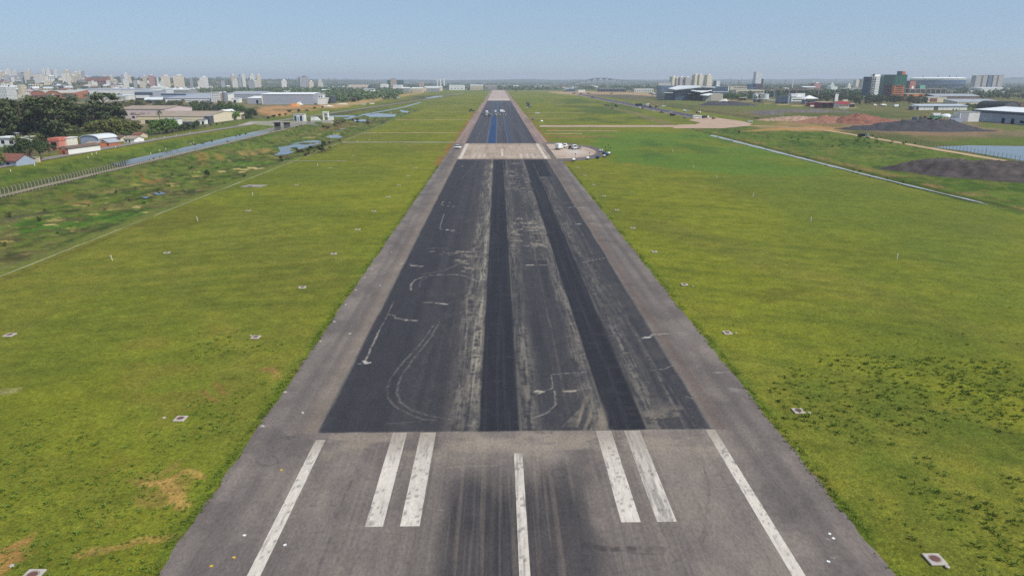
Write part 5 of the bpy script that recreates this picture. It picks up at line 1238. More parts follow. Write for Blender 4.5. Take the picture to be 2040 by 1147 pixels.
for k_, (a, b, c, lb) in enumerate(((1578, 172, 156.5, "white leaning pylon nearest the dark chimney"), (1619, 170, 160, "white leaning pylon right of the pair"), (1664, 170, 155.5, "thin lattice radio mast right of the white pylons"), (1455, 172, 155, "thin radio mast left of the grey chimney"), (1476.5, 172, 154, "tall thin mast right of the grey chimney"), (1536, 168, 161, "slim pink mast above the red roofed flats"), (1540, 168, 161.5, "slim white mast beside the pink one"))):
    p = PD(a, b, 2800); t = thing("mast", lb, "mast", (p.x, 2800, 0)); h_ = PD(a, c, 2800).z; r_ = 1.8 if k_ < 2 else .8
    MB().tube((0, 0, -1), (r_ * (1.5 if k_ < 2 else 0), 0, h_), r_, r_ * .7, 8).build("shaft", WHITE if k_ in (0, 1, 6) else STEEL, t); MB().tube((r_ * (1.5 if k_ < 2 else 0), 0, h_), (r_ * (1.6 if k_ < 2 else 0), 0, h_ + 3), .25, .15, 6).build("tip", STEEL, t)
# bridge on the horizon
D2 = 5200; bx = PD(1200, 160, D2).x
t = thing("bridge", "long grey road bridge humped over the far horizon", "bridge", (bx, D2, 0))
prof = [(1120, 165.5), (1140, 164.5), (1155, 162), (1168, 159), (1180, 156.6), (1190, 155.4), (1200, 155.2), (1210, 155.8), (1222, 157.4), (1235, 159.4), (1255, 161), (1275, 162.3), (1300, 163.4), (1330, 164.6)]
dk = [PD(a, b, D2) for a, b in prof]
mb = MB()
for a, b in zip(dk[:-1], dk[1:]):
    mb.add([(a.x - bx, y_, a.z + dz) for y_ in (0, 16) for dz in (-4.2, 0)] + [(b.x - bx, y_, b.z + dz) for y_ in (0, 16) for dz in (-4.2, 0)], [(0, 4, 5, 1), (2, 3, 7, 6), (1, 5, 7, 3), (0, 2, 6, 4)])
BRC = mat("bridge_concrete", (120, 122, 126), .9, .1, .05); mb.build("deck", BRC, t)
for a in (1144, 1156, 1168, 1179, 1191, 1204, 1216, 1228, 1240, 1252, 1264, 1276, 1288, 1302):
    zt_ = float(np.interp(a, [q_[0] for q_ in prof], [q_.z for q_ in dk])); v = PD(a, 160, D2)
    wide = 1175 < a < 1222
    pm = MB().box((v.x - bx, 8, (zt_ - 4) / 2), (4.5 if wide else 3, 9, zt_ - 3))
    if wide: pm.add([(v.x - bx - 18, 2, zt_ - 4.1), (v.x - bx + 18, 2, zt_ - 4.1), (v.x - bx + 3, 2, zt_ - 15), (v.x - bx - 3, 2, zt_ - 15), (v.x - bx - 18, 14, zt_ - 4.1), (v.x - bx + 18, 14, zt_ - 4.1), (v.x - bx + 3, 14, zt_ - 15), (v.x - bx - 3, 14, zt_ - 15)], [(3, 2, 1, 0), (4, 5, 6, 7), (0, 4, 7, 3), (1, 2, 6, 5), (2, 3, 7, 6)])
    pm.build("pier", BRC, t)
t2 = thing("bridge", "lower pale ramp curving off in front of the humped bridge", "bridge", (PD(1215, 163, 4600).x, 4600, 0)); bx2 = t2.location.x
dk2 = [PD(a, b, 4600) for a, b in ((1155, 165.6), (1185, 164), (1208, 161.8), (1225, 159.5), (1228, 159))]
mb = MB()
for a, b in zip(dk2[:-1], dk2[1:]): mb.add([(a.x - bx2, y_, a.z + dz) for y_ in (0, 12) for dz in (-3, 0)] + [(b.x - bx2, y_, b.z + dz) for y_ in (0, 12) for dz in (-3, 0)], [(0, 4, 5, 1), (2, 3, 7, 6), (1, 5, 7, 3), (0, 2, 6, 4)])
mb.build("deck", CONC, t2)
for a, b in ((1180, 164.4), (1195, 163), (1210, 161.6), (1222, 160)): v = PD(a, b, 4600); MB().tube((v.x - bx2, 6, -1), (v.x - bx2, 6, v.z - 2), 2).build("pier", CONC, t2)
# middle distance round the runway end
t = building("hangar", "hangar with great curved roof and blue glazed end", "hangar", (PD(737, 170, 2750).x, 2750, 0), (40, 95, 2.5), rz=R(64), form="arch", rise=19, wall=NAVY, roof=mat("beige_vault", (196, 180, 160), .85, .1, .1))
B("office_block", "beige office block in the middle of a green glass building", "office block", 778, 789, 170, 157, 24, D=3300, wall=facade("beige_office", (196, 180, 158), (140, 128, 116), fh=3.2, bw=3), roof=BEIGE)
B("office_block", "green glass wing left of the beige office block", "office block", 771.5, 778, 170, 160, 20, D=3320, wall=GREENGLASS, roof=DGREY)
B("office_block", "dark green glass wing right of the beige office block", "office block", 789.5, 803.5, 170, 160.5, 20, D=3320, wall=facade("green_office", (70, 104, 100), (50, 80, 80), fh=4, bw=4), roof=DGREY)
for k_, (a, b, c) in enumerate(((870.5, 872.5, 157), (876.5, 879, 156), (883.5, 886, 155))):
    B("apartment_tower", ["leftmost", "middle", "rightmost"][k_] + " of three slim white slabs on the hazy skyline", "tower", a, b, 167, c, 14, D=3600, wall=WHITE, roof=GREY)
B("flats", "pale pink flats block between the green office and the slim white slabs", "flats", 835, 843, 171, 163, 20, D=2700, wall=facade("pink_flats", (206, 182, 172), fh=3, bw=3.2), roof=CREAM)
t = B("hangar", "low domed hangar with white shell roof across the far apron", "hangar", 1126, 1146, 181.5, 176.8, 40, D=2500, form='arch', rise=5, wall=GLASS, roof=WHITEROOF); MB().tube((0, 10, 8), (0, 10, 24), .5).build("antenna", STEEL, t)
B("terminal", "old low terminal with dark openings and pale roof edge", "terminal", 1194, 1247, 181, 176.5, 40, D=2450, wall=DGREY, roof=PALEROOF, ops=win_row(9, .2, .7, DARK, .03, .97, .6))
B("terminal", "long white low pier with many bays left of the big terminal", "terminal", 1264, 1302, 181.5, 177, 30, D=2350, wall=facade("white_pier", (214, 214, 206), (130, 136, 136), fh=9, bw=7, wu=.5, wv=.6), roof=WHITEROOF)
B("shed", "white cargo shed beside the low domed hangar", "shed", 1152, 1166, 182, 179.6, 20, D=2400, wall=WHITE, roof=WHITEROOF)
# ------------------------------------------------------------------ distant hills
def hills(name, label, pts, D, depth, m):
    """a range of hills: crest heights along photo columns, rising from and falling back to the plain"""
    n = 120; px = np.linspace(pts[0][0], pts[-1][0], n)
    cr = np.interp(px, [q[0] for q in pts], [q[1] for q in pts])
    vv = []; prof = [(-1, 0), (-.6, .35), (-.25, .8), (0, 1), (.3, .75), (1, 0)]
    for i in range(n):
        v = PD(px[i], cr[i], D)
        h = v.z * (0.9 + .16 * float(vnoise(np.array([px[i] * .06]), np.array([1.0]), 5)[0]) ) + 4 * float(vnoise(np.array([px[i] * .35]), np.array([2.0]), 6)[0])
        for a, b in prof: vv.append((v.x * (1 + a * depth / D), D + a * depth, h * b - 3))
    k = len(prof)
    q_ = [(i * k + j, (i + 1) * k + j, (i + 1) * k + j + 1, i * k + j + 1) for i in range(n - 1) for j in range(k - 1)]
    o = np_mesh(name, np.array(vv), np.array(q_), m, True)
    return tag(o, label, kind="structure")
M_HILL = mat("forested_hills", (66, 82, 56), .95, .3, .004)
hills("hills", "low wooded hills along the whole horizon", [(-600, 158), (200, 158), (420, 156), (500, 158.6), (640, 159.4), (760, 158.6), (900, 159.2), (1020, 158.6), (1060, 157), (1100, 158.8), (1300, 159), (1480, 158), (1640, 157.5), (1720, 156.5), (1830, 157.5), (2040, 155.5), (2700, 156)], 11500, 1800, M_HILL)
hills("hills", "blue hill rising at the right end of the horizon", [(1880, 160), (1960, 157.5), (2020, 154), (2060, 153), (2200, 154.5), (2400, 158)], 9800, 900, M_HILL)

# ------------------------------------------------------------------ foliage
def leaf_mat(name, c1, c2, k=1.12):
    m = bpy.data.materials.new(name); nt, b = nodes(m)
    N = nt.nodes.new; L = nt.links.new
    tc = N("ShaderNodeTexCoord"); oi = N("ShaderNodeObjectInfo")
    ad = N("ShaderNodeVectorMath"); ad.operation = 'ADD'; L(tc.outputs["Object"], ad.inputs[0]); L(oi.outputs["Location"], ad.inputs[1])
    n1 = N("ShaderNodeTexNoise"); n1.inputs["Scale"].default_value = .35; n1.inputs["Detail"].default_value = 5; n1.inputs["Roughness"].default_value = .7; L(ad.outputs[0], n1.inputs["Vector"])
    mr = N("ShaderNodeMapRange"); mr.inputs[1].default_value = .32; mr.inputs[2].default_value = .68; L(n1.outputs[0], mr.inputs[0])
    mx = N("ShaderNodeMix"); mx.data_type = 'RGBA'; L(mr.outputs[0], mx.inputs[0])
    mx.inputs[6].default_value = (*s2l(c1, k), 1); mx.inputs[7].default_value = (*s2l(c2, k), 1)
    mr2 = N("ShaderNodeMapRange"); mr2.inputs[3].default_value = .72; mr2.inputs[4].default_value = 1.25; L(oi.outputs["Random"], mr2.inputs[0])
    sc = N("ShaderNodeVectorMath"); sc.operation = 'SCALE'; L(mx.outputs[2], sc.inputs[0]); L(mr2.outputs[0], sc.inputs["Scale"])
    L(sc.outputs[0], b.inputs["Base Color"]); b.inputs["Roughness"].default_value = .8; b.inputs["Specular IOR Level"].default_value = .15
    return m
LEAF_EUC = leaf_mat("eucalyptus_leaves", (44, 58, 38), (92, 98, 62)); LEAF_OLIVE = leaf_mat("olive_leaves", (68, 80, 42), (114, 114, 62))
LEAF_DARK = leaf_mat("dark_leaves", (40, 54, 38), (78, 88, 56)); LEAF_GREEN = leaf_mat("green_leaves", (66, 96, 44), (106, 132, 60)); LEAF_BROWN = leaf_mat("brown_leaves", (96, 92, 68), (130, 116, 88))
LEAF_FAR = leaf_mat("far_wood_leaves", (60, 80, 50), (94, 106, 66))

def leaf_faces(clumps, n_per, size, r):
    V = []
    for (c, rad) in clumps:
        n = n_per
        d = r.normal(size=(n, 3)); d /= np.linalg.norm(d, axis=1)[:, None]
        p = np.array(c) + d * np.array(rad) * (r.uniform(.45, 1.08, (n, 1)))
        nr_ = d + r.normal(size=(n, 3)) * .75 + np.array([0, 0, .35]); nr_ /= np.linalg.norm(nr_, axis=1)[:, None]
        t = np.cross(nr_, r.normal(size=(n, 3))); t /= np.linalg.norm(t, axis=1)[:, None]
        b = np.cross(nr_, t); s = size * r.uniform(.55, 1.25, (n, 1))
        V.append(np.stack([p - t * s, p - b * s * .55 , p + t * s, p + b * s * .55], 1).reshape(-1, 3))
    v = np.concatenate(V)
    return v, np.arange(len(v)).reshape(-1, 4)

def make_tree(name, kind, seed, m, label, cat="tree"):
    r = np.random.default_rng(seed)
    H = 10.0; cl = []
    t = thing(name, label, cat)
    tr = MB()
    if kind == 'eucalyptus':
        cx_ = cy_ = 0; tr.tube((0, 0, -.6), (.3, .1, 4.5), .28, .2); tr.tube((.3, .1, 4.5), (.1, .3, 9), .2, .07)
        for i in range(19):
            z = r.uniform(1.8, 9.6); w = 2.6 * math.sin(math.pi * min(1, (z - 1.2) / 9.4)) + .25; a = r.uniform(0, 6.28)
            c = (w * math.cos(a) * .85, w * math.sin(a) * .85, z); s = r.uniform(.75, 1.35); cl.append((c, (s, s, s * .62)))
            tr.tube((.2, .15, max(1.5, z - 1.6)), (c[0] * .9, c[1] * .9, z - .1), .08, .03, 5)
        n_, sz = 62, .42
    elif kind == 'round':
        tr.tube((0, 0, -.6), (0, 0, 4), .34, .22)
        for i in range(16):
            a = r.uniform(0, 6.28); z = r.uniform(2.6, 8.8); w = 3.7 * math.sqrt(max(.05, 1 - ((z - 5.2) / 4.6) ** 2)) * r.uniform(.5, 1)
            c = (w * math.cos(a), w * math.sin(a), z); s = r.uniform(1.2, 1.8); cl.append((c, (s, s, s * .8)))
            tr.tube((0, 0, 2.5), (c[0] * .8, c[1] * .8, z - .4), .1, .04, 5)
        n_, sz = 60, .52
    elif kind == 'spread':
        tr.tube((0, 0, -.6), (.4, 0, 3), .5, .36)
        for i in range(18):
            a = r.uniform(0, 6.28); w = r.uniform(.5, 6.2); z = 8.6 - (w / 6.5) ** 2 * 4.2 + r.uniform(-1.6, .6)
            c = (w * math.cos(a), w * math.sin(a), z); s = r.uniform(1.3, 2.1); cl.append((c, (s, s, s * .7)))
            tr.tube((.4, 0, 2.6), (c[0] * .85, c[1] * .85, z - .5), .14, .05, 5)
        n_, sz = 62, .55
    elif kind == 'cone':
        tr.tube((0, 0, -.6), (0, 0, 9), .25, .05)
        for i in range(14):
            z = 1 + i * .65; w = 1.7 * (1 - z / 10.8); s = .5 + w * .55; a = r.uniform(0, 6.28); cl.append(((w * .4 * math.cos(a), w * .4 * math.sin(a), z), (s, s, .8)))
        n_, sz = 50, .45
    elif kind == 'shrub':
        tr.tube((0, 0, -.5), (0, 0, 3), .3, .15)
        for i in range(9):
            a = r.uniform(0, 6.28); w = r.uniform(0, 4.6); c = (w * math.cos(a), w * math.sin(a), r.uniform(2, 7.4)); s = r.uniform(1.7, 2.6); cl.append((c, (s, s, s * .85)))
            tr.tube((0, 0, .5), (c[0] * .8, c[1] * .8, c[2] - .6), .12, .05, 5)
        n_, sz = 60, .8
    v, q_ = leaf_faces(cl, n_, sz, r)
    cr_ = np_mesh("crown", v, q_, m); cr_.parent = t
    tr.build("trunk", TRUNK, t)
    return t
PROTO = {}
def tree(kind, m_key, x, y, h, label, group=None, name="tree", wide=1.0, cat="tree"):
    ms = {'euc': LEAF_EUC, 'olive': LEAF_OLIVE, 'dark': LEAF_DARK, 'green': LEAF_GREEN, 'brown': LEAF_BROWN}
    v_ = random.randrange(3)
    key = (kind, m_key, v_)
    z = zg(x, y); s = h / 10.0
    if key not in PROTO:
        t = make_tree(name, kind, hash(key) % 9999 if False else (len(PROTO) * 7 + 3), ms[m_key], label, cat); PROTO[key] = t
        t.location = (x, y, z); t.rotation_euler = (0, 0, random.uniform(0, 6.28)); t.scale = (s * wide, s * wide, s)
    else:
        t = dup(PROTO[key], (x, y, z), random.uniform(0, 6.28), label, None, (s * wide, s * wide, s)); t.name = name; t["category"] = cat
    t["label"] = label
    if group: t["group"] = group
    elif "group" in t: del t["group"]
    return t
def tree_px(kind, mk, px, pyb, pyt, label, group=None, name="tree", wide=1.0, D=None, cat="tree"):
    p = P(px, pyb) if D is None else PD(px, pyb, D)
    h = PD(px, pyt, p.y).z - zg(p.x, p.y)
    return tree(kind, mk, p.x, p.y, max(h, 1.2), label, group, name, wide, cat)

def in_poly(x, y, pts):
    c = False
    for i in range(len(pts)):
        (x0, y0), (x1, y1) = pts[i], pts[i - 1]
        if (y0 > y) != (y1 > y) and x < (x1 - x0) * (y - y0) / (y1 - y0) + x0: c = not c
    return c
def scatter(pts_px, n, md=6.0, world=False):
    """places in a ground polygon given by photo points"""
    w_ = pts_px if world else [tuple(P(a, b))[:2] for a, b in pts_px]
    xs_ = [a for a, b in w_]; ys_ = [b for a, b in w_]; out = []; tries = 0
    while len(out) < n and tries < n * 60:
        tries += 1
        x, y = random.uniform(min(xs_), max(xs_)), random.uniform(min(ys_), max(ys_))
        if in_poly(x, y, w_) and all((x - a) ** 2 + (y - b) ** 2 > md * md for a, b in out): out.append((x, y))
    return out
# the dark grove on the left
GR1 = "dark eucalyptus grove on the left"
for x, y in scatter([(-60, 296), (60, 268), (140, 262), (200, 268), (240, 262), (232, 246), (120, 240), (-60, 245)], 95, 4.8):
    d_ = random.choice(['eucalyptus'] * 3 + ['round'] * 2)
    tree(d_, 'euc' if d_ == 'eucalyptus' else 'dark', x, y, random.uniform(13, 23) if d_ == 'eucalyptus' else random.uniform(9, 14), "dark feathery eucalyptus in the grove above the left houses" if d_ == 'eucalyptus' else "dark rounded tree among the eucalyptus of the left grove", GR1 if d_ == 'eucalyptus' else "dark rounded trees in the left grove", "eucalyptus_tree" if d_ == 'eucalyptus' else "broadleaf_tree", random.uniform(.95, 1.4) if d_ == 'eucalyptus' else 1.0)
for k in range(16):
    tree_px('eucalyptus', 'euc', random.uniform(-25, 135), random.uniform(262, 284), random.uniform(191, 203), "tall dark eucalyptus at the left end of the grove", "tall eucalyptus at the left end of the grove", "eucalyptus_tree", random.uniform(1.1, 1.5))
for x, y in scatter([(40, 292), (96, 268), (150, 262), (232, 268), (250, 272), (160, 268), (118, 274), (96, 290), (50, 300)], 26, 4.2):
    tree(random.choice(['shrub', 'round']), random.choice(['dark', 'euc', 'olive']), x, y, random.uniform(5, 9), "leafy undergrowth tree at the foot of the dark grove", "undergrowth trees of the left grove", "broadleaf_tree", 1.3)
for a, b in ((8, 215), (30, 222), (52, 218), (68, 226)):
    tree_px('round', 'dark', a, b + 22, b - 12 - random.uniform(0, 8), "dark rounded tree at the back of the grove on the left edge", "back row of the left grove", "broadleaf_tree", 1.1)
tree_px('eucalyptus', 'euc', 218, 258, 182, "tallest tree of the grove, a dark pyramid above the long white warehouse", None, "eucalyptus_tree", 1.35)
tree_px('eucalyptus', 'euc', 232, 257, 205, "dark eucalyptus leaning on the right side of the tallest grove tree", None, "eucalyptus_tree", 1.4)
tree_px('eucalyptus', 'euc', 143, 262, 190, "second tallest eucalyptus left of the tallest grove tree", None, "eucalyptus_tree", 1.5)
for a, b, c, w_ in ((38, 322, 284, 1.0), (62, 326, 276, 1.1), (84, 322, 279, 1.0), (100, 314, 283, .9), (24, 318, 288, .9)):
    tree_px('spread', 'dark', a, b, c, "wide dark tree between the red roofed house and the pink house", "wide dark trees by the road", "broadleaf_tree", w_ * .8)
tree_px('round', 'green', -2, 336, 300, "bright green tree cut by the left edge above the red roof", None, "broadleaf_tree", 1.0)
tree_px('round', 'green', 14, 300, 288, "bright green bush below the white flat-roofed house", None, "broadleaf_tree", 1.3)
for a, b, c in ((186, 272, 240), (200, 275, 238), (216, 277, 235), (232, 275, 233), (247, 272, 236), (262, 269, 236), (274, 266, 239), (208, 262, 230), (240, 262, 231), (226, 268, 236)):
    tree_px('round', 'olive', a, b, c, "olive green rounded tree in the row above the small brick houses", "olive green trees in a row", "broadleaf_tree", 1.1)
for a, b, c in ((306, 264, 240), (318, 268, 237), (330, 268, 236), (343, 265, 234), (300, 270, 256), (352, 262, 244)):
    tree_px('round', 'green', a, b, c, "green rounded tree in the clump before the beige warehouse", "green clump before the beige warehouse", "broadleaf_tree", 1.1)
for a, b in ((338, 266), (350, 263), (362, 262), (374, 259), (386, 258), (396, 255), (408, 254), (420, 252), (432, 250), (444, 249)):
    tree_px('shrub', 'dark' if a < 405 else 'green', a, b, b - (17 if a < 402 else 7), "dark bush of the hedge along the outer road" if a < 405 else "low green bush between hedge and white gabled hall", "dark hedge bushes along the road" if a < 405 else "low green bushes before the white hall", "bush", .9, None, "bush")
# palm
p = P(320, 250); h_ = PD(320, 222, p.y).z
t = thing("palm_tree", "single palm rising before the beige warehouse", "palm", (p.x, p.y, 0))
MB().tube((0, 0, -.5), (.3, 0, h_), .32, .22, 8).build("trunk", TRUNK, t)
mb = MB(); r_ = np.random.default_rng(4)
for i in range(34):
    a = r_.uniform(0, 6.28); e = r_.uniform(-.9, 1.0); L_n = 3.4
    pts = [Vector((.3, 0, h_)) + Vector((math.cos(a) * k * L_n / 4, math.sin(a) * k * L_n / 4, math.sin(e) * k * L_n / 4 - .16 * k * k * .8)) for k in range(5)]
    s_ = Vector((-math.sin(a), math.cos(a), 0))
    for k in range(4):
        w0, w1 = .42 * (1 - k / 5), .42 * (1 - (k + 1) / 5)
        mb.add([pts[k] - s_ * w0, pts[k] + s_ * w0, pts[k + 1] + s_ * w1, pts[k + 1] - s_ * w1], [(0, 1, 2, 3)])
mb.build("crown", LEAF_DARK, t)
# woods and single trees of the middle distance
def grove(pts, n, kinds, hr, label, group, md=7, name="broadleaf_tree", wide=1.15, cat="tree"):
    for x, y in scatter(pts, n, md):
        k, mk = random.choice(kinds)
        tree(k, mk, x, y, random.uniform(*hr), label, group, name, wide * random.uniform(.85, 1.25), cat)
grove([(345, 223), (430, 217), (500, 224), (508, 236), (470, 241), (440, 222), (370, 232)], 46, [('round', 'green'), ('round', 'dark'), ('shrub', 'dark')], (7, 11), "dense green tree in the wood behind the white gabled hall", "wood behind the white gabled hall")
grove([(222, 214), (345, 216), (345, 207), (240, 205)], 40, [('shrub', 'brown'), ('shrub', 'olive'), ('round', 'dark')], (5, 9), "brownish scrub tree in the belt behind the beige warehouse", "scrub belt behind the beige warehouse")
grove([(300, 204), (400, 206), (470, 210), (420, 213), (300, 210)], 26, [('round', 'dark'), ('shrub', 'olive')], (6, 9), "dark tree in the line before the long factory", "trees before the long factory")
grove([(1700, 209), (1840, 209), (1850, 202), (1700, 200)], 44, [('round', 'dark'), ('round', 'olive'), ('eucalyptus', 'euc')], (9, 15), "dark tree in the belt under the green glass tower", "tree belt under the green glass tower", 8)
grove([(1560, 203), (1640, 204), (1720, 204), (1720, 196), (1570, 194)], 40, [('round', 'dark'), ('round', 'euc' if False else 'dark'), ('round', 'olive')], (9, 14), "dark tree in the belt behind the fire station", "tree belt behind the fire station", 8)
grove([(1436, 199), (1500, 201), (1525, 196), (1440, 194)], 26, [('round', 'dark'), ('round', 'green')], (8, 12), "dark tree in front of the cream office building", "trees before the cream office", 8)
grove([(1925, 216), (1955, 222), (1960, 214), (1930, 209)], 10, [('shrub', 'dark'), ('shrub', 'olive')], (4, 7), "bush between the long white building and the big hangar", "bushes beside the long white building", 5, "bush", 1.1, "bush")
grove([(1900, 196), (2050, 200), (2050, 186), (1910, 184)], 22, [('round', 'dark'), ('round', 'euc' if False else 'olive')], (9, 14), "dark tree behind the low cream warehouse at the right", "trees behind the cream warehouse", 9)
tree_px('round', 'brown', 735, 249, 237.5, "lone round brown bush in the wet ground by the channel", None, "bush", 1.1, None, "bush")
tree_px('round', 'dark', 594, 303, 295, "dark round bush at the edge of the largest pool", None, "bush", 1.2, None, "bush")
tree_px('round', 'dark', 412, 349, 338, "small dark tree standing in the low wet ground", None, "broadleaf_tree", .9)
tree_px('shrub', 'dark', 486, 351, 345, "low dark bush right of the small dark tree", None, "bush", 1, None, "bush")
tree_px('round', 'dark', 707, 203, 195, "dark tree pair beside the rusty shed on the sand, left one", None, "broadleaf_tree", 1.1)
tree_px('round', 'dark', 715, 203, 194, "dark tree pair beside the rusty shed on the sand, right one", None, "broadleaf_tree", 1.1)
B("shed", "rusty brown shed between two trees on the sand", "shed", 698, 708, 203, 196.5, 10, wall=RUST, roof=mat("rust_roof", (130, 92, 74), .9), ops=[("door", DARK, 'f', .3, .6, 0, .7)])
for a, b, c in ((577, 222, 216), (595, 221, 215), (612, 220, 216), (545, 232, 226), (556, 231, 225), (568, 229, 224), (534, 235, 230), (628, 216, 211), (642, 214, 210)):
    tree_px('shrub', 'dark', a, b + 2, c + 1, "dark bush along the earth site before the huge grey warehouse", "bushes along the earth site", "bush", 1.3, None, "bush")
for i, (x, y) in enumerate(scatter([(560, 322), (640, 306), (690, 280), (660, 282), (600, 300), (560, 310)], 22, 4)):
    tree('shrub', 'brown' if i % 2 else 'dark', x, y, random.uniform(1.4, 3.2), "purplish brown scrub bush on the near shore of the pools", "scrub on the pool shore", "bush", 1.2, "bush")
for i, (x, y) in enumerate(scatter([(628, 262), (690, 246), (722, 238), (690, 240), (640, 254)], 16, 5)):
    tree('shrub', 'brown', x, y, random.uniform(1.8, 3.4), "brown scrub bush on the bank right of the sluice", "brown scrub by the sluice", "bush", 1.5, "bush")
for i, (x, y) in enumerate(scatter([(0, 430), (100, 412), (300, 360), (420, 318), (440, 330), (300, 400), (100, 470), (0, 500)], 16, 9)):
    tree('shrub', random.choice(['olive', 'green', 'brown']), x, y, random.uniform(.7, 1.6), "scrubby bush in the low wet strip beside the levee", "scrub in the low strip", "bush", 1.3, "bush")
tree_px('spread', 'green', 1472, 267, 260, "bushy tree clump at the head of the drainage ditch", None, "bush", 1.0, None, "bush")
for i, (x, y) in enumerate(scatter([(1480, 262), (1640, 275), (1760, 290), (1700, 300), (1500, 270)], 18, 8)):
    tree('shrub', 'green', x, y, random.uniform(.7, 1.4), "low dark green bush in the meadow right of the ditch", "bushes in the right meadow", "bush", 1.6, "bush")
for i, (x, y) in enumerate(scatter([(1690, 282), (1730, 270), (1830, 287), (1845, 292), (1800, 292)], 20, 4)):
    tree('shrub', random.choice(['green', 'olive']), x, y, random.uniform(.8, 1.7), "dark bush behind the right perimeter fence", "bushes behind the right fence", "bush", 1.5, "bush")

for k in range(34):
    y_ = random.uniform(232, 500); sd = random.choice([-1, 1])
    tree('shrub', random.choice(['green', 'olive']), 159.5 + sd * random.uniform(1.6, 3.6), y_, random.uniform(.4, .95), "small grass clump hanging over the edge of the narrow drainage ditch", "grass clumps along the drainage ditch", "bush", 1.8, "bush")
for k in range(30):
    y_ = random.uniform(345, 620); sd = random.random() < .6
    tree('shrub', random.choice(['green', 'olive', 'brown']), -182.5 + random.uniform(-1, 1.5) if sd else -196.5 + random.uniform(-1.5, 1.5), y_, random.uniform(.6, 1.5), "reedy clump at the waterline of the left canal", "reed clumps along the left canal", "bush", 1.5, "bush")
# far woods that read as one mass
def woodland(label, areas, seed):
    r = np.random.default_rng(seed); VV = []
    for (px0, px1, d0, d1, n, h0, h1, npl) in areas:
        for _ in range(n):
            D = math.sqrt(r.uniform(d0 * d0, d1 * d1)); v = PD(r.uniform(px0, px1), 170, D)
            dens = float(fbm(np.array([v.x * .003]), np.array([D * .0016]), seed, 3)[0])
            if dens < .42: continue
            z0 = zg(v.x, D); h = r.uniform(h0, h1) * (.75 + .5 * dens); w = h * r.uniform(.45, .8)
            VV.append(leaf_faces([((v.x, D, z0 + h * .55), (w, w, h * .48))], npl, h * .26, r)[0])
    v = np.concatenate(VV); q_ = np.arange(len(v)).reshape(-1, 4)
    o = np_mesh("woodland", v, q_, LEAF_FAR); return tag(o, label, kind="stuff")
woodland("green wood between the factories and the hangar on the left", [(350, 800, 1750, 3000, 900, 9, 14, 34), (530, 790, 1450, 2000, 420, 8, 13, 34), (640, 700, 1330, 1500, 60, 7, 10, 34)], 71)
woodland("dark trees among the roofs of the left hill town", [(-80, 360, 1900, 4200, 520, 8, 14, 30), (-60, 330, 1480, 1900, 160, 8, 13, 34), (340, 640, 2800, 4200, 260, 8, 13, 26)], 72)
woodland("trees among the buildings on the right", [(1430, 2080, 1500, 2600, 900, 9, 15, 30), (1300, 2100, 2600, 4200, 800, 10, 16, 24)], 73)
woodland("hazy wooded plain under the horizon", [(-120, 2160, 4200, 6500, 2000, 11, 17, 16), (-120, 2160, 6500, 10500, 2200, 13, 20, 12), (800, 1330, 2950, 4300, 900, 9, 14, 22), (1020, 1330, 2600, 3000, 160, 8, 12, 24)], 74)

# ------------------------------------------------------------------ towns
TW = [facade("flats_%s" % n, c, g, fh=3.0, bw=3.2, wu=.5, wv=.42) for n, c, g in (("white", (226, 222, 214), (150, 150, 150)), ("cream", (220, 208, 186), (150, 140, 130)), ("grey", (170, 170, 174), (110, 114, 122)), ("rose", (188, 140, 130), (120, 96, 96)), ("beige", (204, 190, 166), (136, 128, 120)))]
TN = ["white", "cream", "grey", "rose", "beige"]
def tower(px, wpx, pyt, D, rz, mi, label, dep=None, cap=True):
    v = PD(px, 160, D); z0 = zg(v.x, D); W_ = wpx * mpp(D)
    w_ = W_ / (abs(math.cos(rz)) + (.8 if dep is None else dep) * abs(math.sin(rz)))
    h = PD(px, pyt, D).z - z0
    t = building("apartment_block", label, "apartment block", (v.x, D, z0), (w_, w_ * (.8 if dep is None else dep), max(h, 6)), rz=rz, wall=TW[mi], roof=CONC if mi != 3 else BROWNROOF, over=.2)
    if cap: box_obj("roof_house", (w_ * .1, w_ * .4, h + 2.2), (w_ * .4, w_ * .35, 3.6), WHITE if mi != 2 else DGREY, t)
    return t
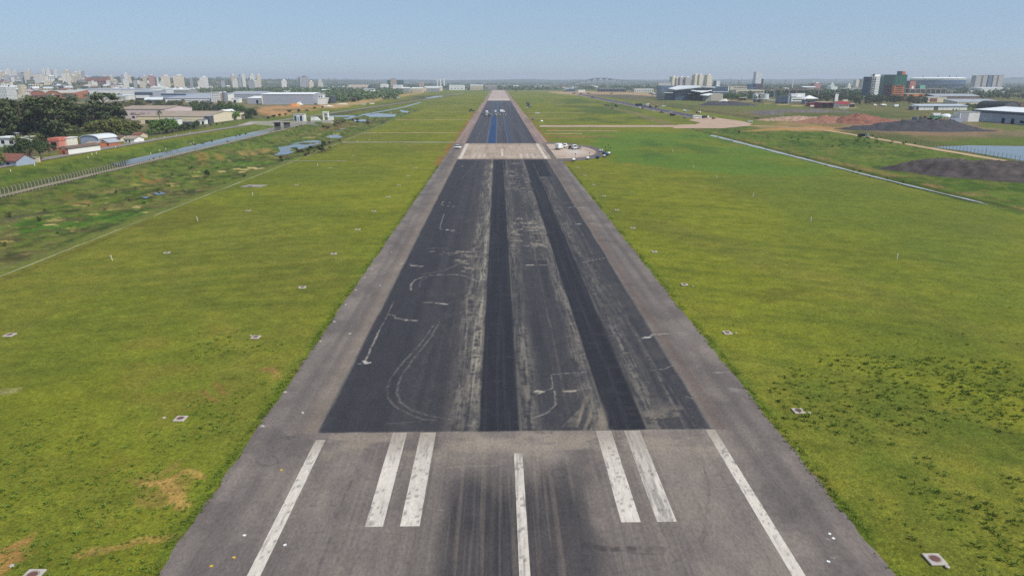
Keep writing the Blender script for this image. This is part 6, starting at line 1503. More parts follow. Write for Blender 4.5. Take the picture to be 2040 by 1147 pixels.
for a in ((18, 12, 139, 3600, 20, 0, "white block with roof dome at the top of the left hill"), (4, 14, 143, 3500, 25, 4, "beige block cut by the left edge of the hill skyline"), (31, 9, 142, 3550, 15, 0, "white block right of the domed one on the hill"),
          (45, 8, 146, 3000, 10, 2, "grey tower with two thin white slabs on the hillside"), (50, 1.6, 147, 2990, 10, 0, "thin white slab standing beside the grey hillside tower"), (60, 8, 139.5, 3700, 20, 1, "cream block with roof terrace between the dark hill trees"),
          (90, 7, 138.5, 3600, 25, 0, "left of the three bright white blocks on the crest"), (99, 9, 137.5, 3600, 25, 0, "middle and widest of the three bright white blocks"), (105, 5, 139, 3650, 25, 2, "grey right end of the bright crest blocks"),
          (114, 8, 140, 3450, 22, 0, "white tower with dark recess on the crest"), (134, 14, 140.5, 3500, 15, 1, "wide pale cream block right of the white crest tower"), (152, 12, 144.5, 3450, 20, 1, "cream block left of the twin slim towers"),
          (162, 5, 140.5, 3500, 20, 0, "left slim tower at the end of the crest"), (167.5, 5, 141.5, 3500, 20, 2, "right slim grey tower at the end of the crest"), (207, 14, 152, 3300, 12, 3, "rose roofed block on the slope behind the dark long roof"),
          (222, 8, 151.5, 3300, 15, 1, "cream block right of the rose roofed block"), (244, 7, 151, 3200, 25, 2, "dark grey block left of the white tower with a roof tank"), (252, 9, 147, 3150, 25, 0, "white tower with roof tank above the dark grey block"),
          (259, 6, 149.5, 3250, 25, 1, "beige tower behind the white tower with a roof tank"), (288, 9, 152, 3200, 20, 4, "beige block left of the red brown tower"), (302, 13, 150.5, 3100, 25, 3, "red brown tower on the lower left skyline"),
          (314, 4, 153.5, 3150, 20, 0, "narrow white slab right of the red brown tower"), (330, 21, 151.5, 2900, 24, 1, "broad cream block with dark roof house"), (356, 26, 151, 2950, 24, 1, "long cream block with white end wall beside the broad one"),
          (380, 5, 155.5, 3000, 10, 2, "low grey block with crane left of the white office block"), (406, 20, 154, 2900, 24, 0, "white office block with dark roof box"), (465, 10, 150, 2900, 24, 4, "beige tower, leftmost of the lone tower group"),
          (478, 7, 151, 3000, 24, 2, "grey tower second in the lone tower group"), (486, 8, 149.5, 2900, 24, 0, "white ribbed tower third in the lone tower group"), (503, 12, 149.5, 2900, 24, 0, "wide white tower fourth in the lone tower group"),
          (516, 10, 150, 2900, 24, 1, "cream tower at the right end of the lone tower group"), (468, 11, 160.5, 2700, 15, 0, "low white hall under the lone tower group"), (500, 13, 161, 2600, 15, 2, "grey glass block under the lone tower group"),
          (606, 23, 153.5, 3200, 24, 2, "grey and cream tower block standing alone"), (1709, 9, 160.5, 3200, 20, 1, "cream flats left of the banded office tower"), (1722, 10, 158, 3300, 20, 4, "taller beige flats left of the banded office tower"), (1803, 9, 158, 3000, 20, 0, "pale flats seen between green tower and terracotta block"),
          (1630, 16, 166.5, 2500, 10, 3, "rose walled block in the trees right of the overpass"), (1660, 8, 167, 2600, 10, 0, "white green topped house in the trees right of the overpass"), (1694, 9, 168.5, 2500, 10, 0, "white villa block near the white roof line")):
    tower(a[0], a[1], a[2], a[3], R(a[4]), a[5], a[6], 1.0 if a[1] > 2 else 2.0, a[1] > 6)
random.seed(91)
for n_, (pa, pb, d0, d1, y0, y1, wh) in ((34, (-30, 172, 2900, 3700, 146, 157, "crowded on the crest of the left hill town")), (20, (172, 340, 2700, 3400, 158, 165, "crowded on the slope below the crest")), (12, (385, 640, 2700, 3300, 159, 164.5, "around the lone tower group"))):
    for _ in range(n_):
        mi = random.choice([0, 0, 0, 1, 1, 4, 2])
        px_ = random.uniform(pa, pb)
        o = tower(px_, random.uniform(6, 13), random.uniform(y0, y1) - (0 if px_ > 60 else 3), random.uniform(d0, d1), R(random.uniform(5, 40)), mi, "small %s apartment block %s" % (TN[mi], wh), .8, random.random() < .4)
        o["group"] = "small %s blocks %s" % (TN[mi], wh)
B("building", "dark long roofed hall on the slope of the hill town", "building", 172, 214, 168, 154.5, 30, D=3100, form='shed', rise=3, wall=mat("terracotta", (168, 108, 88), .85, .2, .2), roof=DGREY, ops=win_row(6, .3, .6, DARK))
HW = [WHITE, CREAM, BEIGE, GREY, mat("pale_pink", (220, 200, 196), .8)]
HR = [REDROOF, BROWNROOF, GREYROOF, FIBRE, PALEROOF, WHITEROOF]
HRN = ["red", "brown", "grey", "weathered", "pale", "white"]
HPROTO = {}
def house(x, y, w_, d_, h_, rz, ri, label, group, flat=False):
    key = (ri, flat, random.randrange(2))
    if key not in HPROTO:
        t = building("house", label, "house", (0, 0, 0), (12, 10, 6), wall=HW[len(HPROTO) % 5], roof=HR[ri], form='flat' if flat else random.choice(['gable_x', 'gable_y']), rise=2.2, ops=win_row(3, .5, .75, DARK, fill=.5) + [("door", BROWNROOF, 'f', .4, .5, 0, .36)])
        HPROTO[key] = t
    else: t = dup(HPROTO[key], (0, 0, 0))
    t.location = (x, y, zg(x, y)); t.rotation_euler = (0, 0, rz); t.scale = (w_ / 12, d_ / 10, h_ / 6)
    t["label"] = label; t["group"] = group
def town(px0, px1, d0, d1, n, where, seed, wr=(10, 24), hr=(5, 10), md=26, flatp=.4, rmap=(0, 1, 2, 3, 4, 4, 5, 5)):
    random.seed(seed); out = []; k = 0
    while len(out) < n and k < n * 40:
        k += 1
        D = math.sqrt(random.uniform(d0 * d0, d1 * d1)); x = PD(random.uniform(px0, px1), 170, D).x
        if any((x - a) ** 2 + (D - b) ** 2 < md * md for a, b in out): continue
        out.append((x, D)); ri = random.choice(rmap); fl = random.random() < flatp
        nm = HRN[ri]; wd = random.uniform(*wr)
        house(x, D, wd, wd * random.uniform(.6, 1.2), random.uniform(*hr) * (1.3 if fl else 1), R(random.uniform(-30, 45)), ri,
              ("flat-topped house with %s roof %s" if fl else "small house with pitched %s roof %s") % (nm, where), "%s %s roofed houses %s" % ("flat" if fl else "pitched", nm, where), fl)
town(-70, 175, 2050, 3700, 84, "on the left hill town", 501, (12, 30), (7, 13))
town(175, 380, 1980, 3500, 60, "below the lower left skyline", 502, (12, 28), (5, 10))
town(380, 645, 2500, 3700, 46, "around the lone tower group", 503, (12, 26), (5, 9))
town(640, 850, 2600, 3800, 30, "around the curved hangar", 504, (12, 28), (5, 9))
town(850, 1060, 2980, 3900, 26, "beyond the runway end", 505, (14, 32), (5, 9))
town(1060, 1320, 3100, 4300, 22, "below the humped bridge", 506, (14, 30), (5, 9))
town(1440, 1720, 2000, 3000, 28, "in the trees behind the overpass", 507, (12, 30), (5, 9))
town(1820, 2080, 1700, 2600, 18, "in front of the stadium", 508, (14, 34), (4, 8), 40)
random.seed(77)
for a, b, c, D, dep, ro, lb in ((845, 880, 172.3, 2650, 40, WHITEROOF, "long white roofed shed left of the runway end"), (850, 874, 174.6, 2450, 40, PALEROOF, "pale low shed in front of the long white roofed shed"), (895, 925, 170, 2900, 50, PALEROOF, "pale hall with many bays near the runway end"), (937, 962, 169.5, 2950, 50, WHITEROOF, "white roofed hall just left of the runway end"),
                                (966, 990, 170.5, 2980, 40, FIBRE, "domed beige hall nearest the runway end"), (758, 772, 168, 2850, 40, CREAM, "cream roofed hall right of the curved hangar"), (783, 800, 170, 2500, 50, PALEROOF, "pale roofed hall under the beige office block"), (800, 815, 174.5, 2300, 40, WHITEROOF, "white roofed shed right of the dark opening"), (820, 842, 174.8, 2350, 40, WHITEROOF, "bright white low roof near the earth track"),
                                (738, 754, 181, 1900, 20, PALEROOF, "pale arched shelter in the green wood"), (723, 745, 177, 2200, 26, GREYROOF, "grey roofed house in the green wood"), (640, 656, 178.5, 2200, 20, WHITEROOF, "white roof showing through the wood on its left"), (560, 574, 181.5, 1950, 20, WHITEROOF, "white roof behind the huge grey warehouse"), (340, 375, 177.3, 2050, 60, WHITEROOF, "white roofed hall behind the long factory"), (300, 322, 172, 2350, 50, WHITEROOF, "white roofed hall right of the long white warehouse"),
                                (325, 345, 176, 2150, 50, WHITEROOF, "second white roof between warehouse and factory"), (455, 500, 184, 1650, 80, PALEROOF, "long pale sawtooth hall behind the silo"), (1600, 1625, 172.5, 2300, 40, WHITE, "white walled hall right of the pylons"), (1655, 1668, 171.5, 2300, 30, mat("mint_roof", (180, 216, 200), .6), "mint roofed house in the trees")):
    B("hall", lb, "hall", a, b, 180, c, dep, D=D, form=random.choice(['gable_x', 'shed']) if 'arched' not in lb and 'domed' not in lb else 'arch_x', rise=2.5, wall=random.choice([WHITE, GREY, CREAM, BEIGE]), roof=ro, ops=win_row(4, .25, .5, GREY, fill=.4))
# ------------------------------------------------------------------ concrete covers, stakes, debris
ORD = ["nearest", "second nearest", "third nearest", "fourth nearest", "fifth nearest", "sixth nearest", "seventh nearest", "eighth nearest", "ninth nearest", "tenth nearest", "eleventh nearest", "twelfth nearest", "thirteenth nearest", "fourteenth nearest", "fifteenth nearest", "sixteenth nearest"]
COVER = mat("cover_concrete", (190, 180, 168), .9, .14, 1.5); LID = mat("rusty_lid", (118, 82, 74), .85, .25, 2)
def cover(label, group, lid=LID, s=1.45):
    t = thing("drain_cover", label, "drain cover", group=group)
    MB().box((0, 0, .05), (s, s, .16), 0, .03).build("slab", COVER, t)
    MB().lathe([(.42, .12), (.42, .145), (.3, .155)], n=20).build("lid", lid, t)
    MB().lathe([(.46, .125), (.52, .136), (.52, .12)], n=20).build("ring", mat("iron_ring", (90, 80, 76), .8), t)
    return t
c0 = cover("", None)
first = True
for (xc_, n, y0, dy, who, grp) in ((36.9, 11, 48.1, 27.2, "right of the runway", "covers in the row right of the runway"), (-38.6, 11, 47.6, 27.2, "left of the runway", "covers in the inner row left of the runway"), (-78.3, 6, 103.8, 54.3, "in the outer left row", "covers in the outer left row")):
    for k in range(n):
        lb = "%s square concrete drain cover with round lid in the row %s" % (ORD[k], who) if "outer" not in who else "%s square concrete drain cover %s, far out in the grass" % (ORD[k], who)
        if first: o = c0; o.location = (xc_, y0, .03); o["label"] = lb; o["group"] = grp; first = False
        else: o = dup(c0, (xc_ + random.uniform(-.2, .2), y0 + dy * k, .03), R(random.uniform(-3, 3)), lb, grp, (.9 if k else 1,) * 2 + (1,))
t = thing("concrete_slab", "large bare concrete slab in the left grass", "slab", tuple(P(505, 371)))
MB().poly([(-4.4, -2.4), (3.2, -2.6), (4.6, 2.2), (-2.6, 2.6)], -.2, .22).build("slab", OLDCONC, t); MB().box((-.6, -2.2, .3), (1.6, .5, .2)).build("edge_piece", DGREY, t)
# small pads beside the covers
pd0 = None
for k, (a, b) in enumerate(((1887, 1130), (1612, 823), (1466, 664), (1380, 571), (327, 833), (500, 669), (596, 572), (24, 1128))):
    p = P(a, b)
    if pd0 is None: pd0 = MB().lathe([(.19, 0), (.19, .1), (.14, .12)], n=12).build("marker_pad", COVER); o = pd0
    else: o = pd0.copy(); COL.objects.link(o)
    o.location = (p.x, p.y, .04)
    side = "right" if a > 1000 else "left"; kk = k if a > 1000 else k - 4
    tag(o, "little round concrete pad beside the %s drain cover %s of the runway" % (ORD[[0, 1, 2, 3, 1, 2, 3, 0][k]], side), "marker pad", "round pads beside the covers")
# white marker stakes in the grass
sk0 = None
STK = [(224, 516), (394, 437), (503, 387), (1787, 513), (1615, 438), (1500, 389), (1428, 353), (1382, 332), (633, 328), (712, 281), (736, 277), (1202, 249), (1300, 248), (1221, 257), (808, 243.5), (840, 240), (850, 217), (856, 214), (825, 228), (1118, 213), (1168, 237), (1180, 240), (1340, 300)]
for k, (a, b) in enumerate(STK):
    p = P(a, b + 3)
    if sk0 is None:
        sk0 = thing("marker_stake", "", "stake"); MB().box((0, 0, .6), (.11, .11, 1.3), .2, .02).build("post", WHITE, sk0); MB().box((0, -.08, 1.1), (.2, .04, .24), .2).build("plate", VWHITE, sk0); o = sk0
    else: o = dup(sk0, (0, 0, 0))
    o.location = (p.x, p.y, 0); o.rotation_euler = (R(random.uniform(-6, 6)), R(random.uniform(-6, 6)), random.uniform(-.4, .4))
    side = "right" if a > 1000 else "left"; idx = sorted([q for q in STK if (q[0] > 1000) == (a > 1000)], key=lambda q: -q[1]).index((a, b))
    o["label"] = "%s white marker stake standing in the grass %s of the runway" % (ORD[idx] if idx < 16 else "farthest", side); o["group"] = "white stakes in the %s grass" % side
p = P(1208, 258.5)
# broken white edge light bases on the left shoulder
WB = [(697, 665), (633, 681), (665, 641), (687, 607), (709, 579), (557, 665 + 119), (640, 784 - 120)]
eb0 = None
EDG = [(603, 822), (523, 849), (568, 781), (638, 680), (666, 641), (688, 607), (709, 578), (757, 569), (727, 553), (780, 502), (741, 536), (697, 665)]
for k, (a, b) in enumerate(sorted(EDG, key=lambda q: -q[1])):
    p = P(a, b)
    if eb0 is None:
        eb0 = thing("edge_light_base", "", "edge light base"); MB().poly([(-.24, -.14), (.2, -.17), (.27, .07), (.03, .17), (-.26, .1)], 0, .04).build("plate", COVER, eb0); MB().lathe([(.12, .05), (.1, .14)], n=10).build("fitting", CONC, eb0); o = eb0
    else: o = dup(eb0, (0, 0, 0))
    o.location = (p.x, p.y, .004); o.rotation_euler = (0, 0, random.uniform(0, 6))
    o["label"] = "%s white edge light base on the grey left shoulder" % ORD[k]; o["group"] = "white bases on the left shoulder"
sc0 = None
for k, (a, b) in enumerate(((560, 936), (466, 1110), (421, 1127), (487, 1066), (568, 1085), (1650, 1118), (1660, 1072), (1653, 1063))):
    p = P(a, b)
    o = MB().poly([(-.14, -.1), (.12, -.12), (.16, .08), (-.1, .12)], 0, .04).build("debris_scrap", VYEL if k < 3 else WHITE)
    o.location = (p.x, p.y, .008); o.rotation_euler = (0, 0, random.uniform(0, 6))
    tag(o, ["yellow scrap by the left side stripe below the ring mark", "upper yellow scrap low on the left shoulder", "lower larger yellow scrap low on the left shoulder", "white scrap on the left shoulder above the yellow ones", "white scrap on the asphalt right of the left side stripe", "white scrap low on the right shoulder", "first of two white scraps higher on the right shoulder", "second of two white scraps higher on the right shoulder"][k], "debris")
# weeds
def weeds(label, areas, seed):
    r = np.random.default_rng(seed); V = []
    for pts, n, s0, s1 in areas:
        for x, y in scatter(pts, n, 0.3):
            d_ = float(fbm(np.array([x * .16]), np.array([y * .12]), seed, 3)[0])
            if d_ < .44: continue
            s = (s0 + (s1 - s0) * r.random() ** 2) * (.6 + d_)
            nb = r.integers(14, 26)
            a = r.uniform(0, 6.28, nb); e = r.uniform(.3, 1.2, nb); L_n = s * r.uniform(.5, 1.1, nb)
            ca, sa = np.cos(a), np.sin(a); ce, se = np.cos(e), np.sin(e)
            base = np.stack([x + r.normal(0, s * .3, nb), y + r.normal(0, s * .3, nb), np.zeros(nb) + .0], 1)
            tip = base + np.stack([ca * ce * L_n, sa * ce * L_n, se * L_n], 1); w_ = np.stack([-sa, ca, np.zeros(nb)], 1) * (L_n * .17)[:, None]
            midp = base * .45 + tip * .55
            V.append(np.stack([base, midp - w_, tip, midp + w_], 1).reshape(-1, 3))
    v = np.concatenate(V); o = np_mesh("weeds", v, np.arange(len(v)).reshape(-1, 4), LEAF_WEED); return tag(o, label, kind="stuff")
LEAF_WEED = leaf_mat("weed_leaves", (84, 106, 38), (116, 130, 50), .95)
random.seed(5)
weeds("dark green weed tufts in the near right grass", [([(1490, 700), (2060, 720), (2080, 1180), (1880, 1147), (1700, 960), (1560, 830)], 1700, .10, .40), ([(1420, 640), (2060, 560), (2080, 760), (1480, 740)], 90, .12, .3)], 41)
weeds("dark green weed tufts in the near left grass", [([(-20, 860), (520, 700), (470, 860), (300, 1147), (-30, 1160)], 1000, .12, .32), ([(380, 660), (640, 690), (540, 800), (330, 820)], 130, .2, .4)], 42)
vrg = [tuple(P(a, b))[:2] for a, b in ((1180, 385), (1100, 330))]
def verge(label, x0, x1, y0, y1, n, seed):
    random.seed(seed); r = np.random.default_rng(seed); V = []
    for _ in range(n):
        y = y0 + (y1 - y0) * random.random() ** 1.6; x = random.uniform(x0, x1)
        if float(fbm(np.array([x * .4]), np.array([y * .25]), seed, 3)[0]) < .46: continue
        nb = 9; a = r.uniform(0, 6.28, nb); L_n = r.uniform(.08, .22, nb); e = r.uniform(.3, 1.2, nb)
        base = np.stack([x + r.normal(0, .12, nb), y + r.normal(0, .12, nb), np.zeros(nb)], 1)
        tip = base + np.stack([np.cos(a) * np.cos(e) * L_n, np.sin(a) * np.cos(e) * L_n, np.sin(e) * L_n], 1); w_ = np.stack([-np.sin(a), np.cos(a), 0 * a], 1) * (L_n * .3)[:, None]
        m_ = base * .45 + tip * .55; V.append(np.stack([base, m_ - w_, tip, m_ + w_], 1).reshape(-1, 3))
    v = np.concatenate(V); tag(np_mesh("weeds", v, np.arange(len(v)).reshape(-1, 4), LEAF_WEED), label, kind="stuff")
verge("ragged green grass edge along the left shoulder", -29.3, -28.2, 40, 330, 1300, 43)
verge("ragged green grass edge along the right shoulder", 32.2, 33.4, 40, 330, 1300, 44)

# ------------------------------------------------------------------ fences
FP = mat("fence_concrete", (172, 168, 158), .9, .12, 1); WIRE = mat("fence_wire", (120, 124, 124), .5, .05, 1, metal=.5)
t = thing("fence", "long wire fence with bent concrete posts along the canal levee", "fence", (-168.0, 240, 0))
pos = []
y = 205.0; k = 0
while y < 640:
    xo = -168.0 - (0 if y < 430 else (y - 430) ** 1.35 * .006)
    pos.append((xo, y)); y += 2.0 if y < 400 else 3.6; k += 1
pm = MB(); pm.box((0, 0, 1.25), (.15, .15, 3.1)); pm.tube((0, 0, 2.75), (-.5, 0, 3.25), .08, .06, 6)
pmesh = pm.build("post", FP, t); far_posts = MB(); wires = MB()
for i, (xo, yo) in enumerate(pos):
    z0 = zg(xo, yo)
    if i < 100:
        o = pmesh if i == 0 else pmesh.copy()
        if i: COL.objects.link(o); o.parent = t
        o.location = (xo + 168, yo - 240, z0); o.rotation_euler = (R(random.uniform(-2, 2)), R(random.uniform(-2, 2)), 0)
    else:
        far_posts.box((xo + 168, yo - 240, z0 + 1.25), (.22, .22, 3.1)); far_posts.tube((xo + 168, yo - 240, z0 + 2.75), (xo + 167.45, yo - 240, z0 + 3.3), .1, .09, 5)
    if i % 11 == 5 and i < 100:
        b_ = MB().tube((xo + 168, yo - 240, z0 + 2.2), (xo + 168, yo - 238.6, z0), .09, .09, 6).build("brace", FP, t)
    if i:
        a, b = pos[i - 1], (xo, yo); za = zg(*a)
        for hh in (.1, .5, .9, 1.3, 1.7, 2.1, 2.5, 2.75): wires.tube((a[0] + 168, a[1] - 240, za + hh), (b[0] + 168, b[1] - 240, z0 + hh), .012, .012, 3)
        for s_ in (.25, .5, .75):
            xx, yy, zz = a[0] + (b[0] - a[0]) * s_ + 168, a[1] + (b[1] - a[1]) * s_ - 240, za + (z0 - za) * s_
            wires.tube((xx, yy, zz + .1), (xx, yy, zz + 2.7), .010, .010, 3)
fpo = far_posts.build("post_row", FP, t); fpo["kind"] = "stuff"
wires.build("wire_mesh", WIRE, t)
FD = mat("dark_fence_steel", (74, 76, 78), .6, .1, 1)
t = thing("fence", "dark thin steel fence along the right perimeter track", "fence", (268, 300, 0))
w_pts = [tuple(P(a, b))[:2] for a, b in ((1640, 254), (1724, 266.5), (1860, 291), (2040, 322), (2200, 350))]
row = []
for a, b in zip(w_pts[:-1], w_pts[1:]):
    L_n = math.hypot(b[0] - a[0], b[1] - a[1]); n = max(2, int(L_n / 3.4))
    for i in range(n): row.append((a[0] + (b[0] - a[0]) * i / n, a[1] + (b[1] - a[1]) * i / n))
row = row[::-1]
pm = MB().tube((0, 0, -.3), (0, 0, 2.6), .09, .07, 6).build("post", FD, t); wires = MB(); far_posts = MB()
for i, (xo, yo) in enumerate(row):
    if i < 100:
        o = pm if i == 0 else pm.copy()
        if i: COL.objects.link(o); o.parent = t
        o.location = (xo - 268, yo - 300, 0)
    else: far_posts.tube((xo - 268, yo - 300, -.3), (xo - 268, yo - 300, 2.6), .09, .07, 6)
    if i:
        a = row[i - 1]
        for hh in (.3, 1.0, 1.7, 2.4): wires.tube((a[0] - 268, a[1] - 300, hh), (xo - 268, yo - 300, hh), .014, .014, 3)
wires.build("wire_strand", WIRE, t)
if far_posts.v: far_posts.build("post_row", FD, t)["kind"] = "stuff"
mast("lamp_post", "dark pole rising from the right fence before the pond", "lamp post", 1963, 311, 294, None, .14, False, FD)
# small kerb markers along the outer road
km0 = None
KM = [(22, 345), (70, 334), (176, 317), (184, 312), (193, 310), (231, 298), (263, 290), (283, 285), (306, 281), (328, 277), (352, 273), (379, 268), (318, 298), (330, 295), (300, 303), (380, 285), (386, 283)]
for k, (a, b) in enumerate(KM):
    p = P(a, b)
    if km0 is None: km0 = thing("marker_post", "", "marker post"); MB().box((0, 0, .4), (.26, .26, 1.0), 0, .04).build("post", WHITE, km0); MB().box((0, 0, .95), (.3, .3, .16), 0, .03).build("cap", CONC, km0); o = km0
    else: o = dup(km0, (0, 0, 0))
    o.location = (p.x, p.y, zg(p.x, p.y))
    o["label"] = "short white marker post on the grass bank between canal and outer road"; o["group"] = "white marker posts on the canal bank"
# street poles
for k, (a, b, c) in enumerate(((353, 220, 206), (405, 229, 208), (429, 224, 211), (447, 216, 209), (194, 299, 284), (477, 246, 232))):
    mast("utility_pole", ["pole beside the brown scrub belt", "pole left of the white gabled hall", "pole over the roof of the white gabled hall", "pole in the wood behind the white hall", "pole by the orange brick house", "pole on the grass right of the white hall"][k], "utility pole", a, b, c, None, .16, False, OLDCONC)
for k, (a, b, c) in enumerate(((1733, 212, 203), (1756, 211, 202), (1775, 212, 199), (1795, 213, 200), (1803, 213, 200), (1833, 210, 199), (1838, 210, 199), (1858, 209, 200), (1868, 209, 200), (1898, 210, 199), (1904, 210, 199), (1936, 213, 197), (1963, 213, 189))):
    mast("utility_pole", "thin pale pole, number %s from the left in the row along the right boundary road" % ["one", "two", "three", "four", "five", "six", "seven", "eight", "nine", "ten", "eleven", "twelve", "thirteen"][k], "utility pole", a, b, c, None, .2, False, CONC, "poles along the right boundary road")

# ------------------------------------------------------------------ vehicles and road machines
def wheel(t, x, y, r, w=.28):
    o = MB().tube((x, y - w / 2, r), (x, y + w / 2, r), r, r, 14).build("wheel", RUBBER, t)
    MB().tube((x, y - w / 2 - .01, r), (x, y + w / 2 + .01, r), r * .55, r * .55, 10).build("rim", STEEL, o)
def wheels(t, xs_, hw, r, w=.28):
    for x in xs_:
        for s in (-1, 1): wheel(t, x, s * hw, r, w)
def extr(prof, y0, y1, taper=0.0, zc=None):
    """side profile swept across the vehicle, its upper part narrowed by taper"""
    mb = MB().prism(prof, y0, y1)
    if taper:
        z0 = min(z for x, z in prof); z1 = max(z for x, z in prof)
        mb.v = [(x, y * (1 - taper * (z - z0) / (z1 - z0)), z) for x, y, z in mb.v]
    return mb
def lights(t, x, hw, z, m=None):
    for s in (-1, 1): box_obj("headlight", (x, s * hw, z), (.08, .34, .18), m or PALEROOF, t)
def car(label, px, pyb, rz, paint=VSILVER, cat="car", name="car", sc=1.0, group=None):
    p = P(px, pyb); t = thing(name, label, cat, (p.x, p.y, .02), rz, group); t.scale = (sc,) * 3
    extr([(-2.1, .35), (2.05, .35), (2.12, .7), (1.95, .92), (.95, 1.02), (-1.9, 1.05), (-2.12, .9)], -.86, .86).build("body", paint, t)
    extr([(1.0, 1.0), (.25, 1.46), (-1.4, 1.48), (-2.0, 1.04)], -.78, .78, .18).build("cabin_glass", WINDOW, t)
    extr([(.22, 1.462), (-1.38, 1.485), (-1.36, 1.53), (.2, 1.51)], -.64, .64).build("roof", paint, t)
    wheels(t, (1.35, -1.3), .78, .33, .22); lights(t, 2.07, .6, .72); box_obj("bumper", (2.08, 0, .45), (.12, 1.6, .18), VDARK, t)
    return t
def pickup(label, px, pyb, rz, paint=VWHITE, doors=False, load=None, sc=1.0):
    p = P(px, pyb); t = thing("pickup_truck", label, "pickup", (p.x, p.y, .02), rz); t.scale = (sc,) * 3
    extr([(-2.6, .5), (2.5, .5), (2.6, .85), (2.45, 1.12), (1.1, 1.2), (-2.6, 1.2)], -.92, .92).build("body", paint, t)
    extr([(1.15, 1.18), (.45, 1.78), (-.75, 1.8), (-.95, 1.18)], -.86, .86, .16).build("cabin_glass", WINDOW, t)
    extr([(.45, 1.78), (-.75, 1.8), (-.73, 1.86), (.42, 1.84)], -.74, .74).build("roof", paint, t)
    box_obj("bed_liner", (-1.75, 0, 1.206), (1.55, 1.6, .02), VDARK, t)
    for s in (-1, 1): box_obj("bed_wall", (-1.75, s * .88, 1.32), (1.65, .08, .26), paint, t)
    box_obj("tailgate", (-2.57, 0, 1.32), (.08, 1.7, .26), paint, t)
    wheels(t, (1.6, -1.6), .82, .4, .26); lights(t, 2.52, .66, .92); box_obj("bumper", (2.6, 0, .6), (.14, 1.7, .22), VDARK, t)
    if doors:
        for s in (-1, 1):
            o = MB().box((0, s * .5, .85), (.09, 1.0, .75)).build("door", paint, t); o.location = (.75, s * .92, 0); o.rotation_euler = (0, 0, s * R(12))
            MB().box((0, s * .5, 1.46), (.04, .85, .42)).build("door_window", WINDOW, o)
    if load: box_obj("load", (-1.75, 0, 1.6), (1.4, 1.4, .7), load, t, 0, .1)
    return t
def lorry(label, px, pyb, rz, cabm=VWHITE, kind='box', boxm=VWHITE, L=7.0, sc=1.0, name="truck", cat="truck"):
    p = P(px, pyb); t = thing(name, label, cat, (p.x, p.y, .02), rz); t.scale = (sc,) * 3
    h = L / 2
    extr([(h - 2.1, .6), (h, .6), (h + .05, 1.5), (h - .25, 2.7), (h - 2.1, 2.75)], -1.15, 1.15, .05).build("cab", cabm, t)
    extr([(h - .02, 1.55), (h + .06, 1.55), (h - .2, 2.5), (h - .28, 2.5)], -1.0, 1.0).build("windscreen", WINDOW, t)
    for s in (-1, 1): box_obj("side_window", (h - 1.1, s * 1.13, 2.0), (.9, .06, .6), WINDOW, t)
    box_obj("chassis", (-.2, 0, .75), (L - .6, .9, .3), VDARK, t)
    lx0, lx1 = -h, h - 2.25; lm = (lx0 + lx1) / 2; ll = lx1 - lx0
    if kind == 'box': box_obj("cargo_box", (lm, 0, 2.25), (ll, 2.4, 2.6), boxm, t, 0, .06); box_obj("rear_door", (lx0 - .03, 0, 2.2), (.06, 2.1, 2.3), PALEROOF, t)
    elif kind == 'dump':
        extr([(lx0, 1.15), (lx1 - .2, 1.0), (lx1, 2.6), (lx1 + 1.0, 2.85), (lx1 + 1.0, 2.95), (lx1 - .1, 2.75), (lx0 + .1, 2.3)], -1.2, 1.2).build("dump_bed", boxm, t); box_obj("load", (lm, 0, 2.45), (ll * .7, 1.9, .5), SOILK, t, 0, .2)
    elif kind == 'tank':
        MB().tube((lx0, 0, 2.0), (lx1, 0, 2.0), 1.1, 1.1, 16).build("tank", boxm, t); box_obj("walkway", (lm, 0, 3.12), (ll * .8, .5, .12), STEEL, t)
    elif kind == 'flat':
        box_obj("flat_bed", (lm, 0, 1.15), (ll, 2.4, .2), boxm, t); box_obj("load", (lm - .2, 0, 1.6), (ll * .6, 1.8, .7), VDARK, t, 0, .08)
    elif kind == 'bitumen':
        MB().tube((lx0 + .2, 0, 1.9), (lx1, 0, 1.9), .95, .95, 14).build("tank", boxm, t); box_obj("spray_bar", (lx0 - .1, 0, .7), (.25, 2.9, .25), VYEL, t); box_obj("burner", (lx0 + .1, 0, 1.9), (.3, 1.0, .8), VDARK, t)
    wheels(t, (h - 1.2, -h + .9, -h + 2.1) if L > 6 else (h - 1.2, -h + 1.1), 1.0, .5, .34); lights(t, h + .04, .85, 1.0); box_obj("bumper", (h + .05, 0, .62), (.2, 2.2, .3), VDARK, t)
    return t
def bus(label, px, pyb, rz):
    p = P(px, pyb); t = thing("bus", label, "bus", (p.x, p.y, .1), rz)
    MB().box((0, 0, 1.75), (9.4, 2.45, 2.6), 0, .18).build("body", VWHITE, t)
    for s in (-1, 1): box_obj("window_band", (0, s * 1.24, 2.15), (8.6, .05, .8), WINDOW, t)
    box_obj("windscreen", (4.71, 0, 2.0), (.06, 2.1, 1.1), WINDOW, t); box_obj("rear_window", (-4.71, 0, 2.2), (.06, 1.8, .7), WINDOW, t); box_obj("roof_unit", (-1.5, 0, 3.15), (2.4, 1.6, .3), PALEROOF, t, 0, .08)
    wheels(t, (3.1, -2.9), 1.1, .5, .3); lights(t, 4.71, .9, .9); return t
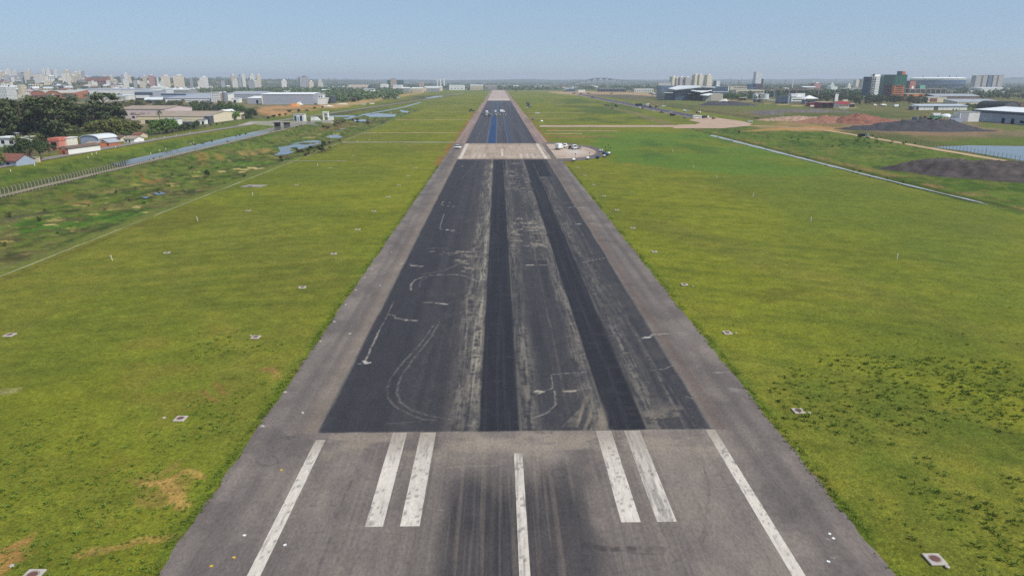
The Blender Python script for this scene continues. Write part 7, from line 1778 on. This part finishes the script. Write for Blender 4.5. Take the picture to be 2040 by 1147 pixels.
def roller(label, px, pyb, rz, paint=VYEL, sc=1.0):
    p = P(px, pyb); t = thing("road_roller", label, "road roller", (p.x, p.y, .1), rz); t.scale = (sc,) * 3
    MB().tube((1.5, -1.0, .75), (1.5, 1.0, .75), .75, .75, 18).build("drum", STEEL, t); MB().tube((-1.5, -1.0, .75), (-1.5, 1.0, .75), .75, .75, 18).build("drum", VDARK, t)
    extr([(-2.1, .8), (2.2, .8), (2.2, 1.2), (.6, 1.3), (.4, 1.7), (-2.0, 1.7)], -.7, .7).build("body", paint, t)
    for x in (-.7, .7):
        for s in (-1, 1): MB().tube((x, s * .7, 1.3), (x, s * .7, 2.7), .05).build("canopy_post", VDARK, t)
    MB().box((0, 0, 2.75), (1.9, 1.7, .12), 0, .04).build("canopy", VWHITE, t); MB().box((-.3, 0, 1.9), (.5, .5, .6), 0, .06).build("seat", VDARK, t); return t
def paver(label, px, pyb, rz, paint=VYEL, sc=1.0):
    p = P(px, pyb); t = thing("asphalt_paver", label, "paver", (p.x, p.y, .1), rz); t.scale = (sc,) * 3
    extr([(-1.8, .4), (1.6, .4), (1.6, 1.6), (-1.8, 1.9)], -1.1, 1.1).build("body", paint, t)
    MB().add([(1.6, -1.6, 1.5), (3.2, -1.7, 1.3), (3.0, -.9, .5), (1.6, -.9, .5), (1.6, 1.6, 1.5), (3.2, 1.7, 1.3), (3.0, .9, .5), (1.6, .9, .5)], [(0, 1, 2, 3), (7, 6, 5, 4), (3, 2, 6, 7), (1, 5, 6, 2)]).build("hopper", VDARK, t)
    for s in (-1, 1): extr([(-1.6, 0), (1.4, 0), (1.7, .4), (1.3, .8), (-1.5, .8), (-1.9, .4)], s * 1.15 - .2, s * 1.15 + .2).build("track", RUBBER, t)
    box_obj("screed", (-2.5, 0, .45), (.9, 4.4, .5), STEEL, t, 0, .06); box_obj("platform", (-1.7, 0, 2.0), (1.4, 2.0, .1), VDARK, t)
    for s in (-1, 1): MB().tube((-1.2, s * .9, 1.9), (-1.2, s * .9, 3.2), .05).tube((-2.2, s * .9, 2), (-2.2, s * .9, 3.2), .05).build("canopy_post", VDARK, t)
    MB().box((-1.6, 0, 3.25), (2.2, 2.2, .12), 0, .04).build("canopy", VWHITE, t); return t
def loader(label, px, pyb, rz, paint=VYEL, sc=1.0, up=False):
    p = P(px, pyb); t = thing("wheel_loader", label, "wheel loader", (p.x, p.y, .05), rz); t.scale = (sc,) * 3
    extr([(-2.8, .9), (1.2, .9), (1.2, 1.6), (-.4, 1.8), (-2.8, 1.9)], -.9, .9).build("body", paint, t)
    extr([(-.9, 1.75), (.6, 1.75), (.4, 3.1), (-.9, 3.15)], -.75, .75, .06).build("cab", WINDOW, t); box_obj("cab_roof", (-.2, 0, 3.2), (1.7, 1.6, .12), paint, t)
    z1 = 3.2 if up else .7
    for s in (-1, 1): MB().tube((.8, s * .6, 1.6), (3.0, s * .6, z1), .14, .12, 6).build("lift_arm", paint, t)
    b_ = extr([(3.0, z1 - .5), (4.1, z1 - .5), (4.2, z1 - .4), (3.3, z1 + .1), (3.2, z1 + .9), (3.0, z1 + .9)], -1.25, 1.25); b_.build("bucket", VDARK, t)
    wheels(t, (1.5, -1.6), 1.0, .75, .5); return t
def excavator(label, px, pyb, rz, paint=VYEL, sc=1.0):
    p = P(px, pyb); t = thing("excavator", label, "excavator", (p.x, p.y, .05), rz); t.scale = (sc,) * 3
    for s in (-1, 1): extr([(-1.8, 0), (1.8, 0), (2.1, .45), (1.7, .9), (-1.7, .9), (-2.1, .45)], s * 1.1 - .25, s * 1.1 + .25).build("track", RUBBER, t)
    extr([(-2.0, 1.0), (1.2, 1.0), (1.2, 1.6), (-1.9, 2.1)], -1.25, 1.25).build("house", paint, t); extr([(0, 1.6), (1.3, 1.6), (1.2, 2.9), (.1, 2.9)], .3, 1.2).build("cab", WINDOW, t)
    MB().tube((.9, -.3, 1.6), (3.0, -.3, 4.6), .28, .24, 6).tube((3.0, -.3, 4.6), (4.6, -.3, 4.0), .24, .2, 6).build("boom", paint, t); MB().tube((4.6, -.3, 4.1), (5.2, -.3, 1.6), .2, .14, 6).build("arm", paint, t)
    extr([(4.9, 1.6), (5.5, 1.6), (5.7, .8), (5.1, .5), (4.6, .9)], -.9, .3).build("bucket", VDARK, t); return t
def light_tower(label, px, pyb, pyt, m=VWHITE, rz=0.0):
    p = P(px, pyb); H_ = max(3.6, PD(px, pyt, p.y).z)
    t = thing("light_tower", label, "light tower", (p.x, p.y, .03), rz)
    box_obj("trailer_frame", (0, 0, .45), (2.3, 1.1, .14), VDARK, t); MB().box((-.1, 0, 1.0), (1.6, 1.15, 1.0), 0, .25).build("generator_hood", m, t); wheels(t, (0,), .65, .34, .2)
    MB().tube((1.0, 0, .5), (2.0, 0, .42), .05).build("tow_bar", VDARK, t)
    MB().tube((.85, 0, .5), (.85, 0, H_ * .55), .075).tube((.85, 0, H_ * .55), (.85, 0, H_), .05).build("mast", VDARK, t)
    MB().box((.85, -.32, H_), (.12, .42, .34)).box((.85, .32, H_), (.12, .42, .34)).box((.85, 0, H_ - .2), (.08, 1.1, .06)).build("lamp_head", VDARK, t); return t
def person(label, px, pyb, top, legs, rz=0.0, sc=1.0):
    p = P(px, pyb)
    vt = [((0, 0, .95), .13), ((0, 0, 1.2), .13), ((0, 0, 1.42), .15), ((0, 0, 1.53), .06), ((0, .02, 1.66), .10), ((0, .01, 1.76), .07),
          ((.1, 0, .9), .09), ((.12, .04, .5), .065), ((.13, .02, .09), .045), ((.13, .18, .04), .04), ((-.1, 0, .9), .09), ((-.12, -.02, .5), .065), ((-.13, -.08, .09), .045), ((-.13, .08, .04), .04),
          ((.2, 0, 1.42), .06), ((.26, .02, 1.15), .045), ((.28, .12, .92), .035), ((.28, .16, .84), .04), ((-.2, 0, 1.42), .06), ((-.26, 0, 1.15), .045), ((-.28, .1, .92), .035), ((-.28, .14, .84), .04)]
    ed = [(0, 1), (1, 2), (2, 3), (3, 4), (4, 5), (0, 6), (6, 7), (7, 8), (8, 9), (0, 10), (10, 11), (11, 12), (12, 13), (2, 14), (14, 15), (15, 16), (16, 17), (2, 18), (18, 19), (19, 20), (20, 21)]
    for wi in (17, 21):
        b = Vector(vt[wi][0]); s_ = 1 if wi == 17 else -1
        for k in range(4):
            vt.append(((b.x + (-.03 + .02 * k) * s_, b.y + .03, b.z - .06), .010)); ed.append((wi, len(vt) - 1)); vt.append(((b.x + (-.03 + .02 * k) * s_, b.y + .045, b.z - .10 + .006 * abs(k - 1)), .008)); ed.append((len(vt) - 2, len(vt) - 1))
        vt.append(((b.x - .05 * s_, b.y + .05, b.z - .02), .011)); ed.append((wi, len(vt) - 1))
    me = bpy.data.meshes.new("person"); me.from_pydata([v for v, r in vt], ed, []); o = bpy.data.objects.new("person", me); COL.objects.link(o)
    md = o.modifiers.new("skin", 'SKIN')
    for i, (v, r) in enumerate(vt): me.skin_vertices[0].data[i].radius = (r, r)
    me.skin_vertices[0].data[0].use_root = True
    o.modifiers.new("sub", 'SUBSURF').levels = 1
    m = bpy.data.materials.new("work_clothes"); nt, b_ = nodes(m); tc = nt.nodes.new("ShaderNodeTexCoord"); sx = nt.nodes.new("ShaderNodeSeparateXYZ"); nt.links.new(tc.outputs["Object"], sx.inputs[0])
    cr = nt.nodes.new("ShaderNodeValToRGB"); mr = nt.nodes.new("ShaderNodeMath"); mr.operation = 'DIVIDE'; mr.inputs[1].default_value = 1.8; nt.links.new(sx.outputs[2], mr.inputs[0]); nt.links.new(mr.outputs[0], cr.inputs[0])
    cr.color_ramp.interpolation = 'CONSTANT'; e = cr.color_ramp.elements; e[0].color = (.03, .03, .035, 1); e[1].position = .06; e[1].color = (*s2l(legs, .9), 1)
    for pos_, c_ in ((.54, top), (.845, (180, 130, 105)), (.955, (226, 220, 210))): x_ = e.new(pos_); x_.color = (*s2l(c_, .9), 1)
    nt.links.new(cr.outputs[0], b_.inputs["Base Color"]); b_.inputs["Roughness"].default_value = .85; me.materials.append(m)
    o.location = (p.x, p.y, .1); o.rotation_euler = (0, 0, rz); o.scale = (sc,) * 3; return tag(o, label, "person")
up = math.pi / 2
pickup("white pickup with both doors open on the left shoulder", 912, 296, -up + .1, VWHITE, True, sc=1.12)
lorry("white box truck parked on the pale turning bulge", 1114, 298, up - .5, VWHITE, 'box', VWHITE, 7.0, 1.0)
pickup("white pickup half hidden behind the white box truck", 1124, 294, -up - .4, VWHITE, False, VWHITE, 1.15)
lorry("white cab truck with dark load on the turning bulge", 1140, 297.5, -up + .55, VWHITE, 'flat', VDARK, 6.0, 1.0)
car("silver car at the right end of the parked vehicles on the bulge", 1154, 297, up + .05, VSILVER, sc=1.05)
light_tower("white light tower nearest the runway on the bulge rim", 1143, 321.5, 307, VWHITE, .4); light_tower("white light tower second from the runway on the bulge rim", 1171, 318.5, 308, VWHITE, .2)
light_tower("low blue light tower with folded mast left of the blue group", 1190, 316.5, 309, VBLUE, -.5); light_tower("white light tower between the two blue ones", 1204, 314, 305.5, VWHITE, -1.0)
light_tower("blue light tower with tall mast at the right of the group", 1208, 311, 289, VBLUE, -.4); light_tower("blue light tower with shorter mast behind the white ones", 1203, 308, 293, VBLUE, -.7); light_tower("white light tower standing on the grass edge", 1213, 308.5, 302, VWHITE, .5)
t = thing("generator", "white twin tank generator on the rim behind the blue towers", "generator", tuple(P(1197, 303)))
MB().box((0, 0, .5), (2.0, .9, .5), 0, .1).build("base", VDARK, t); MB().tube((-.6, 0, .7), (-.6, 0, 1.5), .4).build("tank", VWHITE, t); MB().tube((.6, 0, .7), (.6, 0, 1.5), .4).build("tank", VWHITE, t)
person("person in a white shirt standing at the right runway edge", 1067, 276, (236, 234, 226), (60, 64, 84), .5, 1.1)
# machines on the blue strip
car("small dark car at the left edge of the machine group on the runway", 962, 228.5, -up, mat("dark_blue_paint", (50, 56, 84), .35), sc=1.1)
lorry("white cab truck behind the cream one in the runway machine group", 970, 227, -up + .3, VWHITE, 'box', VWHITE, 6, 1.0); lorry("cream truck at the front left of the runway machine group", 968, 231, -up + .3, mat("cream_vehicle", (232, 226, 200), .4), 'flat', VDARK, 6, .95)
roller("dark road roller in front of the runway machine group", 977, 232.5, .2, mat("olive_machine", (92, 96, 84), .5), 1.1); person("person in grey beside the dark road roller", 980.6, 232.3, (196, 198, 200), (90, 92, 100), 1, 1.1)
lorry("white topped bitumen sprayer starting the blue strip", 988, 231.5, up, VWHITE, 'bitumen', mat("sage_tank", (170, 176, 160), .5), 7, 1.0); lorry("pale truck just behind the bitumen sprayer", 987, 225.5, up, VWHITE, 'box', PALEROOF, 6, 1.0)
paver("yellow and white paver right of the bitumen sprayer", 993, 230.5, up, VYEL, .95); car("small cream utility car right of the yellow paver", 997, 229.5, -up, mat("cream_vehicle", (232, 226, 200), .4), sc=.8)
lorry("white van parked crosswise behind the machine group", 1001, 224.5, .1, VWHITE, 'box', VWHITE, 6.0, 1.0, "van", "van"); car("small white car farthest back in the machine group", 996.5, 220.5, up, VWHITE, sc=1.0)
person("person in white right of the yellow paver", 1007.3, 230.3, (240, 240, 236), (230, 230, 226), 0, 1.2)
car("white maintenance car on the left shoulder beyond the pickup", 941.5, 243.5, up, VWHITE); t = thing("traffic_cone", "orange barrier cone left of the maintenance car", "traffic cone", tuple(P(934, 242.5))); MB().lathe([(.5, 0), (.5, .1), (.3, .12), (.08, 1.2)], n=12).build("cone", mat("cone_orange", (236, 140, 60), .6), t); MB().lathe([(.24, .5), (.17, .8)], n=12).build("band", VWHITE, t)
loader("dark wheel loader on the grass left of the runway", 939, 222.5, .4, VDARK, 1.1)
# right of the runway
loader("grey blue machine with raised bucket on the right shoulder", 1053, 213.5, 1.9, mat("grey_blue_machine", (120, 138, 156), .5), 1.6, True); car("white car parked under the raised bucket machine", 1050, 215, 0, VWHITE); car("white car alone on the grass right of the runway", 1070.5, 227, .1, VWHITE, sc=1.25); lorry("small grey truck at the right runway edge", 1062, 239, up, PALEROOF, 'tank', STEEL, 5.5, .95)
t = thing("windsock_base", "round white marker dome on the right grass", "marker dome", tuple(P(1079, 242))); MB().lathe([(1.3, 0), (1.3, .25), (.9, .9), (.2, 1.2)], n=14).build("dome", VWHITE, t); MB().box((0, 0, .08), (4.6, 2.4, .1)).build("pad", CONC, t)
bus("white bus with dark window band at the end of the side taxiway", 1388, 236.5, .1)
lorry("dark dump truck with raised bed right of the white bus", 1405, 236, .25, VWHITE, 'dump', VDARK, 7.5, 1.0); roller("small dark roller right of the dump truck", 1422, 237.5, .3, VRED, .9)
lorry("tank truck with pale round tank behind the bus", 1391, 226.5, 2.2, VRED, 'tank', mat("cream_vehicle", (232, 226, 200), .4), 6.5, .95); lorry("white van far side of the side taxiway", 1364.5, 223, -.4, VWHITE, 'box', VWHITE, 5, .9, "van", "van"); car("pale car right of the white van on the side taxiway", 1372, 222.5, -.4, PALEROOF)
paver("dark paver with raised hopper on the near edge of the side taxiway", 1339, 231, -.5, VDARK, 1.25); roller("grey roller at the near edge below the dark paver", 1365, 236.5, -.4, mat("grey_machine", (130, 134, 142), .5), .85)
loader("dark grey loader in the middle of the side taxiway", 1318, 225.5, -.4, VDARK, .8); roller("rust coloured roller at the far edge of the side taxiway", 1309, 215, -.4, VRED, 1.43); lorry("white topped truck in the far machine cluster", 1292, 212.5, -.4, VRED, 'box', VWHITE, 6, 1.30); lorry("dark dump truck at the left of the far machine cluster", 1273, 212, -.4, VDARK, 'dump', VDARK, 8, 1.43)
paver("grey paver in the far machine cluster", 1283, 213, -.4, mat("grey_machine", (130, 134, 184.60), .5), 1.1); car("silver car lying across the far machine cluster", 1278.5, 213.3, -.4, VSILVER, sc=1.15); roller("dark roller in the far machine cluster, nearest to the bus", 1297, 215.5, -.4, VDARK, 1.43); lorry("white flat truck on the near verge of the side taxiway", 1278, 217, 2.7, VWHITE, 'flat', VWHITE, 8, 1.0)
car("white car on the near verge right of the flat truck", 1299.5, 221.5, -.5, VWHITE, sc=1.2); car("white car on the grass beyond the side taxiway", 1322, 213, 0, VWHITE, sc=1.6)
excavator("dark excavator on the grass left of the side taxiway", 1227, 213, 3.0, VDARK, 1.3); lorry("dark truck left of the dark excavator on the grass", 1209, 211.5, 3.1, VDARK, 'flat', VDARK, 7, 1.0); car("dark car below the dark excavator", 1220, 217, 0, VDARK, sc=1.1); loader("dark loader alone at the far end of the side taxiway", 1181, 196, -.3, VDARK, 1.4)
for k_, (a, b) in enumerate(((1143, 187.5), (1157, 188), (1172, 187.5), (1218, 187.5))): lorry(["first", "second", "third", "last"][k_] + " dark truck from the left on the far apron edge", a, b, .2 * k_, VDARK, 'dump', VDARK, 8, 1.1)
car("white car on the tan apron grass right of the dump truck", 1494, 243.5, 0, VWHITE, sc=1.2); t = thing("sign_frame", "low dark sign frame on the grass right of the apron", "sign", tuple(P(1507, 237))); MB().box((0, 0, .8), (5.5, .3, .9)).build("board", VDARK, t); MB().box((-2, .2, .2), (.2, .2, .9)).box((2, .2, .2), (.2, .2, .9)).build("leg", FD, t)
lorry("dump truck with dark bed and pale cab on the right track", 1719, 274, -.62, mat("pale_green_cab", (206, 222, 206), .4), 'dump', VDARK, 7.5, .95)
pickup("dark bodied pickup with white front before the crimson roofed annex", 1681, 219.5, -.3, VWHITE, False, VDARK, 1.3)
lorry("white tanker parked left of the long white building", 1760, 212, .3, VWHITE, 'tank', VWHITE, 9, 1.1); lorry("white van parked by the trees left of the tanker", 1743, 211.5, .1, VWHITE, 'box', VWHITE, 6, .9, "van", "van"); lorry("grey truck with white box right of the white tanker", 1786, 214, .2, VBLUE, 'box', VWHITE, 9, 1.1)
# crushing plant
p = P(1862, 241); t = thing("crushing_plant", "green and white stone crusher with sloping conveyor behind the coal coloured heap", "crusher", (p.x, p.y, 1.5))
MB().box((0, 0, 2.4), (10, 3, 2.4), 0, .2).build("machine_body", VGREEN, t); extr([(-3, 3.6), (3, 3.6), (4.2, 6), (-4.2, 6)], -2, 2).build("hopper", VWHITE, t); MB().tube((4, 0, 2), (14, 0, 6), .6, .6, 6).build("conveyor", VGREEN, t)
for x in (-3.5, 3.5): MB().box((x, 0, .6), (1, 3.2, 1.4)).build("leg", VDARK, t)
p = P(1884, 241); t = thing("awning", "white domed awning right of the green crusher", "awning", (p.x, p.y, 1.0)); MB().lathe([(6.5, 3.2), (5.6, 4.6), (3.0, 5.6), (.4, 6.0)], n=14).build("cover", VWHITE, t)
for k in range(4): MB().tube((4.5 * math.cos(k * 1.57 + .7), 4.5 * math.sin(k * 1.57 + .7), -1), (4.5 * math.cos(k * 1.57 + .7), 4.5 * math.sin(k * 1.57 + .7), 3.4), .2).build("post", STEEL, t)
loader("white wheel loader on top of the coal coloured heap", 1863, 246.5, 2.6, VWHITE, 1.6); COL.objects[-1]
lorry("blue truck at the left end of the crushing plant", 1822, 239, 1.4, VBLUE, 'dump', VBLUE, 8, 1.0); excavator("dark green excavator left of the crusher", 1834, 239.5, 1.0, mat("olive_machine", (92, 96, 84), .5), 1.3); loader("cream loader right of the dark green excavator", 1842, 240, .4, VRED, 1.3); lorry("cream truck between loader and crusher", 1849, 240.5, .2, mat("cream_vehicle", (232, 226, 200), .4), 'dump', VDARK, 8, 1.0)
t = thing("screen", "pale grey site screen right of the white awning", "screen", tuple(P(1901, 244))); MB().box((0, 0, 2), (14, .3, 4)).build("panel", BLUEWALL, t); MB().box((-6, .3, 1), (.3, .5, 3)).box((6, .3, 1), (.3, .5, 3)).build("prop", STEEL, t)
for k_, (a, b, lb) in enumerate(((692, 200, "white car at the far end of the sand site"), (793, 195.5, "white car on the earth track beyond the wetland"), (764, 194.5, "long white trailer below the green wood"))):
    if k_ < 2: car(lb, a, b, .3, VWHITE, sc=1.8)
    else: lorry(lb, a, b, .2, VWHITE, 'box', VWHITE, 10, 1.2, "trailer", "trailer")
excavator("orange excavator at the right edge of the green wood", 756, 193, 2.4, ORANGE, 1.8)
for k_, (a, b, s_) in enumerate(((724, 209.5, 1.6), (741, 208, 1.4))):
    p = P(a, b); t = thing("concrete_pipe_stack", ["pale concrete block on the scrub bank", "cream covered pallet on the scrub bank"][k_], "block", (p.x, p.y, 0)); MB().box((0, 0, 1.2), (8, 4, 2.6), .2, .4).build("block", CONC if k_ == 0 else CREAM, t); MB().box((0, 0, 2.6), (8.4, 4.3, .2), .2).build("lid", PALEROOF, t)
